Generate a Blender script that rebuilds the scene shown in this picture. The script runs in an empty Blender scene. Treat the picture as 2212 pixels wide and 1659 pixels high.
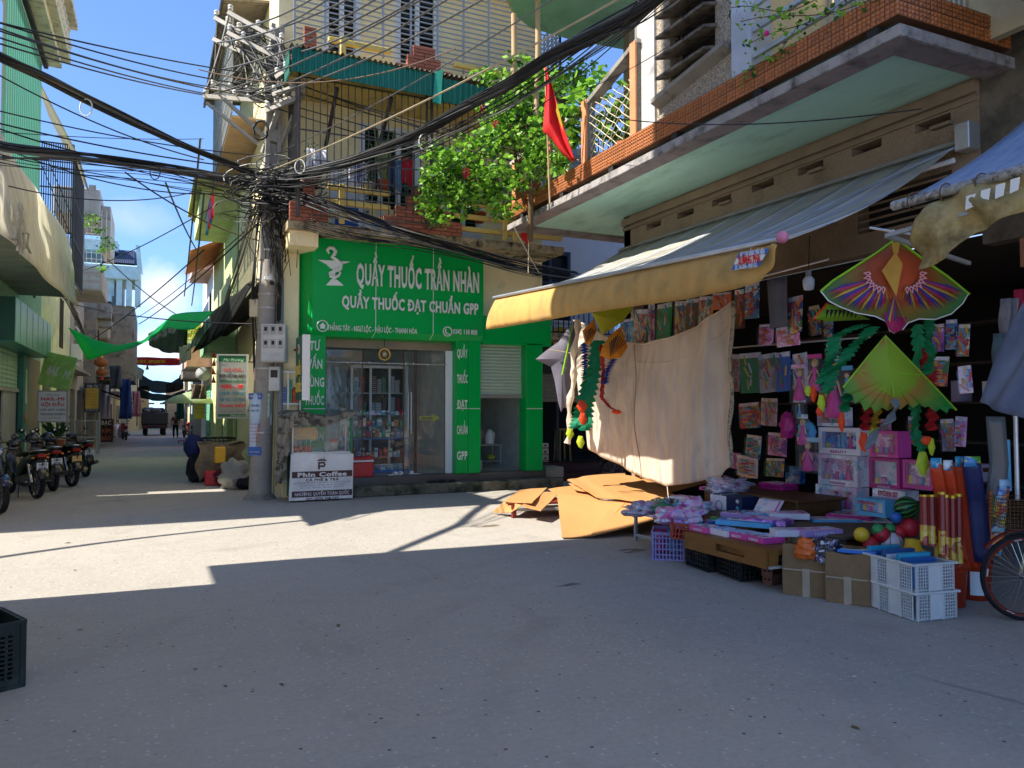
import bpy,math,random
from math import sin,cos,pi,radians,sqrt,atan,atan2,tan
from mathutils import Vector,Matrix,noise
rnd=random.Random(7)
sc=bpy.context.scene
COL=sc.collection
# ---------------- camera ----------------
YAW=radians(25.0);PITCH=atan(50.5/1660);EYE=1.65
cam=bpy.data.cameras.new('camera');cam.sensor_width=36;cam.lens=36*1660/2212
cam.clip_start=.05;cam.clip_end=2000
camo=bpy.data.objects.new('camera',cam);COL.objects.link(camo)
camo.location=(0,0,EYE);camo.rotation_euler=(pi/2+PITCH,0,-YAW)
sc.camera=camo
sc.view_settings.view_transform='Standard';sc.view_settings.look='None'
sc.view_settings.gamma=1;sc.view_settings.use_curve_mapping=False
sc.view_settings.exposure=2.3
sc.cycles.use_denoising=True
sc.cycles.max_bounces=8;sc.cycles.diffuse_bounces=4;sc.cycles.transparent_max_bounces=16
# ---------------- light ----------------
SUN_EL=radians(45.5);SUN_AZ=Vector((-1,.055,0)).normalized()
sd=Vector((SUN_AZ.x*cos(SUN_EL),SUN_AZ.y*cos(SUN_EL),sin(SUN_EL)))
sl=bpy.data.lights.new('sun','SUN');sl.energy=2.0;sl.angle=radians(.55);sl.color=(1,.94,.84)
so=bpy.data.objects.new('sun',sl);COL.objects.link(so);so.rotation_euler=sd.to_track_quat('Z','Y').to_euler();so.location=(-30,0,40)
w=bpy.data.worlds.new('World');sc.world=w;w.use_nodes=True
nt=w.node_tree;nt.nodes.clear()
def NN(nt,t,**k):
    n=nt.nodes.new(t)
    for a,b in k.items():setattr(n,a,b)
    return n
out=NN(nt,'ShaderNodeOutputWorld');bg=NN(nt,'ShaderNodeBackground');sky=NN(nt,'ShaderNodeTexSky')
sky.sky_type='NISHITA';sky.sun_disc=False;sky.sun_elevation=SUN_EL
sky.sun_rotation=atan2(SUN_AZ.x,SUN_AZ.y);sky.air_density=.5;sky.dust_density=.15;sky.ozone_density=5
bg.inputs[1].default_value=.125
tc=NN(nt,'ShaderNodeTexCoord')
nz=NN(nt,'ShaderNodeTexNoise');nz.inputs['Scale'].default_value=9;nz.inputs['Detail'].default_value=7;nz.inputs['Roughness'].default_value=.55
YAWC=YAW;mx=NN(nt,'ShaderNodeMixRGB');mx.inputs[2].default_value=(1.95,1.97,2.0,1)
L=nt.links.new
L(tc.outputs['Generated'],nz.inputs[0]);acc=None
for(cx,cy,rx,ry,den)in((-.455,.135,.055,.045,1),(-.42,.07,.09,.035,.9),(-.49,.215,.05,.025,.3),(-.7,.12,.16,.05,.7),(.5,.16,.2,.05,.6),(-.15,.1,.12,.03,.6),(1.6,.25,.3,.08,.6),(-2.5,.2,.4,.06,.6)):
    yw=YAWC+atan(cx);d_=(sin(yw),cos(yw),cy);vs_=NN(nt,'ShaderNodeVectorMath',operation='SUBTRACT');vs_.inputs[1].default_value=d_;sc2=NN(nt,'ShaderNodeVectorMath',operation='MULTIPLY');sc2.inputs[1].default_value=(1/rx,1/rx,1/ry)
    ln=NN(nt,'ShaderNodeVectorMath',operation='LENGTH');ad=NN(nt,'ShaderNodeMath',operation='MULTIPLY_ADD');ad.inputs[1].default_value=2.6;r_=NN(nt,'ShaderNodeMapRange');r_.inputs[1].default_value=2.3;r_.inputs[2].default_value=1.5;r_.inputs[3].default_value=0;r_.inputs[4].default_value=den
    L(tc.outputs['Generated'],vs_.inputs[0]);L(vs_.outputs[0],sc2.inputs[0]);L(sc2.outputs[0],ln.inputs[0]);L(nz.outputs[0],ad.inputs[0]);L(ln.outputs['Value'],ad.inputs[2]);L(ad.outputs[0],r_.inputs[0])
    if acc:m_=NN(nt,'ShaderNodeMath',operation='MAXIMUM');L(acc,m_.inputs[0]);L(r_.outputs[0],m_.inputs[1]);acc=m_.outputs[0]
    else:acc=r_.outputs[0]
L(acc,mx.inputs[0])
tn=NN(nt,'ShaderNodeMixRGB');tn.blend_type='MULTIPLY';tn.inputs[0].default_value=1;tn.inputs[2].default_value=(.56,.72,.93,1);gm=NN(nt,'ShaderNodeGamma');gm.inputs[1].default_value=.68;L(sky.outputs[0],gm.inputs[0]);L(gm.outputs[0],tn.inputs[1]);L(tn.outputs[0],mx.inputs[1]);L(mx.outputs[0],bg.inputs[0]);L(bg.outputs[0],out.inputs[0])
# ---------------- pixel <-> place ----------------
R3=Vector((cos(YAW),-sin(YAW),0));F3=Vector((sin(YAW)*cos(PITCH),cos(YAW)*cos(PITCH),sin(PITCH)))
U3=Vector((-sin(YAW)*sin(PITCH),-cos(YAW)*sin(PITCH),cos(PITCH)));E3=Vector((0,0,EYE))
def gz(y):return-.0105*max(0,y-18)
def at(x,y,X=None,Y=None,Z=None,d=None):
    r=R3*((x-1106)/1660)+F3+U3*((829.5-y)/1660)
    if X is not None:k=X/r.x
    elif Y is not None:k=Y/r.y
    elif Z is not None:k=(Z-EYE)/r.z
    elif d is not None:k=d
    else:
        k=-EYE/r.z
        for _ in range(12):k=(gz(k*r.y)-EYE)/r.z
    return E3+r*k
# ---------------- materials ----------------
def hx(h,a=1.0):
    if not isinstance(h,str):return(h[0],h[1],h[2],1)
    h=h.lstrip('#');c=[int(h[i:i+2],16)/255 for i in(0,2,4)]
    return tuple(((v/12.92)if v<=.04045 else((v+.055)/1.055)**2.4)*a for v in c)+(1,)
MATS={}
def mat(name,col=None,rough=.65,metal=0,var=.18,scale=2.5,bump=.15,bscale=60,alpha=1,trans=0,transl=0,col2=None,spec=.5,stain=None,stretch=(1,1,1),rnds=.0,emit=0,coat=0):
    if name in MATS:return MATS[name]
    assert col is not None,name
    m=bpy.data.materials.new(name);m.use_nodes=True;nt=m.node_tree;L=nt.links.new
    b=nt.nodes['Principled BSDF'];o=nt.nodes['Material Output']
    c=hx(col);tc=NN(nt,'ShaderNodeTexCoord');mp=NN(nt,'ShaderNodeMapping');mp.inputs[3].default_value=stretch
    L(tc.outputs['Object'],mp.inputs[0])
    nz=NN(nt,'ShaderNodeTexNoise');nz.inputs['Scale'].default_value=scale;nz.inputs['Detail'].default_value=6;nz.inputs['Roughness'].default_value=.62
    L(mp.outputs[0],nz.inputs[0])
    cr=NN(nt,'ShaderNodeValToRGB');e=cr.color_ramp.elements
    e[0].position=.3;e[1].position=.7
    c2=hx(col2)if col2 else tuple(min(1,v*(1+var))for v in c[:3])+(1,)
    e[0].color=tuple(v*(1-var)for v in c[:3])+(1,)if not col2 else c;e[1].color=c2
    L(nz.outputs[0],cr.inputs[0]);last=cr.outputs[0]
    if stain:
        n2=NN(nt,'ShaderNodeTexNoise');n2.inputs['Scale'].default_value=stain[3];n2.inputs['Detail'].default_value=9;n2.inputs['Roughness'].default_value=.7
        L(mp.outputs[0],n2.inputs[0]);r2=NN(nt,'ShaderNodeValToRGB');r2.color_ramp.elements[0].position=stain[1];r2.color_ramp.elements[1].position=stain[2]
        YAWC=YAW;mx=NN(nt,'ShaderNodeMixRGB');mx.inputs[2].default_value=hx(stain[0]);L(n2.outputs[0],r2.inputs[0]);L(r2.outputs[0],mx.inputs[0]);L(last,mx.inputs[1]);last=mx.outputs[0]
    if rnds:
        oi=NN(nt,'ShaderNodeObjectInfo');mr=NN(nt,'ShaderNodeMapRange');mr.inputs[3].default_value=1-rnds;mr.inputs[4].default_value=1+rnds
        hv=NN(nt,'ShaderNodeHueSaturation');L(oi.outputs['Random'],mr.inputs[0]);L(mr.outputs[0],hv.inputs['Value']);L(last,hv.inputs['Color']);last=hv.outputs[0]
    L(last,b.inputs['Base Color'])
    b.inputs['Roughness'].default_value=rough;b.inputs['Metallic'].default_value=metal
    b.inputs['Specular IOR Level'].default_value=spec;b.inputs['Coat Weight'].default_value=coat
    if emit:L(last,b.inputs['Emission Color']);b.inputs['Emission Strength'].default_value=emit
    if trans:b.inputs['Transmission Weight'].default_value=trans;b.inputs['IOR'].default_value=1.2
    if alpha<1:b.inputs['Alpha'].default_value=alpha
    if bump:
        nb=NN(nt,'ShaderNodeTexNoise');nb.inputs['Scale'].default_value=bscale;nb.inputs['Detail'].default_value=5;L(mp.outputs[0],nb.inputs[0])
        bp=NN(nt,'ShaderNodeBump');bp.inputs['Strength'].default_value=bump;bp.inputs['Distance'].default_value=.02;L(nb.outputs[0],bp.inputs['Height']);L(bp.outputs[0],b.inputs['Normal'])
    if transl:
        t=NN(nt,'ShaderNodeBsdfTranslucent');ms=NN(nt,'ShaderNodeMixShader');ms.inputs[0].default_value=transl
        L(last,t.inputs[0]);L(b.outputs[0],ms.inputs[1]);L(t.outputs[0],ms.inputs[2]);L(ms.outputs[0],o.inputs[0])
    MATS[name]=m;return m
def glass(name='clear_glass',a=.035,col='#f4f8f6',rough=.04):
    if name in MATS:return MATS[name]
    m=bpy.data.materials.new(name);m.use_nodes=True;nt=m.node_tree;L=nt.links.new;nt.nodes.remove(nt.nodes['Principled BSDF'])
    o=nt.nodes['Material Output'];t=NN(nt,'ShaderNodeBsdfTransparent');t.inputs[0].default_value=hx(col);g=NN(nt,'ShaderNodeBsdfGlossy');g.inputs['Roughness'].default_value=rough
    d=NN(nt,'ShaderNodeBsdfDiffuse');d.inputs[0].default_value=hx(col);lw=NN(nt,'ShaderNodeLayerWeight');lw.inputs[0].default_value=.5;pw=NN(nt,'ShaderNodeMath',operation='POWER');pw.inputs[1].default_value=4;fr=NN(nt,'ShaderNodeMath',operation='MULTIPLY_ADD');fr.inputs[1].default_value=.5;fr.inputs[2].default_value=.03;L(lw.outputs['Facing'],pw.inputs[0]);L(pw.outputs[0],fr.inputs[0])
    tcx=NN(nt,'ShaderNodeTexCoord');nb=NN(nt,'ShaderNodeTexNoise');nb.inputs['Scale'].default_value=6;bp=NN(nt,'ShaderNodeBump');bp.inputs['Strength'].default_value=.12;bp.inputs['Distance'].default_value=.05
    L(tcx.outputs['Object'],nb.inputs[0]);L(nb.outputs[0],bp.inputs['Height']);L(bp.outputs[0],g.inputs['Normal'])
    m1=NN(nt,'ShaderNodeMixShader');m2=NN(nt,'ShaderNodeMixShader');m1.inputs[0].default_value=a
    L(t.outputs[0],m1.inputs[1]);L(d.outputs[0],m1.inputs[2]);L(fr.outputs[0],m2.inputs[0]);L(m1.outputs[0],m2.inputs[1]);L(g.outputs[0],m2.inputs[2]);L(m2.outputs[0],o.inputs[0])
    MATS[name]=m;return m
# ---------------- mesh builder ----------------
class MB:
    def __init__(s):s.v=[];s.f=[];s.mi=[];s.sm=[];s.ms=[]
    def add(s,vs,fs,m=None,smooth=False):
        if m is not None and m not in s.ms:s.ms.append(m)
        i=s.ms.index(m)if m is not None else 0;n=len(s.v)
        s.v+=[tuple(p)for p in vs]
        for f in fs:s.f.append(tuple(n+k for k in f));s.mi.append(i);s.sm.append(smooth)
        return s
    def box(s,x0,x1,y0,y1,z0,z1,m=None):
        x0,x1=min(x0,x1),max(x0,x1);y0,y1=min(y0,y1),max(y0,y1);z0,z1=min(z0,z1),max(z0,z1)
        return s.add([(x,y,z)for z in(z0,z1)for y in(y0,y1)for x in(x0,x1)],[(0,2,3,1),(4,5,7,6),(0,1,5,4),(2,6,7,3),(0,4,6,2),(1,3,7,5)],m)
    def cham(s,x0,x1,y0,y1,z0,z1,b,m=None):
        c=Vector(((x0+x1)/2,(y0+y1)/2,(z0+z1)/2));h=Vector((abs(x1-x0)/2,abs(y1-y0)/2,abs(z1-z0)/2));V=[];idx={}
        for sx in(-1,1):
            for sy in(-1,1):
                for sz in(-1,1):
                    for a in range(3):
                        p=Vector((sx*(h.x-b),sy*(h.y-b),sz*(h.z-b)));p[a]=(sx,sy,sz)[a]*h[a];idx[sx,sy,sz,a]=len(V);V.append(c+p)
        F=[]
        for a in range(3):
            o=[k for k in range(3)if k!=a]
            for sg in(-1,1):
                q=[]
                for u,v in((-1,-1),(1,-1),(1,1),(-1,1)):
                    k=[0,0,0];k[a]=sg;k[o[0]]=u;k[o[1]]=v;q.append(idx[k[0],k[1],k[2],a])
                F.append(q)
        for a in range(3):
            o=[k for k in range(3)if k!=a]
            for u in(-1,1):
                for v in(-1,1):
                    def ky(e,ax):k=[0,0,0];k[a]=e;k[o[0]]=u;k[o[1]]=v;return idx[k[0],k[1],k[2],ax]
                    F.append((ky(-1,o[0]),ky(1,o[0]),ky(1,o[1]),ky(-1,o[1])))
        for sx in(-1,1):
            for sy in(-1,1):
                for sz in(-1,1):F.append(tuple(idx[sx,sy,sz,a]for a in range(3)))
        return s.add(V,F,m)
    def beam(s,a,b,w,h=None,m=None,up=(0,0,1)):
        a=Vector(a);b=Vector(b);d=(b-a).normalized();u=Vector(up)
        if abs(d.dot(u))>.98:u=Vector((0,1,0))
        r=d.cross(u).normalized();u=r.cross(d);h=w if h is None else h
        vs=[p+r*(w/2*i)+u*(h/2*j)for p in(a,b)for i,j in((-1,-1),(1,-1),(1,1),(-1,1))]
        return s.add(vs,[(0,1,2,3),(7,6,5,4),(0,4,5,1),(1,5,6,2),(2,6,7,3),(3,7,4,0)],m)
    def tube(s,pts,r,n=6,m=None,cap=True):
        pts=[Vector(p)for p in pts];k=len(pts);rs=r if isinstance(r,(list,tuple))else[r]*k;vs=[];pr=None
        for i,p in enumerate(pts):
            d=(pts[min(i+1,k-1)]-pts[max(i-1,0)]).normalized()
            if pr is None:u=Vector((0,0,1))if abs(d.z)<.9 else Vector((1,0,0));a=d.cross(u).normalized()
            else:a=(pr-d*pr.dot(d)).normalized()
            pr=a;b=d.cross(a)
            vs+=[p+a*(cos(2*pi*j/n)*rs[i])+b*(sin(2*pi*j/n)*rs[i])for j in range(n)]
        fs=[(i*n+j,i*n+(j+1)%n,(i+1)*n+(j+1)%n,(i+1)*n+j)for i in range(k-1)for j in range(n)]
        s.add(vs,fs,m,n>4)
        if cap:s.add(vs[:n],[tuple(range(n))[::-1]],m);s.add(vs[-n:],[tuple(range(n))],m)
        return s
    def cyl(s,a,b,r,r2=None,n=16,m=None):return s.tube([a,b],[r,r if r2 is None else r2],n,m)
    def lathe(s,c,prof,n=16,m=None,ax='z'):
        vs=[]
        for r,h in prof:
            for j in range(n):
                x,y=r*cos(2*pi*j/n),r*sin(2*pi*j/n);p=(x,y,h)if ax=='z' else((h,x,y)if ax=='x' else(x,h,y))
                vs.append(Vector(c)+Vector(p))
        k=len(prof)
        return s.add(vs,[(i*n+j,i*n+(j+1)%n,(i+1)*n+(j+1)%n,(i+1)*n+j)for i in range(k-1)for j in range(n)],m,True)
    def ball(s,c,r,m=None,n=14,sz=1,wob=0):
        return s.lathe(c,[(r*sin(pi*i/n)*(1+wob*sin(i*2.3)),-r*cos(pi*i/n)*sz)for i in range(n+1)],max(8,n),m)
    def poly(s,pts,m=None):return s.add(pts,[tuple(range(len(pts)))],m)
    def prism(s,pts,off,m=None):
        n=len(pts);off=Vector(off);a=[Vector(p)for p in pts];b=[p+off for p in a]
        return s.add(a+b,[tuple(range(n))[::-1],tuple(range(n,2*n))]+[(i,(i+1)%n,n+(i+1)%n,n+i)for i in range(n)],m)
    def grid(s,fn,nu,nv,m=None,smooth=True,close=False):
        vs=[fn(i/nu,j/nv)for j in range(nv+1)for i in range(nu+1)]
        return s.add(vs,[(j*(nu+1)+i,j*(nu+1)+i+1,(j+1)*(nu+1)+i+1,(j+1)*(nu+1)+i)for j in range(nv)for i in range(nu)],m,smooth)
    def mesh(s,name,off=None):
        me=bpy.data.meshes.new(name);v=s.v if off is None else[(p[0]-off.x,p[1]-off.y,p[2]-off.z)for p in s.v]
        me.from_pydata(v,[],s.f)
        for m in s.ms:me.materials.append(m)
        me.polygons.foreach_set('material_index',s.mi);me.polygons.foreach_set('use_smooth',s.sm);me.update();return me
ORG={}
def props(o,label=None,cat=None,group=None,kind=None):
    if label:o['label']=label
    if cat:o['category']=cat
    if group:o['group']=group
    if kind:o['kind']=kind
    return o
def thing(name,label=None,cat=None,loc=(0,0,0),rz=0,group=None,kind=None,world=True):
    o=bpy.data.objects.new(name,None);COL.objects.link(o);o.location=loc;o.rotation_euler=(0,0,rz);o.empty_display_size=.2
    if world:ORG[o.name]=Vector(loc)
    return props(o,label,cat,group,kind)
def part(name,mb,parent=None,label=None,kind=None,solid=0,rot=None,loc=None):
    off=ORG.get(parent.name)if parent else None
    me=mb if not isinstance(mb,MB)else mb.mesh(name,off)
    o=bpy.data.objects.new(name,me);COL.objects.link(o)
    if parent:
        o.parent=parent
        if parent.type=='MESH':o.location=(0,0,0)
        if off is not None:ORG[o.name]=off
    if loc is not None:o.location=Vector(loc)-(off or Vector())
    if rot is not None:o.rotation_euler=rot
    if solid:md=o.modifiers.new('s','SOLIDIFY');md.thickness=solid;md.offset=0
    return props(o,label,None,None,kind)
def single(name,mb,label,cat,group=None,kind=None,base=None,solid=0):
    if base is None:
        n=len(mb.v);base=Vector((sum(p[0]for p in mb.v)/n,sum(p[1]for p in mb.v)/n,min(p[2]for p in mb.v)))
    o=bpy.data.objects.new(name,mb.mesh(name,base));COL.objects.link(o);o.location=base;ORG[o.name]=base
    if solid:md=o.modifiers.new('s','SOLIDIFY');md.thickness=solid;md.offset=0
    return props(o,label,cat,group,kind)
def struct(name,mb,parent=None):
    if parent:return part(name,mb,parent)
    return props(part(name,mb),None,None,None,'structure')
def kids(o):return[c for c in bpy.data.objects if c.parent==o]
KID={}
def copy_tree(o,parent=None,first=True):
    c=o.copy();COL.objects.link(c);c.parent=parent if not first else None
    if o.name in ORG:ORG[c.name]=ORG[o.name]
    for ch in kids(o):copy_tree(ch,c,False)
    return c
# ---------------- lettering ----------------
GL={}
def glyph(ch,bold):
    k=(ch,bold)
    if k in GL:return GL[k]
    def me(body):
        c=bpy.data.curves.new('t','FONT');c.body=body;c.size=1;c.resolution_u=2
        if bold:c.bevel_depth=bold;c.bevel_resolution=0
        o=bpy.data.objects.new('t',c);m=o.to_mesh();v=[tuple(p.co)for p in m.vertices];f=[tuple(p.vertices)for p in m.polygons]
        o.to_mesh_clear();bpy.data.objects.remove(o);bpy.data.curves.remove(c);return v,f
    if ch==' ':GL[k]=([],[],.3);return GL[k]
    base={'Đ':'D','Ợ':'Ơ'}.get(ch,ch)
    v,f=me(base);bar=max(p[0]for p in me('|')[0]);adv=max(p[0]for p in me(base+'|')[0])-bar
    n=len(v);t=.045
    if ch=='Đ':v=v+[(-.06,.31,.001+bold),(.3,.31,.001+bold),(.3,.31+t+bold*2,.001+bold),(-.06,.31+t+bold*2,.001+bold)];f=f+[(n,n+1,n+2,n+3)]
    if ch=='Ợ':x=adv*.42;v=v+[(x,-.16,0),(x+.1,-.16,0),(x+.1,-.06,0),(x,-.06,0)];f=f+[(n,n+1,n+2,n+3)]
    GL[k]=(v,f,adv);return GL[k]
def text(mb,s,c,w,h,m,right,up=(0,0,1),bold=.012,lift=.004,italic=0,depth=0):
    """lettering fitted into w x h (cap height) centred on c"""
    V=[];Fs=[];x=0
    for ch in s:
        v,f,a=glyph(ch,bold);n=len(V);V+=[(p[0]+x,p[1],p[2])for p in v];Fs+=[tuple(n+i for i in q)for q in f];x+=a+bold
    if not V:return mb
    x0=min(p[0]for p in V);x1=max(p[0]for p in V);right=Vector(right).normalized();up=Vector(up).normalized();nr=right.cross(up)
    CAP=.73;sx=w/(x1-x0);sy=h/CAP;c=Vector(c)
    W=[c+right*((p[0]-(x0+x1)/2)*sx+italic*(p[1]-CAP/2)*sy)+up*((p[1]-CAP/2)*sy)+nr*(lift+p[2]*sy*(1 if not depth else depth))for p in V]
    return mb.add(W,Fs,m)
def rectX(x0,y0,x1,y1,X):
    """photo rectangle on the plane X: returns Y0 < Y1, z0 < z1"""
    a=at(x0,(y0+y1)/2,X=X);b=at(x1,(y0+y1)/2,X=X);xm=(x0+x1)/2
    return min(a.y,b.y),max(a.y,b.y),at(xm,y1,X=X).z,at(xm,y0,X=X).z
def rectY(x0,y0,x1,y1,Y):
    a=at(x0,(y0+y1)/2,Y=Y);b=at(x1,(y0+y1)/2,Y=Y);xm=(x0+x1)/2
    return min(a.x,b.x),max(a.x,b.x),at(xm,y1,Y=Y).z,at(xm,y0,Y=Y).z
def wave_bump(m,scale,dist=.03,strength=.5,direction='X',distort=4):
    nt=m.node_tree;b=nt.nodes['Principled BSDF'];tc=NN(nt,'ShaderNodeTexCoord');wv=NN(nt,'ShaderNodeTexWave');wv.bands_direction=direction;wv.inputs['Scale'].default_value=scale;wv.inputs['Distortion'].default_value=distort;wv.inputs['Detail'].default_value=3;wv.inputs['Detail Scale'].default_value=.6
    bp=NN(nt,'ShaderNodeBump');bp.inputs['Strength'].default_value=strength;bp.inputs['Distance'].default_value=dist;L=nt.links.new;L(tc.outputs['Object'],wv.inputs[0]);L(wv.outputs[0],bp.inputs['Height'])
    if b.inputs['Normal'].is_linked:L(b.inputs['Normal'].links[0].from_socket,bp.inputs['Normal'])
    L(bp.outputs[0],b.inputs['Normal'])
def cloth_mat(name,col,t=.35,**k):return mat(name,col,rough=.85,transl=t,spec=.2,**k)
# ---------------- ground ----------------
def ground_mat():
    m=bpy.data.materials.new('worn_cement_road');m.use_nodes=True;nt=m.node_tree;L=nt.links.new;b=nt.nodes['Principled BSDF']
    tc=NN(nt,'ShaderNodeTexCoord')
    def noi(s,det=6,r=.6,stretch=None):
        n=NN(nt,'ShaderNodeTexNoise');n.inputs['Scale'].default_value=s;n.inputs['Detail'].default_value=det;n.inputs['Roughness'].default_value=r
        if stretch:mp=NN(nt,'ShaderNodeMapping');mp.inputs[3].default_value=stretch;L(tc.outputs['Object'],mp.inputs[0]);L(mp.outputs[0],n.inputs[0])
        else:L(tc.outputs['Object'],n.inputs[0])
        return n
    def ramp(src,p0,p1,c0=(0,0,0,1),c1=(1,1,1,1)):
        r=NN(nt,'ShaderNodeValToRGB');e=r.color_ramp.elements;e[0].position=p0;e[1].position=p1;e[0].color=c0;e[1].color=c1;L(src,r.inputs[0]);return r
    def mix(f,a,bb):
        x=NN(nt,'ShaderNodeMixRGB');L(f,x.inputs[0])
        for i,q in((1,a),(2,bb)):
            if isinstance(q,tuple):x.inputs[i].default_value=q
            else:L(q,x.inputs[i])
        return x.outputs[0]
    base=ramp(noi(.35,8,.65).outputs[0],.3,.7,(.295,.27,.23,1),(.41,.375,.325,1)).outputs[0]
    fine=ramp(noi(26,9,.85).outputs[0],.38,.66);base=mix(fine.outputs[0],base,(.44,.405,.35,1))
    st=ramp(noi(1.3,10,.72,(1,.45,1)).outputs[0],.56,.72);base=mix(st.outputs[0],base,(.33,.29,.25,1))
    vo=NN(nt,'ShaderNodeTexVoronoi');vo.inputs['Scale'].default_value=26;L(tc.outputs['Object'],vo.inputs[0])
    vc=NN(nt,'ShaderNodeSeparateColor');L(vo.outputs['Color'],vc.inputs[0]);pk=ramp(vc.outputs[0],.80,.81);dd=ramp(vo.outputs['Distance'],.24,.30,(1,1,1,1),(0,0,0,1))
    mm=NN(nt,'ShaderNodeMath',operation='MULTIPLY');L(pk.outputs[0],mm.inputs[0]);L(dd.outputs[0],mm.inputs[1])
    m5=NN(nt,'ShaderNodeMath',operation='MULTIPLY');m5.inputs[1].default_value=.5;L(mm.outputs[0],m5.inputs[0])
    base=mix(m5.outputs[0],base,(.62,.61,.59,1))
    pk2=ramp(vc.outputs[1],.975,.98);m2=NN(nt,'ShaderNodeMath',operation='MULTIPLY');L(pk2.outputs[0],m2.inputs[0]);L(dd.outputs[0],m2.inputs[1]);base=mix(m2.outputs[0],base,(.08,.075,.07,1))
    rg_=NN(nt,'ShaderNodeTexWave');rg_.wave_type='RINGS';rg_.rings_direction='Z';mpr=NN(nt,'ShaderNodeMapping');mpr.inputs[1].default_value=(-6,-1,0);L(tc.outputs['Object'],mpr.inputs[0]);L(mpr.outputs[0],rg_.inputs[0]);rg_.inputs['Scale'].default_value=.33;rg_.inputs['Distortion'].default_value=3;rg_.inputs['Detail'].default_value=6
    rr_=ramp(rg_.outputs[0],.72,1.0);mq=NN(nt,'ShaderNodeMath',operation='MULTIPLY');L(rr_.outputs[0],mq.inputs[0]);L(ramp(noi(.6,6).outputs[0],.5,.9).outputs[0],mq.inputs[1]);base=mix(mq.outputs[0],base,(.27,.24,.21,1))
    vk=NN(nt,'ShaderNodeTexVoronoi');vk.feature='DISTANCE_TO_EDGE';vk.inputs['Scale'].default_value=.23;nd=noi(1.1,8,.7);mv=NN(nt,'ShaderNodeMixRGB');mv.inputs[0].default_value=.16;L(tc.outputs['Object'],mv.inputs[1]);L(nd.outputs['Color'],mv.inputs[2]);L(mv.outputs[0],vk.inputs[0])
    ck=ramp(vk.outputs['Distance'],.0015,.005,(1,1,1,1),(0,0,0,1));mk_=NN(nt,'ShaderNodeMath',operation='MULTIPLY');L(ck.outputs[0],mk_.inputs[0]);L(ramp(noi(.5,3).outputs[0],.56,.75).outputs[0],mk_.inputs[1]);base=mix(mk_.outputs[0],base,(.13,.12,.105,1))
    sw=ramp(noi(5,10,.8,(.35,1.6,1)).outputs[0],.52,.7);ms_=NN(nt,'ShaderNodeMath',operation='MULTIPLY');ms_.inputs[1].default_value=.45;L(sw.outputs[0],ms_.inputs[0]);base=mix(ms_.outputs[0],base,(.30,.265,.225,1))
    bl=ramp(noi(4.6,4,.55,(1,1.8,1)).outputs[0],.73,.79);base=mix(bl.outputs[0],base,(.16,.155,.15,1))
    sxy=NN(nt,'ShaderNodeSeparateXYZ');L(tc.outputs['Object'],sxy.inputs[0])
    def spot(cx,cy,rx,ry,lo,hi,col):
        nonlocal base
        a=NN(nt,'ShaderNodeMapping');a.inputs[1].default_value=(-cx/rx,-cy/ry,0);a.inputs[3].default_value=(1/rx,1/ry,0);L(tc.outputs['Object'],a.inputs[0])
        ln=NN(nt,'ShaderNodeVectorMath',operation='LENGTH');L(a.outputs[0],ln.inputs[0])
        n=noi(2.2,7,.7,(1,2.2,1));sb=NN(nt,'ShaderNodeMath',operation='MULTIPLY_ADD');L(n.outputs[0],sb.inputs[0]);sb.inputs[1].default_value=1.5;L(ln.outputs['Value'],sb.inputs[2])
        r=ramp(sb.outputs[0],lo,hi,(1,1,1,1),(0,0,0,1));base=mix(r.outputs[0],base,col);return r
    s1=spot(-.6,15.2,1.7,1.1,.72,.95,(.075,.075,.07,1));spot(4.3,9.9,.75,.35,.95,1.2,(.16,.13,.09,1));spot(5.1,7.5,.7,.5,.95,1.3,(.13,.11,.08,1));spot(3.5,6.3,.8,.3,.7,.9,(.13,.125,.12,1))
    spot(1.0,17.2,.5,.3,.9,1.1,(.36,.35,.33,1))
    L(base,b.inputs['Base Color'])
    rr=ramp(s1.outputs[0],0,1,(.88,.88,.88,1),(.35,.35,.35,1));L(rr.outputs[0],b.inputs['Roughness']);b.inputs['Specular IOR Level'].default_value=.35
    bp=NN(nt,'ShaderNodeBump');bp.inputs['Strength'].default_value=.5;bp.inputs['Distance'].default_value=.012;nb=noi(45,8,.8);L(nb.outputs[0],bp.inputs['Height'])
    b2=NN(nt,'ShaderNodeBump');b2.inputs['Strength'].default_value=.35;b2.inputs['Distance'].default_value=.06;L(noi(2.4,4,.6).outputs[0],b2.inputs['Height']);L(bp.outputs[0],b2.inputs['Normal']);L(b2.outputs[0],b.inputs['Normal'])
    return m
GM=ground_mat()
g=MB();ys=[-400,-40,0,6,12,18,24,30,40,55,80,140,400];xs=[-400,-40,-8,-3,0,3,8,40,400]
g.add([(x,y,gz(min(y,140)))for y in ys for x in xs],[(j*9+i,j*9+i+1,(j+1)*9+i+1,(j+1)*9+i)for j in range(12)for i in range(8)],GM,True)
struct('road',g)
CREAM=mat('cream_render','#fce9b8',rough=.85,var=.08,stain=('#b8a074',.58,.85,1.6))
CREAMD=mat('cream_trim','#d8bd6a',rough=.8,var=.1,stain=('#6e6a50',.52,.75,3))
CONC=mat('weathered_concrete','#8b857b',rough=.9,var=.2,bump=.4,bscale=25,stain=('#3a352e',.52,.72,2.2))
CONCL=mat('pale_concrete','#a8a49b',rough=.9,var=.15,bump=.3,bscale=25,stain=('#5c574e',.56,.75,2))
STEEL=mat('dark_steel','#4a4542',rough=.5,metal=.3,var=.2)
GREYST=mat('grey_painted_steel','#9aa0a2',rough=.5,var=.1,metal=.2)
WHITE=mat('white_paint','#e6e6e2',rough=.6,var=.04)
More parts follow.
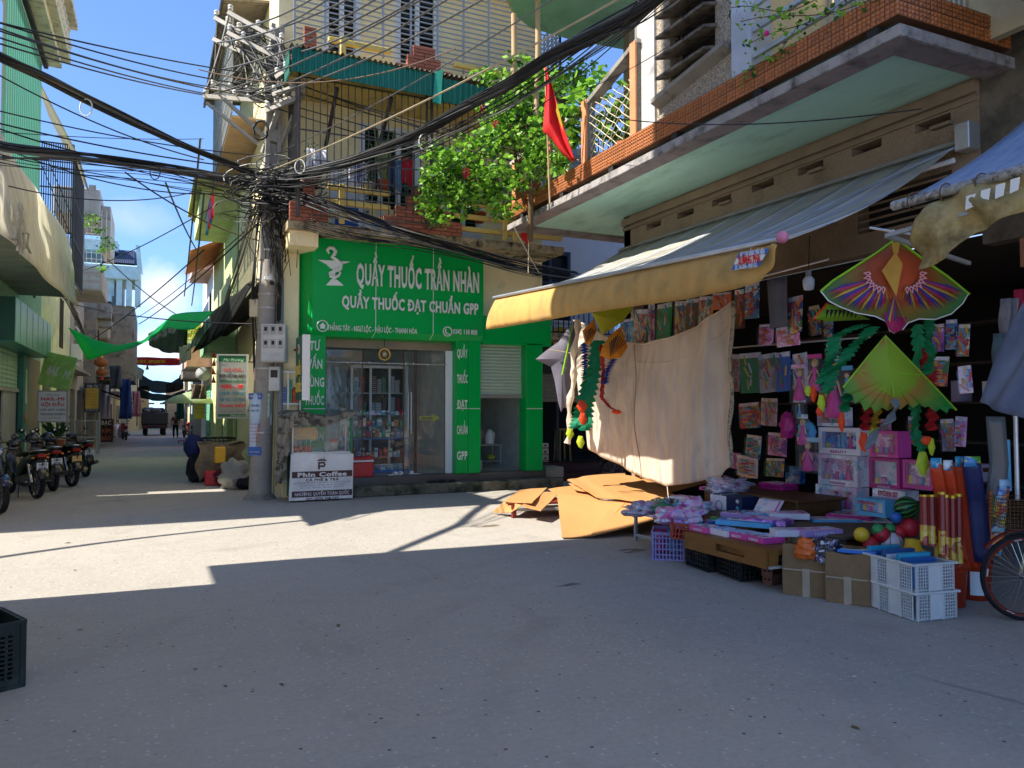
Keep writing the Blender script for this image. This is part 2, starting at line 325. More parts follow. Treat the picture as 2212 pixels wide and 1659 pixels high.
GREEN=mat('glossy_green_panel','#00a84a',rough=.3,var=.03,bump=.12,bscale=2,spec=.18,stain=('#2c8a58',.52,.9,1.1))
BRICK=mat('red_brick','#a0604a',rough=.85,var=.12,bump=.3,rnds=.16)
MORT=mat('brick_mortar','#6b4f43',rough=.95)
BLACK=mat('matt_black','#141414',rough=.6)
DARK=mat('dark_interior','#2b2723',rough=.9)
WOOD=mat('brown_wood','#5f3a20',rough=.6,var=.25,stretch=(1,8,8))
REDP=mat('bright_red','#e02222',rough=.5)
BLUEW=mat('pale_blue_paint','#9fc0c8',rough=.8,var=.08)
TEALM=mat('teal_sheet_metal','#0f7060',rough=.4,var=.12,metal=.1)
def wires_x(mb,x,y0,y1,z,r,m):mb.tube([(x,y0,z),(x,y1,z)],r,4,m)
def grille(parent,P0,P1,z0,z1,n,r,m,rails=2,name='bar',vertical=True,share=True):
    """row of separate bars between two ground points"""
    P0=Vector(P0);P1=Vector(P1);me=None;o0=ORG.get(parent.name)if parent else Vector()
    if vertical:
        q=MB().beam((0,0,0),(0,0,z1-z0),r*2,None,m).mesh(name)
        for i in range(n):
            p=P0.lerp(P1,i/(n-1));part(name,q,parent,loc=(p.x,p.y,z0))
        f=MB()
        for k in range(rails):
            z=z0+(z1-z0)*k/max(1,rails-1);f.beam((P0.x,P0.y,z),(P1.x,P1.y,z),r*2.6,r*2.6,m)
        if rails:part('rail',f,parent)
    else:
        d=P1-P0;q=MB().beam((0,0,0),(d.x,d.y,0),r*2,None,m).mesh(name)
        for i in range(n):part(name,q,parent,loc=(P0.x,P0.y,z0+(z1-z0)*i/(n-1)))
        f=MB()
        for k in range(rails):
            p=P0.lerp(P1,k/max(1,rails-1));f.beam((p.x,p.y,z0-.05),(p.x,p.y,z1+.05),r*3.4,r*3.4,m)
        if rails:part('post',f,parent)
def wall_with_holes(mb,axis,c,a0,a1,z0,z1,holes,th,m):
    """wall slab on plane axis=c (x or y), running a0..a1; holes = (a0,a1,z0,z1)"""
    as_=sorted({a0,a1,*[h[0]for h in holes],*[h[1]for h in holes]});zs=sorted({z0,z1,*[h[2]for h in holes],*[h[3]for h in holes]})
    for i in range(len(as_)-1):
        run=None
        for j in range(len(zs)-1):
            am=(as_[i]+as_[i+1])/2;zm=(zs[j]+zs[j+1])/2
            if any(h[0]<am<h[1]and h[2]<zm<h[3]for h in holes):
                if run:mb_box(mb,axis,c,as_[i],as_[i+1],run[0],run[1],th,m);run=None
            else:run=(run[0],zs[j+1])if run else(zs[j],zs[j+1])
        if run:mb_box(mb,axis,c,as_[i],as_[i+1],run[0],run[1],th,m)
def mb_box(mb,axis,c,a0,a1,z0,z1,th,m):
    if axis=='y':mb.box(a0,a1,c,c+th,z0,z1,m)
    else:mb.box(c,c+th,a0,a1,z0,z1,m)
BRK=MB().cham(-.105,.105,-.05,.05,-.028,.028,.004,BRICK).mesh('brick')
def brick_pier(parent,cx,y,z0,z1,half_of,left=True,right=True):
    """stepped brick pier: rows of separate bricks, half width half_of(row fraction)"""
    rows=int((z1-z0)/.066);core=MB()
    for r in range(rows):
        z=z0+r*.066+.033;h=half_of(r/rows);n=max(1,round(2*h/.22));hw=n*.11
        core.box(cx-hw+.01,cx+hw-.01,y+.02,y+.14,z-.033,z+.033,MORT)
        for i in range(n+(r%2)):
            x=cx-hw+.11+i*.22-(.11 if r%2 else 0)
            if r%2 and i in(0,n):s=.5;x=x+(.055 if i==0 else-.055)
            else:s=1
            o=part('brick',BRK,parent,loc=(x,y+.05+rnd.uniform(-.003,.003),z));o.scale=(s,1,1)
    part('pier_core',core,parent)
def corrugated(P0,P1,up,n,amp,m,seg=4):
    P0=Vector(P0);P1=Vector(P1);up=Vector(up);d=P1-P0;nr=d.cross(up).normalized();mb=MB()
    return mb.grid(lambda u,v:P0+d*u+up*v+nr*(amp*(1 if(int(u*n*seg+.01)%seg)<seg/2 else-1)),n*seg,1,m,False)
# =====================================================================  corner house with the chemist
YF=14.6;XL=2.02;XR=7.52
ph=thing('corner_house','cream corner house over the green chemist shop, with caged balconies and brick piers','house',(4.8,17,0))
mb=MB()
mb.box(XL,XL+.15,YF+.12,21.8,0,3.0,CREAM)
mb.box(XL,XL+.15,YF+.12,21.8,3.0,12.5,CREAM)
mb.box(XR-.15,XR,YF+.14,21.8,0,12.5,CREAM);mb.box(XL,XR,21.65,21.8,0,12.5,CREAM)
mb.box(XL,2.42,YF,YF+.14,0,4.9,CREAM);mb.box(7.36,XR,YF,YF+.14,0,4.9,CREAM)
mb.box(2.42,7.36,YF,YF+.14,2.98,4.9,CREAM);mb.box(5.36,5.98,YF+.02,YF+.14,0,2.98,CREAM)
part('wall',mb,ph)
up=MB();H2=[];H3=[]
for a in((598,745),(845,960)):pass
def yrect(x0,y0,x1,y1,Y=YF):return rectY(x0,y0,x1,y1,Y)
wins3=[yrect(697,-40,778,165),yrect(853,-20,948,175)]
wins2=[yrect(775,275,905,452,YF),yrect(960,325,1040,500,YF)]
holes=[(a,b,max(z0,7.62),z1)for a,b,z0,z1 in wins3]+[(a,b,max(z0,5.02),min(z1,7.2))for a,b,z0,z1 in wins2]+[(3.0,3.75,5.02,6.2)]
wall_with_holes(up,'y',YF,XL,XR,4.9,12.5,holes,.16,CREAM)
part('upper_wall',up,ph)
WINW=mat('window_white','#dfe6ea',rough=.5,var=.04);LOUV=mat('dark_slat','#3a4450',rough=.5)
DKG=mat('dark_green_louvre','#0f5a44',rough=.5);PANE=glass('window_glass',.35,'#5a6a72',.08)
def shutter_window(parent,a,b,z0,z1,y,slat_m,leaves=2,frame_m=None,top=True):
    frame_m=frame_m or WINW;w=part('window',MB().box(a,b,y+.12,y+.15,z0,z1,DARK),parent)
    f=MB()
    for x in(a,b-.07):f.box(x,x+.07,y-.03,y+.08,z0,z1,frame_m)
    f.box(a+.07,b-.07,y-.03,y+.08,z1-.07,z1,frame_m);f.box(a+.07,b-.07,y-.03,y+.08,z0,z0+.3,frame_m)
    lw=(b-a-.14)/leaves
    for i in range(leaves+1):
        x=a+.07+lw*i;f.box(x-.045,x+.045,y-.01,y+.06,z0+.3,z1-.07,frame_m)
    part('frame',f,w)
    sl=MB().add([(-lw/2+.07,-.02,-.018),(lw/2-.07,-.02,-.018),(lw/2-.07,.03,.018),(-lw/2+.07,.03,.018)],[(0,1,2,3)],slat_m)
    sl.box(-lw/2+.07,lw/2-.07,-.022,-.014,-.022,-.01,slat_m);me=sl.mesh('slat');n=max(3,int((z1-z0-.45)/.075))
    for i in range(leaves):
        for k in range(n):part('slat',me,w,loc=(a+.07+lw*(i+.5),y+.04,z0+.36+k*(z1-z0-.5)/(n-1)))
    return w
for a,b,z0,z1 in wins3:shutter_window(ph,a,b,max(z0,7.62),z1,YF,LOUV)
shutter_window(ph,*wins2[0][:2],5.02,min(wins2[0][3],7.2),YF,mat('green_slat','#16664e',rough=.5),3)
shutter_window(ph,*wins2[1][:2],5.02,min(wins2[1][3],7.2),YF,mat('green_slat'),2)
d=MB().box(3.0,3.75,YF+.06,YF+.1,5.02,6.2,WINW);dd=part('balcony_door',d,ph,'white balcony door with a blue panel');part('blue_panel',MB().box(3.1,3.55,YF+.03,YF+.058,5.15,5.5,mat('blue_panel','#1763c0',rough=.5)),dd)
YB=13.62
s1=MB().box(XL+.05,XR,YB,YF,4.76,4.9,mat('stained_ledge','#a89878',rough=.95,bump=.5,bscale=12,stain=('#2a241c',.45,.62,3.5)))
s1.box(XL+.1,XL+.6,YB+.15,YF,4.5,4.76,CREAM);part('balcony_slab',s1,ph)
s2=MB().box(XL+.05,XR,YB,YF,7.42,7.56,CREAMD);part('balcony_slab',s2,ph)
part('balcony_slab',MB().box(XL+.05,XR,YB+.1,YF,10.3,10.5,CREAMD),ph)
def rails(zb,segs,hs,posts):
    for(a,b,k0,k1)in segs:
        for k in range(k0,k1):part('balcony_rail',MB().cham(a,b,YB+.02,YB+.12,zb+hs[k]-.045,zb+hs[k]+.045,.012,CREAMD),ph)
    for x in posts:part('baluster',MB().cham(x-.055,x+.055,YB-.03,YB+.02,zb+.02,zb+hs[-1]+.06,.02,CREAMD),ph)
hs=(.18,.42,.68)
def stepf(f):return .72 if f<.25 else(.56 if f<.5 else(.38 if f<.75 else .2))
rails(4.9,[(2.75,3.9,0,3),(5.15,7.5,0,3)],hs,(3.0,6.2,6.42))
rails(7.56,[(2.75,3.9,0,3),(5.15,7.5,0,3)],hs,(3.0,6.2,6.42))
for zb in(4.9,7.56):
    brick_pier(ph,4.52,YB-.04,zb,zb+.86,stepf)
    brick_pier(ph,2.42,YB-.04,zb,zb+.8,lambda f:.33 if f<.4 else .16)
cg=thing('balcony_cage','dark steel cage of upright bars enclosing the lower balcony','cage',(4.8,YB,5.6))
Yc=13.5
grille(cg,(2.22,Yc,0),(4.55,Yc,0),5.55,7.4,20,.008,STEEL,3)
grille(cg,(4.62,Yc,0),(7.5,Yc,0),5.55,7.4,24,.008,STEEL,3)
grille(cg,(2.2,Yc+.05,0),(2.2,14.5,0),4.95,7.4,12,.008,STEEL,4)
f=MB()
for x in(4.54,4.64,2.22):f.beam((x,Yc-.02,4.95),(x,Yc-.02,7.5),.04,.04,STEEL)
for z in[5.2+.25*k for k in range(9)]:f.beam((4.54,Yc-.02,z),(4.64,Yc-.02,z+.06),.015,.015,STEEL)
part('post',f,cg)
for x in(2.9,3.9):part('roof_bracket',MB().beam((x,YF,6.6),(x,Yc+.1,7.35),.06,.06,STEEL),cg)
grille(cg,(2.45,13.45,0),(4.5,13.2,0),4.98,5.95,15,.007,STEEL,4)
cu=thing('balcony_cage','pale grey cage of horizontal bars around the top balcony','cage',(4.8,YB,8.2))
grille(cu,(2.2,YB+.3,0),(7.6,YB+.3,0),8.25,9.95,18,.010,GREYST,11,vertical=False)
grille(cu,(7.6,YB+.3,0),(7.9,15.4,0),8.05,9.95,20,.010,GREYST,6,vertical=False)
sk=thing('corrugated_canopy','dark green corrugated metal skirt between the two balconies','canopy',(4.8,13.3,7.4))
part('sheet',corrugated((2.05,13.25,7.36),(4.62,13.25,7.36),(0,0,.42),26,.014,TEALM),sk,solid=.004)
part('sheet',corrugated((4.66,13.22,7.28),(7.55,13.22,7.22),(0,0,.44),26,.014,TEALM),sk,solid=.004)
part('sheet',corrugated((2.03,14.5,7.36),(2.03,13.3,7.36),(0,0,.42),16,.014,TEALM),sk,solid=.004)
part('joint_flashing',MB().prism([(4.56,13.2,7.24),(4.7,13.16,7.2),(4.74,13.16,7.86),(4.6,13.2,7.8)],(0,.05,0),mat('green_flashing','#2a9078',rough=.35)),sk)
rs=mat('grey_roof_sheet','#7d7568',rough=.7,stain=('#4a4034',.5,.7,5))
part('roof_sheet',corrugated((2.03,13.2,7.8),(7.6,13.2,7.8),(0,.5,.06),58,.02,rs),sk,solid=.004)
part('corner_pilaster',MB().cham(2.12,2.42,YF-.12,YF-.003,.0,4.5,.02,CREAM),ph)
dp=MB();GP=mat('grey_plastic_pipe','#7f858a',rough=.5,var=.08)
dp.tube([(2.3,YF-.02,4.42),(2.06,YF-.1,4.42),(1.98,YF-.14,4.36),(1.98,YF-.14,4.1),(2.08,YF-.2,4.0),(2.08,YF-.2,.3)],.05,8,GP)
single('drainpipe',dp,'grey plastic drainpipe running down the corner beside the chemist sign','drainpipe')
if 0:part('side_cornice',MB().box(1.1,XL,16.3,21.8,6.9,7.15,CREAMD),ph)
sc_=thing('balcony_cage','tall grey side cage of fine bars overhanging the street behind the pole','cage',(1.2,18,7.5))
grille(sc_,(1.35,16.2,0),(1.35,21.6,0),7.6,9.6,30,.012,GREYST,4)
grille(sc_,(1.35,16.2,0),(1.35,21.6,0),7.7,9.55,8,.012,GREYST,0,vertical=False)
part('roof_sheet',corrugated((1.15,21.8,9.7),(1.15,15.9,9.7),(.95,0,.15),60,.02,rs),sc_,solid=.004)
part('floor_sheet',corrugated((1.35,21.6,7.5),(1.35,16.2,7.5),(.67,0,0),60,.02,mat('rusty_sheet','#a08a70',rough=.8)),sc_,solid=.004)
part('roof_edge',MB().box(1.1,1.15,15.9,21.8,9.62,9.74,STEEL),sc_)
lc=mat('laundry_red','#c02030',rough=.9)
for i,(y,cc)in enumerate(((18.2,'#c22838'),(18.7,'#2a62b0'),(19.3,'#d84048'),(20.0,'#3a8aa0'))):
    single('hanging_shirt',MB().grid(lambda u,v:(1.14+.03*sin(u*9),y+u*.4,5.9+v*.55+.02*cos(u*7)),8,4,mat('laundry_%d'%i,cc,rough=.9)),('red shirt drying nearest the pole on the street side','blue cloth drying between the red shirts','second red shirt drying on the street side rail','teal cloth drying farthest along the street side rail')[i],'laundry','laundry on the street-side rail',solid=.006)
part('drying_rail',MB().tube([(1.14,17.5,6.5),(1.14,21.5,6.5)],.012,5,STEEL),sc_)
# ---- ground floor of the chemist
STONE=mat('granite_step','#5d5650',rough=.5,var=.2,bump=.1);MOSS=mat('mossy_concrete_step','#77705f',rough=.95,bump=.5,bscale=20,stain=('#2c3320',.44,.62,3))
st=thing('shop_steps','mossy concrete kerb and granite step in front of the chemist','steps',(5.3,14.1,0))
part('lower_step',MB().cham(2.9,7.7,13.98,14.3,0,.19,.02,MOSS),st)
part('upper_step',MB().cham(2.5,7.55,14.3,14.62,0,.34,.015,STONE),st)
part('end_block',MB().cham(7.45,7.75,14.05,14.5,.19,.42,.02,CONC),st)
fl=MB().box(2.2,7.4,14.6,18.0,.26,.335,mat('shop_floor_tile','#d8d4cc',rough=.25));part('shop_floor',fl,ph)
rm=MB();PW=mat('room_wall','#dfe8e4',rough=.8)
rm.box(2.2,7.4,17.9,17.95,.33,3.1,PW);rm.box(2.2,7.3,14.75,17.9,3.0,3.05,PW);rm.box(5.6,5.7,14.76,17.9,.34,3.0,PW);rm.box(2.18,2.25,14.76,17.9,.34,3.0,PW);rm.box(7.3,7.36,14.76,17.9,.34,3.0,PW)
part('room',rm,ph)
LW=mat('letter_white','#dfe5df',rough=.4,var=.03)
def green_column(x0,x1,words,z0,z1,label=None,wc=None):
    m=MB().cham(x0,x1,14.24,YF-.003,.34,2.98,.012,GREEN);c=part('clad_column',m,ph)
    part('panel_joint',MB().box(x0+.004,x1-.004,14.234,14.238,1.62,1.632,LW),c)
    if words:
        n=len(words);t=MB()
        for i,wd in enumerate(words):
            z=z1+(z0-z1)*(i+.5)/n;text(t,wd,((x0+x1)/2,14.238,z),min((x1-x0)*.86,.085*len(wd)+.02),.17,LW,(1,0,0),bold=.03)
        part('lettering',t,c)
green_column(2.46,2.86,['TƯ','VẤN','DÙNG','THUỐC','AN','TOÀN'],.95,2.95)
green_column(5.42,5.68,['QUẦY','THUỐC','ĐẠT','CHUẨN','GPP'],.45,2.98)
green_column(5.685,5.95,None,0,0);green_column(6.97,7.35,None,0,0)
GL1=glass();ALU=mat('aluminium','#a9adae',rough=.35,metal=.6);BRZ=mat('bronze_door_edge','#5a4230',rough=.4,metal=.3)
zt=2.74
hd=part('door_header',MB().box(2.86,5.42,14.5,14.6,2.78,2.98,mat('beige_header','#8d7f68',rough=.7)),ph)
part('door_frame',MB().box(5.28,5.42,14.45,14.6,.34,2.78,WINW),ph)
for(a,b)in((2.9,3.62),(4.42,4.66),(4.68,5.28)):
    p=part('glass_pane',MB().box(a,b,14.5,14.508,.36,zt,GL1),ph,None)
    part('pane_edge',MB().box(a,a+.018,14.496,14.512,.36,zt,BRZ).box(b-.018,b,14.496,14.512,.36,zt,BRZ),p)
part('door_rail',MB().tube([(2.88,14.46,2.5),(5.3,14.46,2.5)],.014,8,ALU),ph)
for x in(3.3,3.55,3.72,4.1,4.45,4.6,4.9):part('rail_clamp',MB().lathe((x,14.44,2.5),[(0,-.02),(.03,-.018),(.03,.01),(0,.014)],10,ALU,'y'),ph)
part('door_handle',MB().tube([(4.5,14.44,1.2),(4.5,14.44,1.95)],.017,8,ALU),ph);part('door_handle',MB().tube([(4.56,14.44,1.15),(4.56,14.44,1.95)],.017,8,ALU),ph)
ar=MB().prism([(4.74,14.49,1.4),(5.02,14.49,1.4),(5.02,14.49,1.35),(5.18,14.49,1.44),(5.02,14.49,1.53),(5.02,14.49,1.48),(4.74,14.49,1.48)],(0,.002,0),mat('sticker_olive','#8f9a50',rough=.5));text(ar,'ĐÙA SANG',(4.9,14.488,1.44),.22,.045,BLACK,(1,0,0),bold=.01,lift=.001)
single('arrow_sticker',ar,'olive arrow sticker on the sliding glass door','sticker')
lp=MB().tube([(3.98,14.3,2.98),(3.98,14.3,2.8)],.008,5,BLACK);lp.lathe((3.98,14.29,2.66),[(.125,-.02),(.125,.02),(.095,.03),(.095,-.03),(.125,-.02)],8,mat('brass','#c8a24a',rough=.35,metal=.5),'y');lp.lathe((3.98,14.27,2.66),[(0,-.03),(.06,0),(.05,.02),(0,.03)],10,mat('mirror_glass','#ddd8c8',rough=.1,metal=.7),'y')
single('octagonal_mirror',lp,'small brass octagonal mirror hanging over the chemist door','mirror')
rsx=rectY(1022,745,1135,860,14.5);SHM=mat('pale_green_shutter','#a9bfb2',rough=.45,var=.06)
q=MB();q.add([(5.96,0,0),(6.97,0,0),(6.97,-.018,.03),(5.96,-.018,.03),(6.97,0,.066),(5.96,0,.066)],[(0,1,2,3),(3,2,4,5)],SHM);me=q.mesh('shutter_slat')
for k in range(16):part('shutter_slat',me,ph,loc=(0,14.5,1.9+k*.067))
part('shutter_foot',MB().box(5.96,6.97,14.46,14.52,1.84,1.9,ALU),ph)
tb=thing('small_table','low steel table behind the half-open shutter','table',(6.6,15.6,.34));part('table_top',MB().box(6.3,6.9,15.3,15.8,.82,.85,ALU),tb)
for x in(6.33,6.87):
    for y in(15.33,15.77):part('leg',MB().tube([(x,y,.34),(x,y,.82)],.012,6,ALU),tb)
part('shelf',MB().box(6.34,6.86,15.34,15.76,.48,.5,ALU),tb)
def jug(x,y,z,c,lab,s=1):
    j=MB().lathe((x,y,z),[(0,0),(.09*s,0),(.1*s,.02),(.1*s,.2*s),(.05*s,.27*s),(.035*s,.3*s),(0,.3*s)],12,mat('plastic_'+c[1:],c,rough=.35));j.tube([(x+.05*s,y-.02,z+.26*s),(x+.1*s,y-.03,z+.24*s),(x+.1*s,y-.02,z+.12*s)],.012*s,6,mat('plastic_'+c[1:],c))
    return single('plastic_jug',j,lab,'jug','jugs behind the shutter')
jug(6.66,15.45,.85,'#dfe8e8','white plastic jug with a teal label on the steel table',1.05);jug(6.42,15.6,.85,'#b8b4a0','dull beige plastic jug on the steel table',1.2)
single('plastic_bag',MB().ball((6.72,15.5,.56),.1,mat('yellow_green_bag','#b6b93a',rough=.4),10,.7,.1),'yellow green plastic bag on the lower shelf behind the shutter','bag')
ot=MB().box(6.0,6.3,15.2,15.6,.72,.76,mat('maroon_plastic','#6a1f22',rough=.4))
for x in(6.02,6.26):
    for y in(15.22,15.56):ot.box(x,x+.03,y,y+.03,.34,.72,mat('maroon_plastic'))
single('plastic_stool',ot,'maroon plastic stool behind the shutter','stool')
single('carton',MB().box(6.12,6.3,15.0,15.12,.34,.54,mat('white_carton','#c8c6c0',rough=.7)),'small white carton on the floor behind the shutter','box')
# ---- medicine cabinets and show case
MEDC=['#e8e8ea','#d8c8d8','#c83030','#f0e8d8','#3a78b8','#7a4a30','#e89030','#58a868','#b8a8c8','#e8e0e8','#a83040','#60b0c8']
MEDM=[mat('packet_%d'%i,c,rough=.5,var=.04,bump=0)for i,c in enumerate(MEDC)]
PK=[MB().box(-.5,.5,-.5,.5,0,1,m).box(-.4,.4,-.51,-.501,.55,.8,MEDM[(i+4)%12]).mesh('packet')for i,m in enumerate(MEDM)]
def packets(parent,x0,x1,y,z,hmax,n,stack=False):
    x=x0
    while x<x1:
        w=rnd.uniform(.045,.12);h=rnd.uniform(.5,1)*hmax;k=rnd.choice(range(12))
        if x+w>x1:break
        if stack:
            zz=z
            while zz<z+h:
                hh=rnd.uniform(.03,.05);o=part('packet',PK[k],parent,loc=(x+w/2,y+rnd.uniform(-.01,.01),zz));o.scale=(w*.95,.09,hh*.95);zz+=hh
        else:o=part('packet',PK[k],parent,loc=(x+w/2,y+rnd.uniform(-.02,.02),z));o.scale=(w*.92,.05,h)
        x+=w+rnd.choice((.005,.01,.03))
cb=thing('medicine_cabinet','white framed glass medicine cabinet against the back of the chemist','cabinet',(4.4,16.5,.34))
CABF=mat('cabinet_white','#eceef0',rough=.5)
m=MB().box(3.82,5.08,16.72,16.75,.36,2.55,mat('cabinet_back','#3b3d40',rough=.8));part('back_panel',m,cb)
f=MB()
for x in(3.82,4.23,4.65,5.04):f.box(x,x+.05,16.36,16.4,.36,2.55,CABF)
for z in(.36,1.0,1.48,2.5):f.box(3.87,5.04,16.362,16.402,z,z+.06,CABF)
for z in(1.95,):f.box(3.84,5.06,16.4,16.7,z,z+.02,CABF)
part('frame',f,cb)
for x in(3.9,4.3,4.72):
    packets(cb,x,x+.32,16.5,1.97,.42,4,True);packets(cb,x,x+.32,16.5,1.54,.36,4,True);packets(cb,x,x+.32,16.5,1.06,.3,4)
for x in(3.87,4.28,4.7):part('glass_door',MB().box(x,x+.35,16.375,16.38,1.06,2.5,GL1),cb)
c2=thing('medicine_cabinet','dim medicine cabinet with red cartons behind the left pane','cabinet',(3.0,17.2,.34))
f=MB()
for x in(2.35,2.9,3.45):f.box(x,x+.05,16.9,16.94,.36,2.5,CABF)
for z in(.9,1.5,2.0,2.45):f.box(2.4,3.45,16.9,17.2,z,z+.03,CABF)
part('frame',f,c2);packets(c2,2.42,3.4,17.0,2.03,.4,4,True);packets(c2,2.42,3.4,17.0,1.53,.35,4,True)
ca=thing('show_case','glass show case with blue trim full of medicine boxes by the door','show case',(4.1,15.1,.34))
BT=mat('blue_trim','#3c78c0',rough=.4)
f=MB()
for x in(3.3,4.66):
    for y in(14.92,15.3):f.beam((x,y,.36),(x,y,1.02),.02,None,BT)
    for y in(14.92,15.3):f.beam((x,y,1.04),(x,y,1.5),.014,None,ALU)
for z in(.38,1.03):f.box(3.3,4.66,14.905,14.925,z-.012,z+.012,BT).box(3.3,4.66,15.3,15.32,z-.012,z+.012,BT)
f.beam((3.62,14.9,.38),(3.62,14.9,1.03),.02,None,BT);part('frame',f,ca)
for z in(.66,1.05,1.27,1.5):part('shelf',MB().box(3.31,4.65,14.93,15.29,z-.006,z,GL1),ca)
packets(ca,3.34,4.62,15.05,.66,.2,5);packets(ca,3.34,4.62,15.05,1.055,.17,5);packets(ca,3.34,4.62,15.05,1.275,.16,5);packets(ca,3.34,4.62,15.05,.4,.14,5);packets(ca,3.34,4.62,15.18,1.5,.12,5)
part('front_glass',MB().box(3.31,4.65,14.9,14.904,.4,1.49,GL1),ca)
part('top_glass',MB().box(3.3,4.66,14.9,15.32,1.502,1.51,GL1),ca)
rb=thing('cool_box','red cool box with a white rim on the chemist step','cool box',(3.55,14.45,.34));CR=mat('red_plastic','#c81e22',rough=.35)
part('tub',MB().cham(3.29,3.78,14.3,14.55,.34,.62,.02,CR),rb);part('rim',MB().cham(3.28,3.79,14.29,14.56,.62,.66,.01,WHITE),rb);part('lid',MB().cham(3.28,3.79,14.29,14.56,.66,.72,.015,CR),rb)
def sandal(x,y,rz,lab,c):
    t=MB().grid(lambda u,v:(cos(u*2*pi)*(.12 if True else 0)*v*1.0,sin(u*2*pi)*.045*v*(1+.15*cos(u*2*pi)),.012+.0*v),16,3,c);t.grid(lambda u,v:(.02+u*.06,cos(v*pi)*.045,.02+sin(v*pi)*.045),4,8,c)
    o=single('sandal',t,lab,'sandal','slippers left on the chemist step',base=Vector((0,0,0)),solid=.012);o.location=(x,y,.345);o.rotation_euler=(0,0,rz)
sandal(4.18,14.36,.4,'white slipper nearest the show case',WHITE);sandal(4.3,14.4,.5,'white slipper leaning in the middle of the pair',WHITE);sandal(4.62,14.42,3.0,'white slipper in front of the sliding door',WHITE)
for i in range(3):
    o=single('shoe',MB().lathe((0,0,.04),[(0,-.03),(.05,-.02),(.045,.02),(0,.03)],10,BLACK),('black shoe on the mossy kerb, leftmost of three','black shoe on the mossy kerb, middle of three','black and white shoe on the mossy kerb, rightmost')[i],'shoe','black shoes on the mossy kerb',base=Vector());o.scale=(2.2,1,.8);o.location=(4.9+i*.2,14.14,.19);o.rotation_euler=(0,0,.3*i)
# ---- the big green sign
sg=thing('shop_sign','large green chemist sign box with raised white lettering and snake and cup emblem','sign',(4.3,14.2,2.9))
YS=14.18;zb,ztp=2.96,4.9
part('sign_box',MB().add([(2.6,YS,3.08),(5.98,YS,3.08),(5.98,YS,ztp),(2.6,YS,ztp),(2.42,YF,zb-.04),(5.98,YF,zb-.04),(5.98,YF,ztp),(2.42,YF,ztp),(2.6,YS+.08,zb),(5.98,YS+.08,zb)],
    [(0,1,2,3),(8,9,1,0),(4,5,9,8),(3,2,6,7),(4,8,0),(4,0,3,7),(1,9,5),(1,5,6,2)],GREEN),sg)
part('sign_extension',MB().cham(5.99,7.56,YS+.06,YF,2.93,3.5,.02,GREEN),sg)
for px in(812,936):
    x=at(px,620,Y=YS).x;part('panel_joint',MB().box(x-.006,x+.006,YS-.004,YS-.001,3.09,ztp,LW).beam((x,YS-.003,3.08),(x-.05,YS+.08,2.955),.01,.004,LW),sg)
def raised(s,x0,y0,x1,y1,bold,h=None,name='lettering',d=.035):
    a,b,z0,z1=rectY(x0,y0,x1,y1,YS-.03);cz=(z0+z1)/2;t=MB()
    EDGE=mat('letter_edge','#b9c0bb',rough=.4)
    for k in range(3):text(t,s,((a+b)/2,YS-.002-k*d/3,cz),b-a,h or(z1-z0),LW if k==2 else EDGE,(1,0,0),bold=bold,lift=0)
    part(name,t,sg)
raised('QUẦY THUỐC TRẦN NHÀN',770,578,1035,621,.035,.40);raised('QUẦY THUỐC ĐẠT CHUẨN GPP',739,646,1034,671,.035,.22)
raised('THẮNG TÂY - NGƯ LỘC - HẬU LỘC - THANH HÓA',708,705,902,717,.02,.1,d=.01);raised('0342 118 808',980,711,1032,722,.02,.1,d=.01)
def ring(mb,px,py,r,m,y=YS-.008):
    c=at(px,py,Y=y);mb.tube([(c.x+r*cos(t*pi/8),y,c.z+r*sin(t*pi/8))for t in range(17)],.012,5,m);return c
e=MB();c=ring(e,697,704,.1,LW);e.prism([(c.x-.06,YS-.006,c.z),(c.x,YS-.006,c.z+.06),(c.x+.06,YS-.006,c.z),(c.x+.04,YS-.006,c.z),(c.x+.04,YS-.006,c.z-.05),(c.x-.04,YS-.006,c.z-.05),(c.x-.04,YS-.006,c.z)],(0,-.006,0),LW)
part('house_icon',e,sg)
e=MB();c=ring(e,967,716,.09,LW);e.tube([(c.x-.03,YS-.01,c.z+.05),(c.x-.045,YS-.01,c.z),(c.x-.02,YS-.01,c.z-.04),(c.x+.04,YS-.01,c.z-.055)],.014,6,LW);part('telephone_icon',e,sg)
def S(x,y,o=.03):p=at(x,y,Y=YS-o);return(p.x,YS-o,p.z)
e=MB()
e.prism([S(688,561),S(757,565),S(735,572),S(727,580),S(715,580),S(706,571)],(0,.03,0),LW)
e.tube([S(721,578),S(721,607)],.03,6,LW);e.prism([S(716,603),S(726,603),S(740,614),S(742,617),S(705,616),S(707,613)],(0,.03,0),LW)
e.tube([S(711,548),S(707,541),S(711,535),S(720,536),S(725,543),S(722,550),S(717,555),S(728,562),S(737,571),S(735,580),S(722,586),S(713,591),S(714,597),S(724,599),S(732,595),S(735,589),S(731,583)],[.012,.03,.035,.035,.035,.035,.035,.035,.04,.04,.035,.035,.032,.03,.026,.02,.01],8,LW)
part('snake_and_cup_emblem',e,sg)
for px,py,lab in((807,512,'black flood light over the left joint of the green sign'),(975,528,'black flood light over the right joint of the green sign')):
    p=at(px,py,Y=14.0);fl_=thing('flood_light',lab,'flood light',(p.x,14.0,p.z),group='flood lights on the green sign')
    h=MB().cham(p.x-.12,p.x+.12,13.9,13.98,p.z-.1,p.z+.1,.015,BLACK)
    for k in range(7):h.box(p.x-.1+k*.03,p.x-.09+k*.03,13.98,14.02,p.z-.08,p.z+.08,BLACK)
    part('housing',h,fl_);part('bracket',MB().tube([(p.x-.05,14.0,p.z),(p.x-.3,14.2,p.z-.02),(p.x-.32,14.4,p.z)],.012,6,GREYST),fl_)
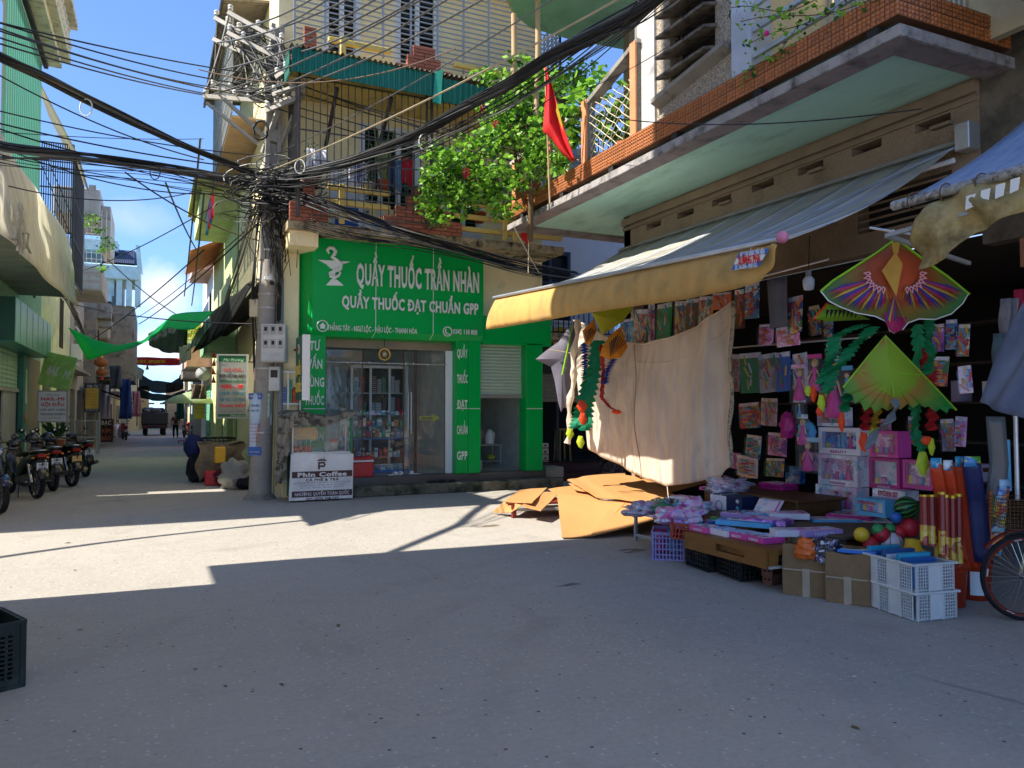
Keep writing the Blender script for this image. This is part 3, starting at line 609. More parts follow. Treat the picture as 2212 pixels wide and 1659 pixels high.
hs_=thing('hanging_sign','double-sided green hanging sign with a white edge, left of the chemist door','sign',(2.5,13.7,1.9))
a=rectX(643,745,657,862,2.1)
part('panel',MB().cham(2.28,2.40,13.32,13.98,1.78,2.88,.01,mat('dark_green_sign','#0c5c3a',rough=.35)),hs_)
part('edge_strip',MB().cham(2.275,2.405,13.28,13.318,1.77,2.89,.006,WHITE),hs_)
t=MB();YEL=mat('yellow_print','#c9b24a',rough=.5)
text(t,'QUẦY',(2.277,13.65,2.3),.5,.17,YEL,(0,-1,0),bold=.03);text(t,'THUỐC',(2.277,13.65,2.0),.55,.17,YEL,(0,-1,0),bold=.03);part('lettering',t,hs_)
part('cross_emblem',MB().lathe((2.274,13.65,2.66),[(0,0),(.09,0),(.09,-.004),(0,-.004)],16,LW,'x').box(2.262,2.268,13.63,13.67,2.6,2.72,REDP).box(2.262,2.268,13.59,13.71,2.64,2.68,REDP),hs_)
part('bracket',MB().beam((2.34,13.98,2.7),(2.34,14.5,2.7),.03,None,STEEL).beam((2.34,13.98,2.0),(2.34,14.5,2.0),.03,None,STEEL),hs_)
def cloth_piece(name,lab,x0,x1,y,z0,z1,m,grp='laundry on the lower balcony',wob=.03):
    return single(name,MB().grid(lambda u,v:(x0+(x1-x0)*u,y+wob*sin(u*11)+.01*sin(v*9),z0+(z1-z0)*v+.02*sin(u*5)*(1-v)),14,6,m),lab,'laundry',grp,solid=.005)
wc=cloth_mat('white_cotton','#e8e8f4',.3)
for(x0,y0,x1,y1,c,lab,nm)in((663,322,705,365,wc,'pale printed towel drying at the left of the lower balcony','towel'),(745,355,770,405,wc,'white shirt drying beside the blue cloth','white_shirt'),(774,352,791,402,wc,'second white shirt with round hem on the lower balcony','white_shirt'),(768,350,776,392,mat('laundry_blue','#2a58b8',rough=.9),'narrow blue cloth drying between the white shirts','blue_cloth'),(853,345,866,412,mat('denim','#7a98b8',rough=.95),'faded blue jeans drying beside the cage post','jeans'),(868,342,890,398,mat('laundry_scarlet','#c81828',rough=.9),'scarlet shirt drying on the lower balcony','red_shirt'),(838,345,850,410,mat('denim_dark','#3a4a66',rough=.95),'dark jeans drying left of the cage post','jeans')):
    a,b,z0,z1=rectY(x0,y0,x1,y1,13.75);cloth_piece(nm,lab,a,b,13.75,z0,z1,c)
TERR=mat('terracotta','#a0502e',rough=.8);LEAFD=mat('dark_leaf','#3f6a30',rough=.5,var=.3,transl=.2)
def pot(x,y,z,r,h,m,lab,name='plant_pot'):
    t=thing('potted_plant',lab,'potted plant',(x,y,z));part(name,MB().lathe((x,y,z),[(0,0),(r*.7,0),(r,h*.85),(r*1.1,h*.85),(r*1.1,h),(r*.9,h),(r*.85,h*.8),(0,h*.8)],14,m),t);return t
p=at(830,413,Y=13.75);t=pot(p.x,13.78,p.z,.12,.2,TERR,'snake plant with tall striped leaves in a terracotta pot')
l=MB()
for i in range(15):
    a=rnd.uniform(0,6.28);r=rnd.uniform(.05,.3);h=rnd.uniform(.5,1.25);b=Vector((p.x+.04*cos(a),13.78+.04*sin(a),p.z+.18));tp=b+Vector((r*cos(a),r*.4*sin(a),h));sd_=Vector((sin(a+.6),-cos(a+.6),0))*.028
    mid=b.lerp(tp,.5)+Vector((0,0,.05));l.add([b-sd_*.6,b+sd_*.6,mid+sd_,tp,mid-sd_],[(0,1,2,3,4)],mat('sansevieria','#5d7038',col2='#a9a860',rough=.4,scale=20,bump=0))
part('leaves',l,t,solid=.004,kind='stuff')
p=at(797,412,Y=13.72);t=pot(p.x,13.74,p.z,.12,.14,mat('grey_pot','#8a8880',rough=.8),'low spiky plant in a grey pot beside the snake plant');l=MB()
for i in range(16):
    a=i*2.4;b=Vector((p.x,13.74,p.z+.12));tp=b+Vector((.2*cos(a),.12*sin(a),.2));s_=Vector((-sin(a),cos(a),0))*.014;l.add([b-s_,b+s_,tp],[(0,1,2)],LEAFD)
part('leaves',l,t,solid=.003,kind='stuff')
for(px,py,lab)in((676,400,'straggly shrub in a terracotta pot behind the cage at the left'),(1037,480,'small terracotta pot hanging at the right end of the cream rail')):
    p=at(px,py,Y=13.8);t=pot(p.x,13.84,p.z,.13,.2,TERR,lab);l=MB()
    for i in range(60):
        b=Vector((p.x+rnd.gauss(0,.1),13.84+rnd.gauss(0,.08),p.z+.25+rnd.random()*.5));l.add([b,b+Vector((.03,0,.02)),b+Vector((.02,.01,.05))],[(0,1,2)],LEAFD)
    part('leaves',l,t,kind='stuff')
fp=[at(1124,497,Y=13.5),at(1150,497,Y=13.5),at(1141,525,Y=13.5),at(1128,518,Y=13.5)]
single('small_flag',MB().prism([tuple(q)for q in fp],(0,.01,0),REDP),'small red flag hanging under the far end of the tiled balcony','flag')
single('small_flag',MB().prism([tuple(at(a,b,Y=13.55))for a,b in((1128,512),(1146,508),(1150,520),(1138,528))],(0,.01,0),mat('flag_red','#d81c1c',rough=.8)),'crumpled red flag cloth just below the small red flag','flag')
# =====================================================================  toy shop house on the right
XW=7.57;XB=5.97
th=thing('toy_shop_house','old pebble-dashed house with an orange tiled balcony above the toy shop','house',(9.5,6,0))
PEB=mat('brown_pebble_dash','#97826a',rough=.95,var=.3,scale=60,bump=.7,bscale=90,stain=('#66543f',.5,.8,1.2))
PEBL=mat('pale_pebble_dash','#4c463f',col2='#d8c8b0',rough=.95,scale=55,bump=.8,bscale=70,stain=('#221d1a',.58,.66,2.0))
WHW=mat('white_washed_wall','#b9b6b2',rough=.9,stain=('#5c5a5c',.55,.75,3))
holes=[(y,y+.42,4.66,4.76)for y in(5.3,6.15,7.0,7.85,8.7,9.55,10.4)]
m=MB();wall_with_holes(m,'x',XW,5.0,11.5,3.45,5.05,holes+[(5.3,6.5,3.7,4.15)],.2,PEB)
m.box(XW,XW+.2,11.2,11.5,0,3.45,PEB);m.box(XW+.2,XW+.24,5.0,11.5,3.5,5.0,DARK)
m.box(XW,14,11.3,11.5,0,12,PEB);m.box(XW-.06,XW,5.0,11.5,4.86,4.98,mat('beige_moulding','#8a7762',rough=.9)).box(XW-.03,XW,5.0,11.5,4.78,4.83,mat('beige_moulding'))
part('wall',m,th)
lv=MB().box(XW-.02,XW,5.34,6.46,-.012,.012,mat('beige_moulding')).mesh('slat')
for k in range(5):part('slat',lv,th,loc=(0,0,3.75+k*.085))
for y in(5.3,7.0,8.7):part('vent_lip',MB().box(XW-.07,XW-.004,y-.03,y+.2,4.62,4.655,mat('beige_moulding')),th)
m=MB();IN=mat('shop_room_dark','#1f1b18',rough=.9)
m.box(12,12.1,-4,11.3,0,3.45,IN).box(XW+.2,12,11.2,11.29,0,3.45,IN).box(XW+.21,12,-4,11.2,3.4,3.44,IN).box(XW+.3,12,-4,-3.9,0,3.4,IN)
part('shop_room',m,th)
TEALS=mat('faded_teal_paint','#b4dccc',rough=.85,var=.12,stretch=(1.2,.35,1),scale=1.6,stain=('#74907f',.5,.8,1.6));LIP=mat('mauve_concrete','#8c8080',rough=.95,bump=.3,stain=('#4a4244',.5,.75,3));LIPL=mat('pale_lip','#9c9692',rough=.9,bump=.4,stain=('#4c4644',.48,.66,4))
Y0,Y1=4.66,13.0
part('soffit',MB().box(XB+.32,XW,Y0+.3,Y1-.25,5.03,5.09,TEALS).box(XW,9.5,11.5,Y1-.25,5.03,5.09,TEALS),th)
b=MB().box(XB+.03,XB+.32,Y0+.02,Y1,4.97,5.04,LIP).box(XB+.32,9.5,Y0+.02,Y0+.3,4.97,5.04,LIP).box(XB+.32,9.5,Y1-.25,Y1,4.97,5.04,LIP);part('soffit_border',b,th)
part('lip',MB().cham(XB,XB+.029,Y0-.02,Y1+.02,4.96,5.07,.006,LIPL).cham(XB+.03,9.5,Y0-.02,Y0+.019,4.96,5.07,.006,LIPL).cham(XB+.03,9.5,Y1+.001,Y1+.03,4.96,5.07,.006,LIPL),th)
part('slab',MB().box(XB+.12,9.5,Y0+.12,Y1-.1,5.095,5.2,mat('dark_green_recess','#37493f',rough=.95)),th)
for y in(4.9,6.4,7.9,9.4,10.9,12.4):part('slab_bracket',MB().box(XB+.03,XB+.12,y,y+.12,5.075,5.16,DARK),th)
part('fascia',MB().box(XB+.02,XB+.15,Y0+.02,Y1-.02,5.165,5.44,mat('orange_backing','#6a4630',rough=.9)).box(XB+.15,9.5,Y0+.02,Y0+.15,5.165,5.44,mat('orange_backing')).box(XB+.15,9.5,Y1-.15,Y1-.02,5.165,5.44,mat('orange_backing')).box(XB+.15,9.4,Y0+.15,Y1-.15,5.3,5.4,CONC),th)
TILE=mat('orange_pyramid_tile','#bd733c',rough=.35,var=.2,bump=.05,rnds=.12,stain=('#7a4830',.46,.7,5))
def tile_mesh(w,h):
    mb=MB();n=3
    for i in range(n):
        for j in range(n):
            y0=-w/2+w*i/n;z0=-h/2+h*j/n;dy=w/n;dz=h/n;g_=.002
            mb.add([(0,y0+g_,z0+g_),(0,y0+dy-g_,z0+g_),(0,y0+dy-g_,z0+dz-g_),(0,y0+g_,z0+dz-g_),(-.018,y0+dy/2,z0+dz/2)],[(1,0,4),(2,1,4),(3,2,4),(0,3,4)],TILE)
    return mb.mesh('tile')
tw=.152;tme=tile_mesh(tw-.006,.13)
for r in range(2):
    for i in range(int((Y1-Y0)/tw)):
        part('tile',tme,th,loc=(XB+.018,Y0+tw*(i+.5),5.232+r*.138))
    for i in range(14):
        o=part('tile',tme,th,loc=(XB+tw*(i+.5),Y0+.018,5.232+r*.138),rot=(0,0,pi/2))
    for i in range(8):
        o=part('tile',tme,th,loc=(XB+tw*(i+.5),Y1-.018,5.232+r*.138),rot=(0,0,-pi/2))
PINK=mat('salmon_tile_post','#d98a5c',rough=.6,stain=('#a0603c',.55,.75,5));GRAN=mat('green_granite','#4d5348',col2='#8a8c7a',scale=50,rough=.7)
for y,zt_ in((8.95,6.75),(10.3,6.42),(11.5,6.3),(12.85,6.2)):
    part('balcony_post',MB().cham(XB+.02,XB+.06,y-.14,y,5.43,zt_,.006,PINK).cham(XB+.061,XB+.2,y-.14,y-.005,5.43,zt_,.006,GRAN),th)
part('top_rail',MB().beam((XB+.12,13.0,6.22),(XB+.12,10.2,6.36),.16,.07,CONCL).beam((XB+.12,10.2,6.37),(XB+.12,8.8,6.75),.16,.07,CONC),th)
part('end_rail',MB().beam((XB+.1,12.95,6.22),(8.2,12.95,6.22),.16,.07,CONCL),th)
lt=MB();WIRE=mat('cream_wire','#c8bd98',rough=.6)
for(ya,yb,z1_)in((9.0,10.2,6.35),(10.36,11.4,6.25)):
    n=9
    for k in range(-n,n+1):
        for s_ in(1,-1):
            pts=[]
            for q_ in range(11):
                u=q_/10;y=ya+(yb-ya)*u;z=5.45+(z1_-5.45)*((u if s_>0 else 1-u)+k/n*1.3)
                if 5.44<z<z1_:pts.append((XB+.1+.02*sin(q_*2+k),y+rnd.uniform(-.01,.01),z+rnd.uniform(-.01,.01)))
            if len(pts)>1:lt.tube(pts,.007,4,WIRE,False)
part('wire_lattice',lt,th,kind='stuff')
m=MB();m.box(XB+.12,XB+.32,8.5,8.9,5.44,12,WHW);part('white_pillar',m,th)
m=MB();wall_with_holes(m,'x',XB+.16,6.95,8.5,5.44,12,[(7.3,8.2,5.95,10.6)],.22,PEBL);part('pebble_wall',m,th)
part('wall_ledge',MB().prism([(XB+.16,8.45,5.66),(XB+.02,8.45,5.72),(XB+.02,7.0,5.9),(XB+.16,7.0,5.84)],(0,0,.06),CONC),th)
lm=MB().prism([(XB-.05,0,-.04),(XB+.3,0,.05),(XB+.3,0,.09),(XB-.05,0,.0)],(0,.98,0),mat('sooty_louvre','#7d7060',rough=.95,stain=('#2c2620',.45,.65,4))).mesh('concrete_louvre')
for k in range(16):part('concrete_louvre',lm,th,loc=(0,7.26,5.98+k*.27))
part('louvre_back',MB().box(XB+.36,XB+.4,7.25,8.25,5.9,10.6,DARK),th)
part('blue_white_column',MB().box(XB+.1,XB+.4,6.62,6.948,5.44,12,mat('blue_white_wash','#b6bcc8',rough=.9,stain=('#77767c',.6,.8,4))),th)
BEI=mat('beige_panel','#cdbf98',rough=.7);m=MB().box(XB+1.3,XB+1.4,-5,6.6,5.2,12,BEI).box(XB+.4,XB+1.3,6.64,6.9,5.44,12,BEI);part('back_wall',m,th)
rb_=MB().box(XB+1.26,XB+1.3,-.012,.012,5.4,9,mat('rib_metal','#c9c2ac',rough=.45)).mesh('door_rib')
for i in range(26):part('door_rib',rb_,th,loc=(0,4.9+i*.055,0))
HR=mat('pale_blue_grey_rail','#a9b3ba',rough=.5)
for k,z in enumerate((5.62,5.92,6.2,6.5,6.8)):part('balcony_bar',MB().beam((XB+.14,6.62,z),(XB+.14,4.7,z+.02),.05,.05,HR),th)
for y in(5.45,4.75):part('balcony_post',MB().beam((XB+.14,y,5.44),(XB+.14,y,7.4),.045,.045,HR),th)
nh=thing('stained_house','shaded house with a mouldy green column at the right edge, next to the toy shop','house',(9,1,0))
m=MB();wall_with_holes(m,'x',XW+.02,-5,4.998,3.3,12,[(3.2,3.75,3.55,4.1),(3.9,4.5,3.55,3.95)],.2,mat('mouldy_wall','#6a6052',rough=.95,var=.3,stain=('#1f2a20',.45,.7,1.5)))
part('wall',m,nh);part('mouldy_column',MB().box(XB+.2,XW,3.2,4.1,5.2,12,mat('mouldy_column','#8b9188',rough=.95,stain=('#26352a',.45,.62,2.5))),nh)
for k in range(8):part('slat',MB().box(XW-.02,XW+.015,3.2,3.75,3.56+k*.07,3.575+k*.07,mat('beige_moulding')),nh)
ml_=MB().box(XW-.03,XW+.018,-2,4.6,3.0,3.28,mat('terrazzo_red','#8a5a44',rough=.8,col2='#a87860',scale=50));part('lintel',ml_,nh)
tm=MB().box(XW-.045,XW-.031,-.055,.055,3.03,3.25,mat('yellow_glazed_tile','#c8b06a',rough=.4)).mesh('tile')
for i in range(5):part('tile',tm,nh,loc=(0,3.4+i*.125,0))
part('green_lintel',MB().box(XW,XW+.05,-2,4.4,2.55,2.95,mat('dark_green_beam','#2c3424',rough=.9)),nh)
part('back_shelf_wall',MB().box(9.2,9.25,1.5,5.0,2.1,2.55,mat('pale_shelf_wall','#8f8468',rough=.9)),nh)
cn=thing('round_canopy','green underside of a rounded concrete roof canopy above the tree','canopy',(7,12,8.5))
pts=[at(1090,-60,Z=8.6),at(1100,5,Z=8.6),at(1115,35,Z=8.6),at(1150,62,Z=8.6),at(1230,85,Z=8.6),at(1362,110,Z=8.6),at(1500,90,Z=8.6),at(1450,-60,Z=8.6)]
part('soffit',MB().prism([tuple(p)for p in pts],(0,0,.03),mat('mint_soffit','#7fae94',rough=.9,stain=('#4e5a44',.52,.8,1.2))),cn)
inn=Vector((sum(p.x for p in pts)/8,sum(p.y for p in pts)/8,8.6));part('rim',MB().prism([tuple(inn+(p-inn)*1.045+Vector((0,0,.03)))for p in pts],(0,0,.3),mat('cream_rim','#c9bf96',rough=.9,stain=('#5b5238',.5,.7,4))),cn)
part('column',MB().box(7.0,7.35,9.9,10.3,6.0,8.64,CONC),cn)
for(px,y0,y1,lab,r)in((1110,30,200,'short bare wooden pole under the round canopy',.05),(1161,-40,250,'tall bare wooden pole in front of the round canopy',.045)):
    a=at(px,y0,d=13.0);b=at(px-3,y1,d=13.0);single('wooden_pole',MB().tube([a,a.lerp(b,.5)+Vector((.02,0,0)),b],r,8,mat('bare_wood','#b79a72',rough=.8,stretch=(6,6,1))),lab,'pole')
# ---- grey blue house behind with iron balcony, and the shop under it
bh=thing('blue_white_house','blue and white house with a scrolled iron balcony behind the tree','house',(10,16,0))
m=MB();BW=mat('pale_blue_wall','#b9c6dc',rough=.85,var=.05);NAVY=mat('navy_frame','#26344c',rough=.5)
wall_with_holes(m,'y',16.2,7.56,15,3.3,7.6,[(8.0,9.1,3.6,5.4),(11.0,12.0,3.6,5.4)],.2,BW);m.box(7.56,15,16.25,22,3.2,3.29,CONC).box(7.56,15,21.8,22,0,7.6,BW).box(14.8,15,16.4,21.8,0,7.6,BW)
m.box(7.5,15,15.6,22,7.6,7.75,mat('grey_blue_parapet','#8fa2ba',rough=.8));part('wall',m,bh)
part('balcony_slab',MB().box(7.56,15,15.2,16.2,3.18,3.32,mat('stained_ledge')),bh)
for a,b in((8.0,9.1),(11.0,12.0)):
    w_=part('window',MB().box(a,b,16.3,16.33,3.6,5.4,mat('dark_blue_glass','#22304a',rough=.15)),bh);f=MB()
    for x in(a,(a+b)/2-.04,b-.08):f.box(x,x+.08,16.16,16.25,3.6,5.4,NAVY)
    f.box(a+.08,b-.08,16.165,16.245,5.3,5.4,NAVY).box(a+.08,b-.08,16.165,16.245,4.6,4.66,NAVY);part('frame',f,w_)
def scroll_rail(parent,x0,x1,y,z0,z1,n,m):
    f=MB().beam((x0,y,z0),(x1,y,z0),.03,None,m).beam((x0,y,z1),(x1,y,z1),.04,None,m);part('rail',f,parent)
    q=MB().beam((0,0,0),(0,0,z1-z0),.018,None,m).mesh('bar');c=MB().tube([(.07*cos(t)*(1-t/9),0,.07*sin(t)*(1-t/9))for t in[k*.5 for k in range(15)]],.009,4,m).mesh('scroll')
    for i in range(n):part('bar',q,parent,loc=(x0+(x1-x0)*i/(n-1),y,z0))
    for i in range(0,n-1,3):part('scroll',c,parent,loc=(x0+(x1-x0)*(i+.5)/(n-1),y,z1-.14))
IRON=mat('wrought_iron','#17191c',rough=.5,metal=.4)
scroll_rail(bh,7.6,12.0,15.25,3.35,4.2,34,IRON)
ub=thing('iron_railing','black scrolled iron railing with potted shrubs above the blue white house','railing',(9.5,15.5,7.75));scroll_rail(ub,8.2,10.8,14.0,6.55,7.45,22,IRON)
part('ledge',MB().box(8.1,11,14.0,15.5,6.4,6.5,mat('pale_blue_wall')),ub)
gs=thing('dark_shop','dark shop under the iron balcony with a yellow lettered fascia and roller shutter','shop front',(10,16,0))
m=MB().box(7.56,14,16.0,16.05,2.45,3.17,mat('brown_black_fascia','#2a2520',rough=.4));part('fascia',m,gs)
t=MB();a,b,z0,z1=rectY(1191,707,1258,752,15.99);text(t,'GA',((a+b)/2,15.995,(z0+z1)/2),b-a,z1-z0,mat('gold_letter','#e0a81c',rough=.4),(1,0,0),bold=.05);part('lettering',t,gs)
a,b,z0,z1=rectY(1192,693,1250,706,15.98);m=MB().box(a,b,15.96,15.985,z0,z1,WHITE);text(m,'ẤM NGÔI NHÀ BẠN',((a+b)/2+.02,15.955,(z0+z1)/2),(b-a)*.9,.07,mat('print_blue','#2a4a80',rough=.6),(1,0,0),bold=.01);part('white_strip',m,gs)
q=MB().add([(7.7,0,0),(13,0,0),(13,-.02,.04),(7.7,-.02,.04),(13,0,.085),(7.7,0,.085)],[(0,1,2,3),(3,2,4,5)],mat('beige_shutter','#8f8674',rough=.5)).mesh('shutter_slat')
for k in range(8):part('shutter_slat',q,gs,loc=(0,16.1,1.78+k*.087))
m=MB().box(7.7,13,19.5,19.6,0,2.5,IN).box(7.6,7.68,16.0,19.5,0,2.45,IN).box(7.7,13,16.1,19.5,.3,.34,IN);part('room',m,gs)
part('door_frame',MB().box(7.68,7.76,16.02,16.1,.4,2.45,ALU).box(8.65,8.71,16.05,16.1,.4,1.78,mat('dark_aluminium','#3a3c3e',rough=.4)).box(10.0,10.06,16.05,16.1,.4,1.78,mat('dark_aluminium')),gs)
RST=mat('oxblood_step','#4a2020',rough=.4);part('step',MB().box(7.76,14,15.5,16.0,0,.36,RST),gs);part('step',MB().box(7.76,14,15.1,15.498,0,.18,RST),gs)
bx=MB().cham(-.09,.09,-.09,.09,0,.145,.004,mat('orange_white_carton','#e8dccb',rough=.7)).box(-.088,.088,-.092,-.0905,.02,.05,mat('print_orange','#d8772a',rough=.7)).box(-.03,.03,-.0925,-.091,.07,.11,mat('print_grey','#555555',rough=.7)).mesh('carton')
k=0
for r in range(10):
    for i in range(max(1,4-r//3)):
        o=bpy.data.objects.new('carton',bx);COL.objects.link(o);o.location=(7.86+i*.19,16.3+rnd.uniform(-.02,.02),.36+r*.147);o.rotation_euler=(0,0,rnd.uniform(-.1,.1))
        props(o,'small orange and white carton in the stacked tower inside the dark shop','box','cartons stacked in the dark shop')
stl=MB();yw=mat('yellow_wood','#a8863a',rough=.6)
for x in(-.15,.15):
    for y in(-.15,.15):stl.beam((x,y,0),(x*.8,y*.8,.75),.03,None,yw)
stl.box(-.16,.16,-.16,.16,.75,.79,yw);o=single('wooden_stool',stl,'yellow wooden stool inside the dark shop','stool',base=Vector());o.location=(9.1,16.6,.34)
# =====================================================================  big striped awning over the stall
AWT=mat('awning_stripe_top','#98a2ae',rough=.75,transl=.25,bump=.1)
def awn_mat():
    m=bpy.data.materials.new('blue_grey_striped_canvas');m.use_nodes=True;nt=m.node_tree;L=nt.links.new;b=nt.nodes['Principled BSDF'];o=nt.nodes['Material Output']
    tc=NN(nt,'ShaderNodeTexCoord');s=NN(nt,'ShaderNodeSeparateXYZ');L(tc.outputs['Object'],s.inputs[0])
    f=NN(nt,'ShaderNodeMath',operation='MULTIPLY');f.inputs[1].default_value=1.35;L(s.outputs[1],f.inputs[0]);g=NN(nt,'ShaderNodeMath',operation='FRACT');L(f.outputs[0],g.inputs[0])
    r=NN(nt,'ShaderNodeValToRGB');r.color_ramp.interpolation='CONSTANT';e=r.color_ramp.elements;e[0].color=hx('#aaa598');e[1].position=.42;e[1].color=hx('#7488b0')
    for p,c in((.45,'#b9b8b2'),(.5,'#6c80a8'),(.54,'#b2b0aa'),(.66,'#7488b0'),(.69,'#c2c0ba'),(.82,'#96948e'),(.9,'#6c80a8'),(.93,'#a8a49a')):q=e.new(p);q.color=hx(c)
    L(g.outputs[0],r.inputs[0]);n=NN(nt,'ShaderNodeTexNoise');n.inputs['Scale'].default_value=3;n.inputs['Detail'].default_value=8;L(tc.outputs['Object'],n.inputs[0])
    x=NN(nt,'ShaderNodeMixRGB');x.blend_type='MULTIPLY';x.inputs[0].default_value=.5;L(r.outputs[0],x.inputs[1]);L(n.outputs[0],x.inputs[2])
    x2=NN(nt,'ShaderNodeMixRGB');x2.blend_type='MULTIPLY';x2.inputs[0].default_value=1;x2.inputs[2].default_value=(1.5,1.48,1.42,1);L(x.outputs[0],x2.inputs[1])
    L(x2.outputs[0],b.inputs['Base Color']);b.inputs['Roughness'].default_value=.8;t=NN(nt,'ShaderNodeBsdfTranslucent');L(x2.outputs[0],t.inputs[0]);ms=NN(nt,'ShaderNodeMixShader');ms.inputs[0].default_value=.2
    L(b.outputs[0],ms.inputs[1]);L(t.outputs[0],ms.inputs[2]);L(ms.outputs[0],o.inputs[0]);return m
AWN=awn_mat();VAL=mat('mustard_canvas','#e0b468',rough=.85,transl=.3,bump=.12,bscale=30,var=.08,stain=('#a89064',.5,.8,2));ROLL=mat('roller_metal','#c2c8d2',rough=.3,metal=.6)
aw=thing('shop_awning','large blue and grey striped awning with a mustard valance over the toy stall','awning',(6,8,3))
A0=Vector((7.5,11.55,4.42));A1=Vector((7.5,5.2,4.36));B0=at(1072,645,X=4.55);B1=at(1682,524,X=4.55)
def awp(u,v):
    t_=A0.lerp(A1,u);b_=B0.lerp(B1,u);p=t_.lerp(b_,v);p.z+=-.16*sin(pi*v)*(1-.3*u)-.03*sin(pi*u)*v+.008*sin(u*60);return p
part('canopy',MB().grid(awp,60,14,AWN),aw,solid=.006)
VB=[at(x,y,X=4.5)for x,y in((1052,712),(1130,700),(1230,684),(1330,668),(1450,651),(1560,632),(1610,622),(1640,608),(1668,580),(1689,530))]
def valp(u,v):
    k=u*9;i=min(8,int(k));b_=VB[i].lerp(VB[i+1],k-i);t_=B0.lerp(B1,(t_of(u)));p=t_.lerp(b_,v);p.x+=-.05*sin(pi*v*.9)+.025*sin(u*17)*v+.012*sin(u*43)*v;return p
def t_of(u):
    k=u*9;i=min(8,int(k));b_=VB[i].lerp(VB[i+1],k-i);return max(0,min(1,(B0.y-b_.y)/(B0.y-B1.y)*.96+.02*u))
part('valance',MB().grid(valp,50,6,VAL),aw,solid=.005)
part('front_bar',MB().tube([B0+Vector((-.02,.05,.02)),B1+Vector((-.02,-.03,.02))],.022,8,ROLL),aw)
part('end_cap',MB().ball(B1+Vector((-.02,-.06,.03)),.05,mat('pink_plastic','#c87a9a',rough=.4)),aw)
part('roller',MB().tube([A0+Vector((-.0,0,.03)),A1+Vector((-.0,-.05,.03))],.028,10,mat('grey_canvas_roll','#8c8a84',rough=.7)),aw)
part('roller_arm',MB().tube([(7.45,5.15,4.33),(6.2,5.6,3.72),(4.7,5.0,3.1)],.016,6,ROLL).tube([(7.45,11.3,4.3),(6.2,10.9,3.75),(4.6,10.3,3.2)],.016,6,ROLL),aw)
part('roller_bracket',MB().cham(7.38,7.56,4.98,5.14,4.26,4.54,.01,ALU),aw)
tl=part('light_tube',MB().tube([(7.46,6.6,4.22),(7.46,5.2,4.2)],.03,8,mat('tube_white','#dfe4ee',rough=.3)),aw)
st_=MB();a,b,z0,z1=rectX(1585,538,1664,582,4.43);BLP=mat('print_sky_blue','#2a6ac0',rough=.5)
def slab_y(mb,ya,yb,za,zb_,x,m,sh=0):mb.add([(x,ya,za),(x,yb,za),(x,yb+sh,zb_),(x,ya+sh,zb_)],[(0,1,2,3)],m)
pX=[at(*p_,X=4.42)for p_ in((1580,584),(1640,575),(1662,536),(1597,545))]
st_.poly([tuple(p_)for p_ in pX],BLP);pc=sum(pX,Vector())/4;rt=(pX[1]-pX[0]).normalized();upv=(pX[3]-pX[0]).normalized()
st_.poly([tuple(pX[0].lerp(pX[3],.33)+Vector((-.003,0,0))),tuple(pX[1].lerp(pX[2],.33)+Vector((-.003,0,0))),tuple(pX[1].lerp(pX[2],.66)+Vector((-.003,0,0))),tuple(pX[0].lerp(pX[3],.66)+Vector((-.003,0,0)))],WHITE)
wdt=(pX[1]-pX[0]).length
text(st_,'XƯƠNG PHA',pc+Vector((-.007,0,0)),wdt*.8,.07,REDP,rt,(0,0,1),bold=.03,lift=0);text(st_,'BẠT CHE NẮNG, MÁI HIÊN',pX[0].lerp(pX[3],.83).lerp(pX[1].lerp(pX[2],.83),.5)+Vector((-.005,0,0)),wdt*.85,.05,WHITE,rt,(0,0,1),bold=.02,lift=0);text(st_,'ĐC: GÒONG - HẬU LỘC',pX[0].lerp(pX[3],.16).lerp(pX[1].lerp(pX[2],.16),.5)+Vector((-.005,0,0)),wdt*.8,.05,WHITE,rt,(0,0,1),bold=.02,lift=0)
part('advert_print',st_,aw)
wave_bump(VAL,1.2,.05,.45,'Y',8)
a2=thing('torn_awning','blue striped awning with a torn yellow valance at the upper right','awning',(5.5,2.5,3.2))
C0=at(1930,445,X=4.9);C1=Vector((4.9,1.2,C0.z+.02));D0=Vector((7.45,4.1,4.6));D1=Vector((7.45,1.2,4.6))
BSP=mat('blue_check_canvas','#a9bccf',col2='#3f6cb4',scale=14,stretch=(.3,7,.3),rough=.8,transl=.2)
part('canopy',MB().grid(lambda u,v:D0.lerp(D1,u).lerp(C0.lerp(C1,u),v)+Vector((0,0,-.1*sin(pi*v))),20,10,BSP),a2,solid=.006)
part('front_bar',MB().tube([C0,C1],.036,10,mat('scratched_pipe','#a8a8a6',rough=.4,metal=.3,stain=('#5a5248',.45,.6,14))),a2)
TOR=mat('torn_yellow_canvas','#c8b27a',rough=.9,transl=.3,stain=('#7d6a40',.45,.7,4),bump=.3,bscale=18)
ptsu=[(2212,375),(2120,395),(2060,410),(2010,440),(1965,520)];ptsl=[(2212,450),(2150,480),(2100,500),(2050,560),(1985,582)]
def torn(u,v):
    k=u*4;i=min(3,int(k));f_=k-i
    a_=(ptsu[i][0]+(ptsu[i+1][0]-ptsu[i][0])*f_,ptsu[i][1]+(ptsu[i+1][1]-ptsu[i][1])*f_);b_=(ptsl[i][0]+(ptsl[i+1][0]-ptsl[i][0])*f_,ptsl[i][1]+(ptsl[i+1][1]-ptsl[i][1])*f_)
    p=at(a_[0]+(b_[0]-a_[0])*v,a_[1]+(b_[1]-a_[1])*v,X=4.86);p.x+=.05*sin(u*13+v*2)+.03*sin(v*7+u*4)+rnd.uniform(-.008,.008);return p
part('torn_valance',MB().grid(torn,28,8,TOR),a2,solid=.004)
part('valance',MB().grid(lambda u,v:(4.86+.02*sin(u*20),2.75-u*1.5,3.12-v*.35),20,3,TOR),a2,solid=.004)
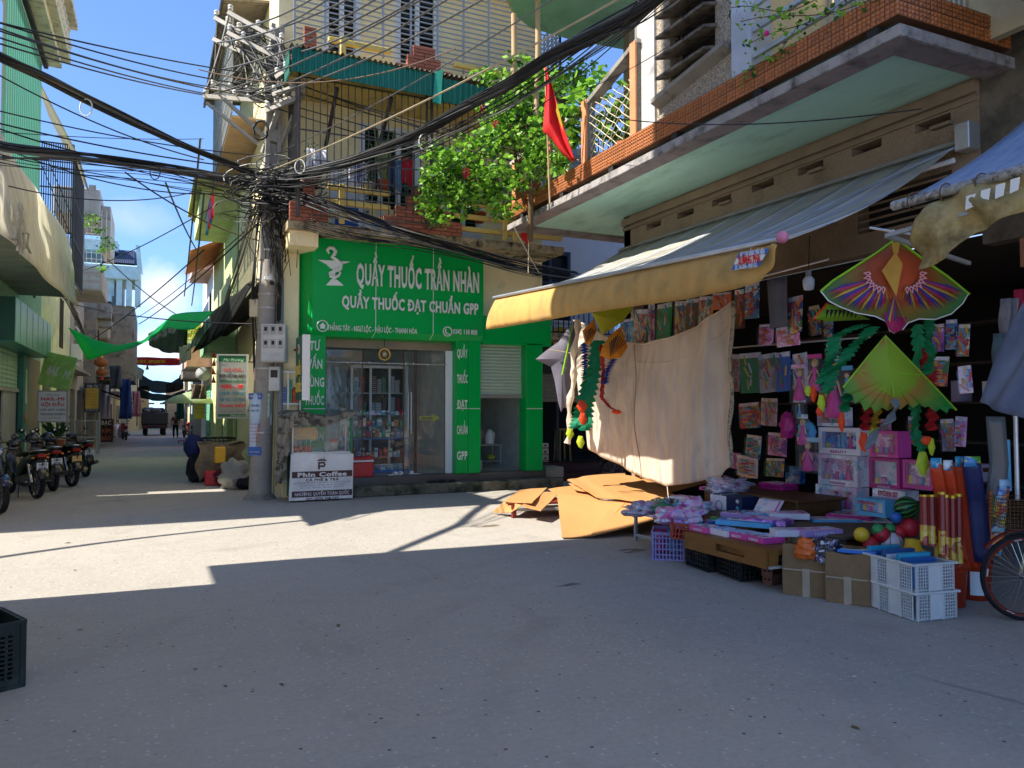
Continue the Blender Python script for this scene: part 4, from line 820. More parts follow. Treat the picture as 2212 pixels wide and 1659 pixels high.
for k in range(4):part('white_patch',MB().prism([tuple(at(2095+k*32+x,440-k*12+y,X=4.80))for x,y in((-8,-16),(12,-22),(8,6),(-10,14))],(.004,0,0),WHITE),a2)
for y in(3.7,3.45,3.2):part('wire_tie',MB().tube([(4.9+.055*cos(t),y+.01*t,C0.z+.055*sin(t))for t in[k*.6 for k in range(11)]],.006,4,mat('rusty_wire','#5a4634',rough=.7)),a2)
part('crossbar',MB().beam((4.9,3.95,2.92),(6.2,4.2,2.86),.03,None,GREYST).beam((4.9,3.95,2.92),(4.9,3.2,2.95),.03,None,GREYST),a2)
# =====================================================================  flag and creeper on the balcony end
FLR=mat('flag_red','#d81c1c',rough=.8,transl=.35);fo=[(1178,143),(1190,175),(1208,245),(1241,342),(1229,348),(1205,320),(1190,292),(1173,281),(1176,230),(1180,180)]
lf_=[(1178,143),(1181,180),(1176,230),(1173,281),(1192,298),(1212,328),(1236,349)];rt_=[(1179,143),(1190,176),(1199,210),(1208,244),(1220,284),(1232,318),(1241,347)]
def flg(u,v):
    k=v*6;i=min(5,int(k));f_=k-i;a_=Vector(lf_[i]).lerp(Vector(lf_[i+1]),f_);b_=Vector(rt_[i]).lerp(Vector(rt_[i+1]),f_);c_=a_.lerp(b_,u);p=at(c_.x,c_.y,d=11.6);return p+F3*(.05*sin(u*9+v*3))
vf=thing('national_flag','red flag with a yellow star hanging limp from the balcony corner','flag',tuple(at(1200,300,d=11.6)))
part('cloth',MB().grid(flg,12,20,FLR),vf,solid=.004)
ys_=[at(x,y,d=11.53)for x,y in((1203,222),(1213,262),(1216,282),(1208,262),(1201,240))];part('star',MB().prism([tuple(p)for p in ys_],tuple(F3*.004),mat('star_yellow','#e0c020',rough=.7)),vf)
part('pole',MB().tube([at(1177,140,d=11.65),at(1188,440,d=11.9)],.014,6,mat('bare_wood')),vf)
def leaf_mat(n,a,b):return mat(n,a,col2=b,rough=.45,transl=.45,scale=9,bump=0)
LG=leaf_mat('bright_creeper_leaf','#5aa028','#a4d044');LG2=leaf_mat('deep_creeper_leaf','#274f1c','#4b7a2a')
def leaves(mb,c,n,rad,s,ms,dr=None,rg=None):
    rg=rg or rnd
    for _ in range(n):
        v=Vector((rg.gauss(0,1),rg.gauss(0,1),rg.gauss(0,1)));v=v.normalized()*(rg.random()**.45)
        p=Vector(c)+Vector((v.x*rad[0],v.y*rad[1],v.z*rad[2]));a=Vector((rg.uniform(-1,1),rg.uniform(-1,1),rg.uniform(-.7,.5))).normalized();b_=a.cross(Vector((rg.uniform(-1,1),rg.uniform(-1,1),rg.uniform(-1,1)))).normalized();k=s*rg.uniform(.45,1.5)
        mb.add([p,p+a*k*.5+b_*k*.32,p+a*k,p+a*k*.5-b_*k*.32],[(0,1,2,3)],ms[0]if rg.random()<.66 else ms[1])
cr_=thing('bougainvillea','bright green bougainvillea with red blooms spilling over the end of the tiled balcony','climbing plant',(5.8,12.6,5.2))
cl=[(1040,330,13.0,.55,.5),(1090,300,13.0,.6,.6),(1130,340,13.0,.5,.6),(1010,390,13.1,.45,.35),(960,370,12.9,.4,.28),(1060,400,13,.5,.4),(1110,250,13.2,.5,.5),(1150,220,13.2,.4,.5),(1140,280,13.2,.35,.5),(1090,210,13.2,.35,.3),(1130,170,13.3,.25,.25),(935,385,12.9,.25,.15),(1000,430,13,.3,.2),(1080,440,12.9,.3,.3),(1155,370,12.8,.2,.4),(955,460,12.9,.14,.1),(1190,180,13.6,.35,.2),(1165,330,13.1,.2,.4),(1060,165,13.6,.2,.1),(1215,175,13.8,.3,.15),(950,330,12.9,.15,.1),(925,430,12.9,.12,.08),(1250,165,14,.25,.2)]
fo_=MB();sub=MB();r2=random.Random(3)
for(x,y,d_,rx,rz_)in cl:
    c=at(x,y,d=d_)
    for q in range(max(3,int(rx*23))):
        cc=c+Vector((r2.gauss(0,.45)*rx,r2.gauss(0,.5)*rx,r2.gauss(0,.45)*rz_));leaves(fo_,cc,42,(.24,.2,.2),.098,(LG,LG2),rg=r2)
        if q%3==0:sub.tube([c+Vector((0,.1,-.1)),c.lerp(cc,.5)+Vector((0,0,.05)),cc],[.012,.008,.004],4,mat('vine_stem','#5e4a30',rough=.9),False)
part('foliage',fo_,cr_,kind='stuff')
sub.tube([(6.2,12.6,5.3),at(1120,400,d=13.1),at(1110,300,d=13.1),at(1090,230,d=13.2)],[.05,.04,.025,.015],7,mat('vine_stem'));sub.tube([at(1145,520,d=13),at(1148,380,d=12.9),at(1142,260,d=13.2),at(1150,180,d=13.3)],[.05,.045,.03,.015],7,mat('vine_stem'));sub.tube([at(1110,400,d=13.1),at(1020,390,d=13),at(940,370,d=12.9)],[.03,.018,.006],5,mat('vine_stem'))
part('stem',sub,cr_,kind='stuff')
BL=mat('crimson_bloom','#d01848',rough=.7,transl=.3)
for(x,y)in((1044,234),(1069,268),(1006,371),(1010,380),(1030,222),(1020,225)):
    fl_=MB();c=at(x,y,d=12.7)
    for i in range(26):
        v=Vector((r2.gauss(0,1),r2.gauss(0,1),r2.gauss(0,1))).normalized()*.06;fl_.add([c,c+v+Vector((.02,0,0)),c+v*1.2,c+v+Vector((0,0,.02))],[(0,1,2,3)],BL)
    part('bloom',fl_,cr_)
part('pot',MB().lathe((6.2,12.6,5.44),[(0,0),(.16,0),(.22,.3),(.24,.3),(.24,.35),(.2,.35),(0,.3)],14,TERR),cr_)
tp2=thing('potted_shrub','leafy broad-leaved shrub behind the wire lattice of the balcony','potted plant',(6.6,9.8,5.4));f=MB()
for(x,y,r_)in((1262,200,.35),(1300,175,.3),(1240,240,.35),(1330,240,.25),(1290,285,.3),(1340,290,.2),(1215,250,.3),(1230,300,.25),(1210,340,.25)):leaves(f,at(x,y,d=12.2),60,(r_,r_,r_*.8),.16,(LG,LG2),rg=r2)
part('foliage',f,tp2,kind='stuff');part('pot',MB().lathe((6.6,9.9,5.42),[(0,0),(.16,0),(.22,.3),(0,.3)],14,TERR),tp2)
tp3=thing('trailing_vine','thin flowering vine trailing over the balcony bars above the orange tiles','climbing plant',(6.0,5.8,5.6));f=MB();s_=MB()
for(x0_,y0_,x1_,y1_)in((1900,-10,1600,60),(1850,-20,1615,110),(1760,0,1580,30),(1720,60,1600,180)):
    pts=[at(x0_+(x1_-x0_)*t,y0_+(y1_-y0_)*t+14*sin(t*5),X=5.93)for t in[k/8 for k in range(9)]];s_.tube(pts,.005,4,mat('vine_stem'),False)
    for p in pts:leaves(f,p,7,(.09,.09,.09),.06,(LG,LG2),rg=r2)
part('foliage',f,tp3,kind='stuff');part('stem',s_,tp3,kind='stuff');part('bloom',MB().ball(at(1656,72,X=5.9),.03,mat('magenta_bloom','#d8288a')),tp3)
# =====================================================================  houses out of frame that shade the crossing
OFFW=mat('ochre_house_wall','#e0d0b0',rough=.9,var=.1)
o=thing('near_corner_house','ochre corner house beside the crossing, left of the view','house',(-6,4,0))
part('wall',MB().box(-12,-2.5,1.2,7.9,0,3.0,OFFW).box(-12,-2.5,1.2,7.9,3.0,16.4,OFFW).box(-3.3,-2.5,7.9,8.85,3.9,16.4,OFFW),o)
for k in range(4):
    for j in range(3):part('window',MB().box(-2.5,-2.46,1.8+j*2.2,3.0+j*2.2,4+k*3.2,5.6+k*3.2,mat('dark_blue_glass')),o)
o=thing('far_corner_house','low house on the far corner of the crossing, left of the view','house',(-7,14,0))
part('wall',MB().box(-12,-3.15,12.5,16.4,0,8.9,OFFW),o)
# =====================================================================  left row
XF=-3.0
TW=mat('pale_teal_render','#8fb5aa',rough=.85,stain=('#5d7368',.55,.8,2));TEALB=mat('teal_sign_panel','#3f9a8a',rough=.35,var=.08);TEALD=mat('dark_teal_panel','#0d4a42',rough=.4)
l1=thing('teal_shop_house','teal shop house with striped plastic sheet wall and ornate cornice at the left edge','house',(-5,20,0))
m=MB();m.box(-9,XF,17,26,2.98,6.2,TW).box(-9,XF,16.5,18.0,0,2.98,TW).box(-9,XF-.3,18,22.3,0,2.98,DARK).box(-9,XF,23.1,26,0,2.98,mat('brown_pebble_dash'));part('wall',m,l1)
q=MB().add([(0,18,0),(0,22.1,0),(.018,22.1,.05),(.018,18,.05),(0,22.1,.1),(0,18,.1)],[(0,1,2,3),(3,2,4,5)],mat('dusty_green_shutter','#9fbfa8',rough=.5,stain=('#6a8070',.5,.75,4))).mesh('shutter_slat')
for k in range(9):part('shutter_slat',q,l1,loc=(XF-.03,0,2.1+k*.1+gz(20)))
part('shutter_foot',MB().box(XF-.04,XF+.02,18,22.1,2.02,2.1,CONCL),l1)
part('door_panel',MB().box(XF-.08,XF-.04,20.3,22.1,0,2.05,mat('white_door','#a9a9a6',rough=.7)),l1)
pl=part('pilaster',MB().cham(XF-.02,XF+.1,22.15,23.05,0,3.0,.01,mat('teal_pilaster','#1f6a5c',rough=.45)),l1)
pr=MB();WS=mat('faded_white_print','#c4d0c8',rough=.6)
for z0,z1 in((1.75,2.6),(.45,1.05)):pr.box(XF+.101,XF+.104,22.5,22.75,z0,z1,WS)
pr.lathe((XF+.103,22.6,1.4),[(0,0),(.16,0),(0,.004)],14,mat('orange_print','#d8703a',rough=.6),'x');part('faded_marks',pr,pl)
sb=part('sign_box',MB().cham(XF+.01,-2.55,18.3,24.2,2.98,3.9,.01,TEALB),l1);part('end_panel',MB().box(XF+.02,-2.56,18.27,18.299,3.0,3.88,TEALD),sb)
for k in range(6):part('panel_joint',MB().box(-2.548,-2.545,18.9+k*.9,18.92+k*.9,3.0,3.88,TEALD),sb)
def stripe_mat():
    m=bpy.data.materials.new('striped_plastic_sheet');m.use_nodes=True;nt=m.node_tree;L=nt.links.new;b=nt.nodes['Principled BSDF'];o=nt.nodes['Material Output'];tc=NN(nt,'ShaderNodeTexCoord');wv=NN(nt,'ShaderNodeTexWave')
    wv.bands_direction='Y';wv.inputs['Scale'].default_value=1.15;wv.inputs['Distortion'].default_value=.6;wv.inputs['Detail'].default_value=2;L(tc.outputs['Object'],wv.inputs[0]);r=NN(nt,'ShaderNodeValToRGB');e=r.color_ramp.elements
    e[0].color=hx('#2fa58e');e[1].color=hx('#9ccfb8');e[0].position=.2;q=e.new(.8);q.color=hx('#a88f80');e[-1].position=1;L(wv.outputs[0],r.inputs[0]);L(r.outputs[0],b.inputs['Base Color']);b.inputs['Roughness'].default_value=.35
    t=NN(nt,'ShaderNodeBsdfTranslucent');L(r.outputs[0],t.inputs[0]);ms=NN(nt,'ShaderNodeMixShader');ms.inputs[0].default_value=.5;L(b.outputs[0],ms.inputs[1]);L(t.outputs[0],ms.inputs[2]);tr=NN(nt,'ShaderNodeBsdfTransparent');m2=NN(nt,'ShaderNodeMixShader');m2.inputs[0].default_value=.38
    L(ms.outputs[0],m2.inputs[1]);L(tr.outputs[0],m2.inputs[2]);L(m2.outputs[0],o.inputs[0]);return m
part('plastic_sheet',corrugated((-2.8,23.3,5.0),(-2.8,18.0,5.0),(0,0,5.65),58,.03,stripe_mat()),l1,solid=.004)
part('sheet_edge',MB().box(-3.3,-2.82,23.28,23.36,5.0,10.6,TEALD),l1)
part('roof_edge',MB().beam((-2.7,18.0,10.7),(-2.7,23.5,10.7),.1,.12,BLACK),l1)
ORN=mat('ornate_plaster','#c9c2ac',rough=.9,stain=('#6b6658',.5,.72,4));ORB=mat('blue_plaster','#a9c0c8',rough=.9,stain=('#5d6c70',.5,.75,4))
cor=MB()
for i,(x,z0,z1)in enumerate(((-2.35,10.75,10.95),(-2.15,10.95,11.1),(-2.3,11.1,11.9),(-2.0,11.9,12.1),(-2.25,12.1,13.0),(-1.9,13.0,13.25))):cor.box(-3.2,x,18.8,23.6+(.1 if i%2 else 0),z0,z1,ORN if i<4 else ORB)
part('cornice',cor,l1)
sq=MB().lathe((0,0,0),[(.05,0),(.09,.08),(.12,.2),(.07,.35),(.05,.5),(.08,.62),(.06,.7)],8,ORN).mesh('ornament')
for i in range(12):part('ornament',sq,l1,loc=(-2.22,19.0+i*.4,11.12))
part('canopy_slab',MB().box(XF,-2.0,12.6,21.9,4.38,4.62,mat('slab_underside','#8f9a92',rough=.9,stain=('#565c55',.5,.8,1.5))),l1)
CV=mat('dirty_cream_canvas','#f0ece0',rough=.85,transl=.55,stain=('#cfc8b0',.52,.85,1.3),bump=.4,bscale=3,stretch=(1,1.5,.6))
cvT=[(-14,276),(0,290),(81,413),(150,520),(157,560)];cvB=[(-14,488),(0,500),(53,556),(120,622),(162,660)]
def canv(u,v):
    k=u*4;i=min(3,int(k));f_=k-i;a_=Vector(cvT[i]).lerp(Vector(cvT[i+1]),f_);b_=Vector(cvB[i]).lerp(Vector(cvB[i+1]),f_)
    A_=at(a_.x,a_.y,X=-2.05);B_=at(b_.x,b_.y,X=-1.8);p=A_.lerp(B_,v);p.x+=.02*sin(pi*v)+.02*sin(u*30+v*3)+.015*sin(v*9+u*12);return p
cvs=thing('canvas_awning','large dirty cream canvas hanging over the canopy of the teal shop','awning',(-1.9,17,4.2));part('canvas',MB().grid(canv,40,10,CV),cvs,solid=.008)
rg_=MB()
for i in range(9):
    x=22+rnd.uniform(0,26);pts=[at(x+j*rnd.uniform(.5,3),440+j*(13+rnd.random()*3),X=-1.75)for j in range(8)];w_=.05+.03*rnd.random()
    rg_.grid(lambda u,v:pts[min(7,int(v*7))]+Vector((.02*sin(u*6+v*9),(u-.5)*w_*2*(1.2-v),0)),3,7,CV)
part('torn_rags',rg_,cvs,kind='stuff',solid=.004)
cgl=thing('balcony_cage','tall dark barred balcony cage under a lean-to roof on the left row','cage',(-2.4,24.5,5.5))
grille(cgl,(-2.95,24.2,0),(-2.08,24.2,0),5.2,8.9,17,.012,mat('brown_black_bar','#3a3230',rough=.6),4)
grille(cgl,(-2.08,24.25,0),(-2.08,27.5,0),5.2,8.6,26,.012,mat('brown_black_bar'),4)
part('lean_to_roof',corrugated((-1.95,24.0,8.5),(-1.95,27.6,8.5),(-1.1,0,2.2),24,.02,mat('rusty_grey_sheet','#8a7f68',rough=.8)),cgl,solid=.004)
part('gable_board',MB().prism([(-1.93,23.98,8.42),(-3.02,23.98,10.62),(-3.02,23.98,10.5),(-1.99,23.98,8.4)],(0,.04,0),CREAM).beam((-2.0,24.1,8.45),(-2.95,24.1,8.45),.05,None,STEEL),cgl)
part('post',MB().beam((-2.95,24.15,4.6),(-2.95,24.15,11.0),.05,None,STEEL),cgl);part('post',MB().beam((-2.08,24.15,4.6),(-2.08,24.15,8.7),.05,None,STEEL),cgl)
part('brace',MB().beam((-2.9,24.1,8.4),(-2.1,24.1,6.3),.02,None,BLACK).beam((-2.7,24.1,8.4),(-2.1,24.1,6.9),.02,None,BLACK),cgl)
l2=thing('cream_house','pale cream house with one tall narrow window above the nail salon','house',(-5,30,0));CR2=mat('pale_cream_render','#dcd9b0',rough=.85,stain=('#a8a47c',.58,.8,2))
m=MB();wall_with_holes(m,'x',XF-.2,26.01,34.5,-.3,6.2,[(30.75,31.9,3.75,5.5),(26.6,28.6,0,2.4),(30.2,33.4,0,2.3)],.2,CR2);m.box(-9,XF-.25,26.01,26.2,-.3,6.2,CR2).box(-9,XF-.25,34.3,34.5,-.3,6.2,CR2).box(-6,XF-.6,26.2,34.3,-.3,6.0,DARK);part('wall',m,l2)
w_=part('window',MB().box(XF-.14,XF-.12,30.75,31.9,3.75,5.5,mat('dark_blue_glass')),l2);f=MB()
for y in(30.75,31.3,31.82):f.box(XF-.1,XF+.02,y,y+.08,3.75,5.5,mat('brown_frame','#5a4838',rough=.6))
part('frame',f,w_)
part('ledge',MB().box(XF,XF+.5,27.0,38,3.0,3.12,CONC),l2)
ac=thing('air_conditioner','white air conditioner unit on the left row above the ledge','air conditioner',(-2.8,35,3.4));part('casing',MB().cham(-2.99,-2.6,34.6,35.3,3.5,4.15,.02,WHITE),ac)
for k in range(7):part('grille_bar',MB().box(-2.6,-2.585,34.65,35.25,3.56+k*.08,3.575+k*.08,GREYST),ac)
wave_bump(CV,.8,.08,.6,'Y',9)
def board(name,lab,x0,y0,x1,y1,d,lines,bg,frame=None,legs=True,th=.05,tilt=0,cat='sign'):
    c=at((x0+x1)/2,(y0+y1)/2,d=d);k=d/1660;w_=(x1-x0)*k;h_=(y1-y0)*k;t=thing(name,lab,cat,tuple(c),0,world=False);t.rotation_euler=(0,tilt,0)
    nrm=Vector((0,-1,0));t.rotation_euler=(0,tilt,-YAW*.6)
    t.location=c;part('board',MB().cham(-w_/2,w_/2,0,th,-h_/2,h_/2,.008,bg),t)
    if frame:
        f=MB();e=.03
        f.box(-w_/2-e,-w_/2+e*.3,-.012,th+.01,-h_/2,h_/2,frame).box(w_/2-e*.3,w_/2+e,-.012,th+.01,-h_/2,h_/2,frame).box(-w_/2-e,w_/2+e,-.013,th+.011,h_/2,h_/2+e,frame).box(-w_/2-e,w_/2+e,-.013,th+.011,-h_/2-e,-h_/2,frame);part('frame',f,t)
    for(s,fx,fy,fw,fh,m_,bo,it)in lines:
        q=MB();text(q,s,(fx*w_,-.004,fy*h_),fw*w_,fh*h_,m_,(1,0,0),bold=bo,italic=it,lift=.001);part('lettering',q,t)
    if legs:part('post',MB().box(-w_/2-.03,-w_/2+.02,.01,.05,-c.z+gz(c.y),-h_/2-.03,GREYST),t);part('post',MB().box(w_/2-.02,w_/2+.03,.01,.05,-c.z+gz(c.y),-h_/2-.03,GREYST),t)
    return t,w_,h_
RP=mat('red_print','#c02430',rough=.6);BP=mat('navy_print','#1c2450',rough=.6);GP_=mat('grey_print','#6a6a78',rough=.6);WB=mat('white_board','#d9d9da',rough=.5,var=.04)
board('nail_salon_board','white framed board with red NAIL-MI lettering standing by the motorbikes',85,846,142,910,19.5,[('TUẤN HOA',-.02,.39,.5,.055,GP_,.005,.2),('NAIL-MI',0,.26,.82,.11,RP,.03,0),('GỘI ĐẦU',0,.07,.82,.11,RP,.03,0),('CHÀ GÓT CHÂN',0,-.11,.9,.065,BP,.02,0),('TRANG ĐIỂM',0,-.26,.86,.07,BP,.02,0),('ĐT: 0964 456 298',0,-.39,.6,.035,RP,.01,0)],WB,CONCL)
board('tilted_green_board','faded green NAIL - MI board hanging tilted above the white nail board',92,765,156,838,20.5,[('NAIL',-.12,0,.34,.26,WB,.03,.25),('-',.15,-.02,.05,.03,WB,.03,0),('MI',.32,-.05,.18,.24,WS,.02,.25)],mat('faded_lime_board','#8fc060',rough=.6,stain=('#c8cfa0',.5,.75,5)),None,False,tilt=.22)
YG=mat('mustard_board','#b99a45',rough=.6)
t,w_,h_=board('barber_board','tall yellow and blue board of small red print farther along the left row',185,829,213,888,30,[('Việt Tài',0,.42,.8,.08,WB,.01,.2)]+[(s,-.08,.24-i*.1,.7,.04,RP,.005,0)for i,s in enumerate(('CẮT TÓC','CẠO MẶT','GỘI ĐẦU','UỐN NHUỘM','LÀM MÓNG','LẤY RÁY TAI'))]+[('ĐT: 0986 559 883',0,-.46,.9,.04,WB,.01,0)],YG,BP,True)
part('head_panel',MB().box(-w_/2+.01,w_/2-.01,-.003,0,h_*.35,h_/2-.01,BP).box(-w_/2+.01,w_/2-.01,-.003,0,-h_/2+.01,-h_*.42,BP),t)
p=at(229,957);board('jeweller_board','dark brown jeweller board reading BẠC at the kerb of the left row',219,905,240,955,37.5,[('BẠC',0,.34,.9,.18,WB,.03,0),('KIM',0,0,.8,.17,mat('salmon_print','#b86a54',rough=.6),.03,0),('BẢO',0,-.33,.85,.17,mat('salmon_print'),.03,0)],mat('dark_brown_board','#2c1a16',rough=.6),None,False,.3)
GH=mat('grey_beige_render','#a39a90',rough=.9,stain=('#75695c',.55,.8,2));l3=thing('grey_terrace_house','grey house with a pillared roof terrace, white grid and creeper on the left row','house',(-4,37,0))
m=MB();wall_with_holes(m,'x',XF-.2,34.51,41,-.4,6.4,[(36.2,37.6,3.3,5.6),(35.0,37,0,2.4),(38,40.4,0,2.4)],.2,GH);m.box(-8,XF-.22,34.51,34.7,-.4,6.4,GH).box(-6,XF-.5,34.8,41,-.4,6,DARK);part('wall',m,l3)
gx0,gx1,gz0,gz1=rectY(164,579,222,629,34.2);part('terrace_parapet',MB().cham(-3.2,gx1,34.0,38,gz0,gz1,.04,GH),l3)
for k in(0,1,2):part('parapet_panel',MB().box(-2.6+.05,gx1-.08,33.985,33.998,gz0+.08+k*.33,gz0+.3+k*.33,CONCL),l3)
tx0,tx1,tz0,tz1=rectY(161,409,217,467,34.2);part('roof_parapet',MB().cham(-3.6,tx1,34.0,38,tz0,tz1,.04,CONCL).cham(tx1,tx1+.35,34.6,38,tz0-1.2,tz1-.5,.03,CONCL),l3)
for k in(0,1):part('parapet_panel',MB().box(-2.4,tx1-.15,33.985,33.998,tz0+.15+k*.6,tz0+.6+k*.6,GH),l3)
part('terrace_pillar',MB().cham(-3.0,-2.55,34.02,34.5,gz1,tz0,.02,mat('blue_grey_pillar','#8f939c',rough=.85)),l3)
q=MB().beam((-2.5,34.1,0),(gx1-.05,34.1,0),.025,None,WHITE).mesh('grid_bar')
for k in range(9):part('grid_bar',q,l3,loc=(0,0,gz1+.1+k*.25))
q=MB().beam((0,34.1,gz1),(0,34.1,gz1+2.3),.02,None,WHITE).mesh('grid_bar')
for k in range(6):part('grid_bar',q,l3,loc=(-2.45+k*.17,-.0,0))
w_=part('window',MB().box(XF-.15,XF-.13,36.2,37.6,3.3,5.6,mat('pale_glass','#a8c8dc',rough=.2)),l3)
q=MB().beam((XF+.05,35.9,0),(XF+.05,37.9,0),.03,None,WHITE).mesh('window_bar')
for k in range(11):part('window_bar',q,w_,loc=(0,0,3.2+k*.25))
v=thing('creeper','thin creeper with small leaves on the white grid of the grey terrace','climbing plant',(-2,34,7));f=MB()
for(x,y,r_)in((200,478,.5),(190,470,.4),(215,500,.3),(220,540,.25),(228,520,.35),(222,580,.2),(240,530,.3)):leaves(f,at(x,y,Y=33.9),45,(r_,.2,r_*.7),.11,(LG,LG2),rg=r2)
part('foliage',f,v,kind='stuff')
l4=thing('blue_roof_house','pale blue house with a dark tiled roof beyond the grey terrace','house',(-4,50,0));PB=mat('pale_aqua_trim','#b4d4d8',rough=.8)
m=MB().box(-8,-2.6,44,58,-.6,8.6,mat('grey_blue_wall','#9aa0aa',rough=.9)).box(-8,-2.0,43.6,58,7.0,7.3,PB).box(-8,-1.75,43.7,50,9.6,10.1,PB);part('wall',m,l4)
for y in(43.7,47.0,50.5):part('column',MB().box(-2.3,-1.9,y,y+.4,7.3,9.6,PB),l4)
RT=mat('navy_roof_tile','#3a4258',rough=.4);q=MB()
x0,x1,z0,z1=rectY(222,533,293,571,43.5)
for i in range(17):
    for j in range(9):a_=Vector((x0+(x1-x0)*i/17,43.3+j*.15,z0+(z1-z0)*j/9));q.tube([a_,a_+Vector((0,.16,(z1-z0)/9*1.02))],.075,5,RT,False)
part('roof_tiles',q,l4,kind='stuff');part('roof_deck',MB().prism([(x0,43.4,z0-.05),(x1+.1,43.4,z0-.05),(x1+.1,44.75,z1-.1),(x0,44.75,z1-.1)],(0,0,.06),RT),l4)
bx0,bx1,bz0,bz1=rectY(222,573,303,604,43.4);part('eave_beam',MB().cham(bx0-3,bx1,43.2,47,bz0,bz1,.05,PB),l4);cz0=at(260,660,Y=43.4).z
for px in(258,279,298):x=at(px,620,Y=43.6).x;part('column',MB().box(x-.13,x+.13,43.4,43.7,cz0,bz0,PB),l4)
part('upper_room',MB().box(bx0-3,bx1-.8,44.6,47,cz0,bz0,mat('grey_blue_wall')),l4);part('lower_wall',MB().box(bx0-3,at(290,700,Y=43.6).x,43.6,52,3.0,cz0,CONC),l4)
part('gable_end',MB().prism([(x1+.1,43.2,z0-.3),(x1+.35,43.2,z0-.5),(x1+.2,43.2,z1+.1),(x1+.0,43.2,z1+.1)],(0,.1,0),PB),l4)
grille(l4,(-2.1,43.75,0),(-1.7,46,0),7.4,9.5,12,.015,WHITE,6)
part('balcony',MB().cham(-3,-1.9,42.5,48,5.6,6.3,.04,mat('grey_blue_wall')).cham(-3,-2.0,42.6,48,5.0,5.6,.1,CONCL),l4)
l5=thing('grey_concrete_house','bare grey concrete house with balconies beyond the grey terrace','house',(-4,44,0))
m=MB().box(-8,-2.5,41,44,-.5,6.9,CONC).box(-2.5,-1.9,41.2,43.9,5.9,6.6,CONC).box(-2.5,-1.9,41.2,43.9,3.1,3.3,CONC);part('wall',m,l5)
w_=part('window',MB().box(-2.48,-2.46,42,43.2,3.9,5.4,DARK),l5)
FC=['#b8ab94','#c8b98a','#a8a49c','#c9c2a8','#b9907c','#9aaab0','#d0c490','#a89a80']
for i,(side,y0,y1,x,h)in enumerate([(-1,58,66,-2.8,6.0),(-1,66,75,-2.6,7.2),(-1,75,88,-2.2,6.2),(-1,88,105,-1.6,7.0),(1,52,62,2.8,6.2),(1,62,74,2.9,7.0),(1,74,88,3.2,6.0),(1,88,105,3.4,6.8),(1,105,125,1.5,5.6),(-1,105,125,-.6,5.2)]):
    x1=x-6 if side<0 else x+6;t=thing('distant_house','%s house number %d of the far row on the %s of the street'%(['grey beige','ochre','grey','cream','pinkish','blue grey','yellow','tan','grey beige low','ochre low'][i],(i%4)+1,'left' if side<0 else 'right'),'house',((x+x1)/2,(y0+y1)/2,gz(y0)),group='far houses along the street')
    t['label']=['beige far house just beyond the blue roofed house','ochre far house second beyond the blue roof','grey far house third beyond the blue roof','cream far house near the left end of the street','pinkish far house behind the pole on the right row','blue grey far house second on the far right row','yellow far house third on the far right row','tan far house near the right end of the street','low house closing the street on the right','low house closing the street on the left'][i]
    wm=mat('far_wall_%d'%(i%8),FC[i%8],rough=.9);part('wall',MB().box(min(x,x1),max(x,x1),y0,y1-.05,gz(y0)-.4,h+gz(y0),wm).box(min(x,x-side*.7),max(x,x-side*.7),y0+.3,y1-.6,3+gz(y0),3.15+gz(y0),CONC),t)
    for k in range(2):
        for lv_ in(.4,3.6):part('window',MB().box(x-.03,x+.03,y0+1+k*3.4,y0+2.6+k*3.4,gz(y0)+lv_,gz(y0)+lv_+1.9,DARK),t)
# =====================================================================  right row beyond the chemist
LGW=mat('lime_render','#c8cf92',rough=.85,stain=('#98a468',.55,.8,2));r1_=thing('lime_house','lime green house with a deep cornice behind the electricity pole','house',(5,26,0))
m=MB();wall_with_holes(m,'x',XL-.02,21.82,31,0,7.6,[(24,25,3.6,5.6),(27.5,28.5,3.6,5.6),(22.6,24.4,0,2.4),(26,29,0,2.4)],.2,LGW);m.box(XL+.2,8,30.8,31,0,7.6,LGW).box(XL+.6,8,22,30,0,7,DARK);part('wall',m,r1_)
part('cornice',MB().box(1.1,XL,22,26,6.9,7.5,LGW).box(1.0,XL,21.9,26.1,7.5,7.66,mat('olive_cornice','#a8a860',rough=.85)).box(.9,XL,21.85,26.2,7.66,7.8,mat('olive_cornice')),r1_);part('mint_ledge',MB().box(1.3,XL,22.1,25.9,3.2,3.9,mat('mint_base','#9fc8a0',rough=.85)),r1_)
for y in(24,27.5):
    w_=part('window',MB().box(XL+.06,XL+.08,y,y+1,3.6,5.6,PANE),r1_);part('frame',MB().box(XL-.05,XL+.04,y,y+.07,3.6,5.6,WHITE).box(XL-.05,XL+.04,y+.93,y+1,3.6,5.6,WHITE).box(XL-.05,XL+.04,y+.07,y+.93,4.8,4.86,WHITE),w_)
part('tiled_eave',corrugated((1.0,31,6.6),(1.0,26.3,6.6),(1.0,0,.5),22,.03,mat('orange_roof_tile','#c07048',rough=.7)),r1_,solid=.01)
r2_=thing('pink_house','pink and white house with a balcony of flowers far along the right row','house',(5,35,0));PK_=mat('pink_render','#d8a898',rough=.85)
m=MB().box(2.0,8,31.02,38,-.3,8.2,WHITE).box(1.3,2.0,31.3,35,6.9,7.3,PK_).box(1.2,2.0,31.2,35.1,7.3,7.5,PK_).box(1.1,2.0,31.3,36,3.2,3.9,PK_).box(1.0,2.0,31.2,36.1,3.9,4.05,CONC).box(2.0,2.02,32,33.4,4.2,6.2,DARK);part('wall',m,r2_)
fx=thing('flower_box','yellow green flowering shrub spilling over the pink balcony','potted plant',(1.2,32,4.1));f=MB();leaves(f,(1.35,32.4,4.6),420,(.45,1.3,.5),.16,(mat('yellow_green_leaf','#9aa838',col2='#c8c050',rough=.6,transl=.4),LG),rg=r2);part('foliage',f,fx,kind='stuff')
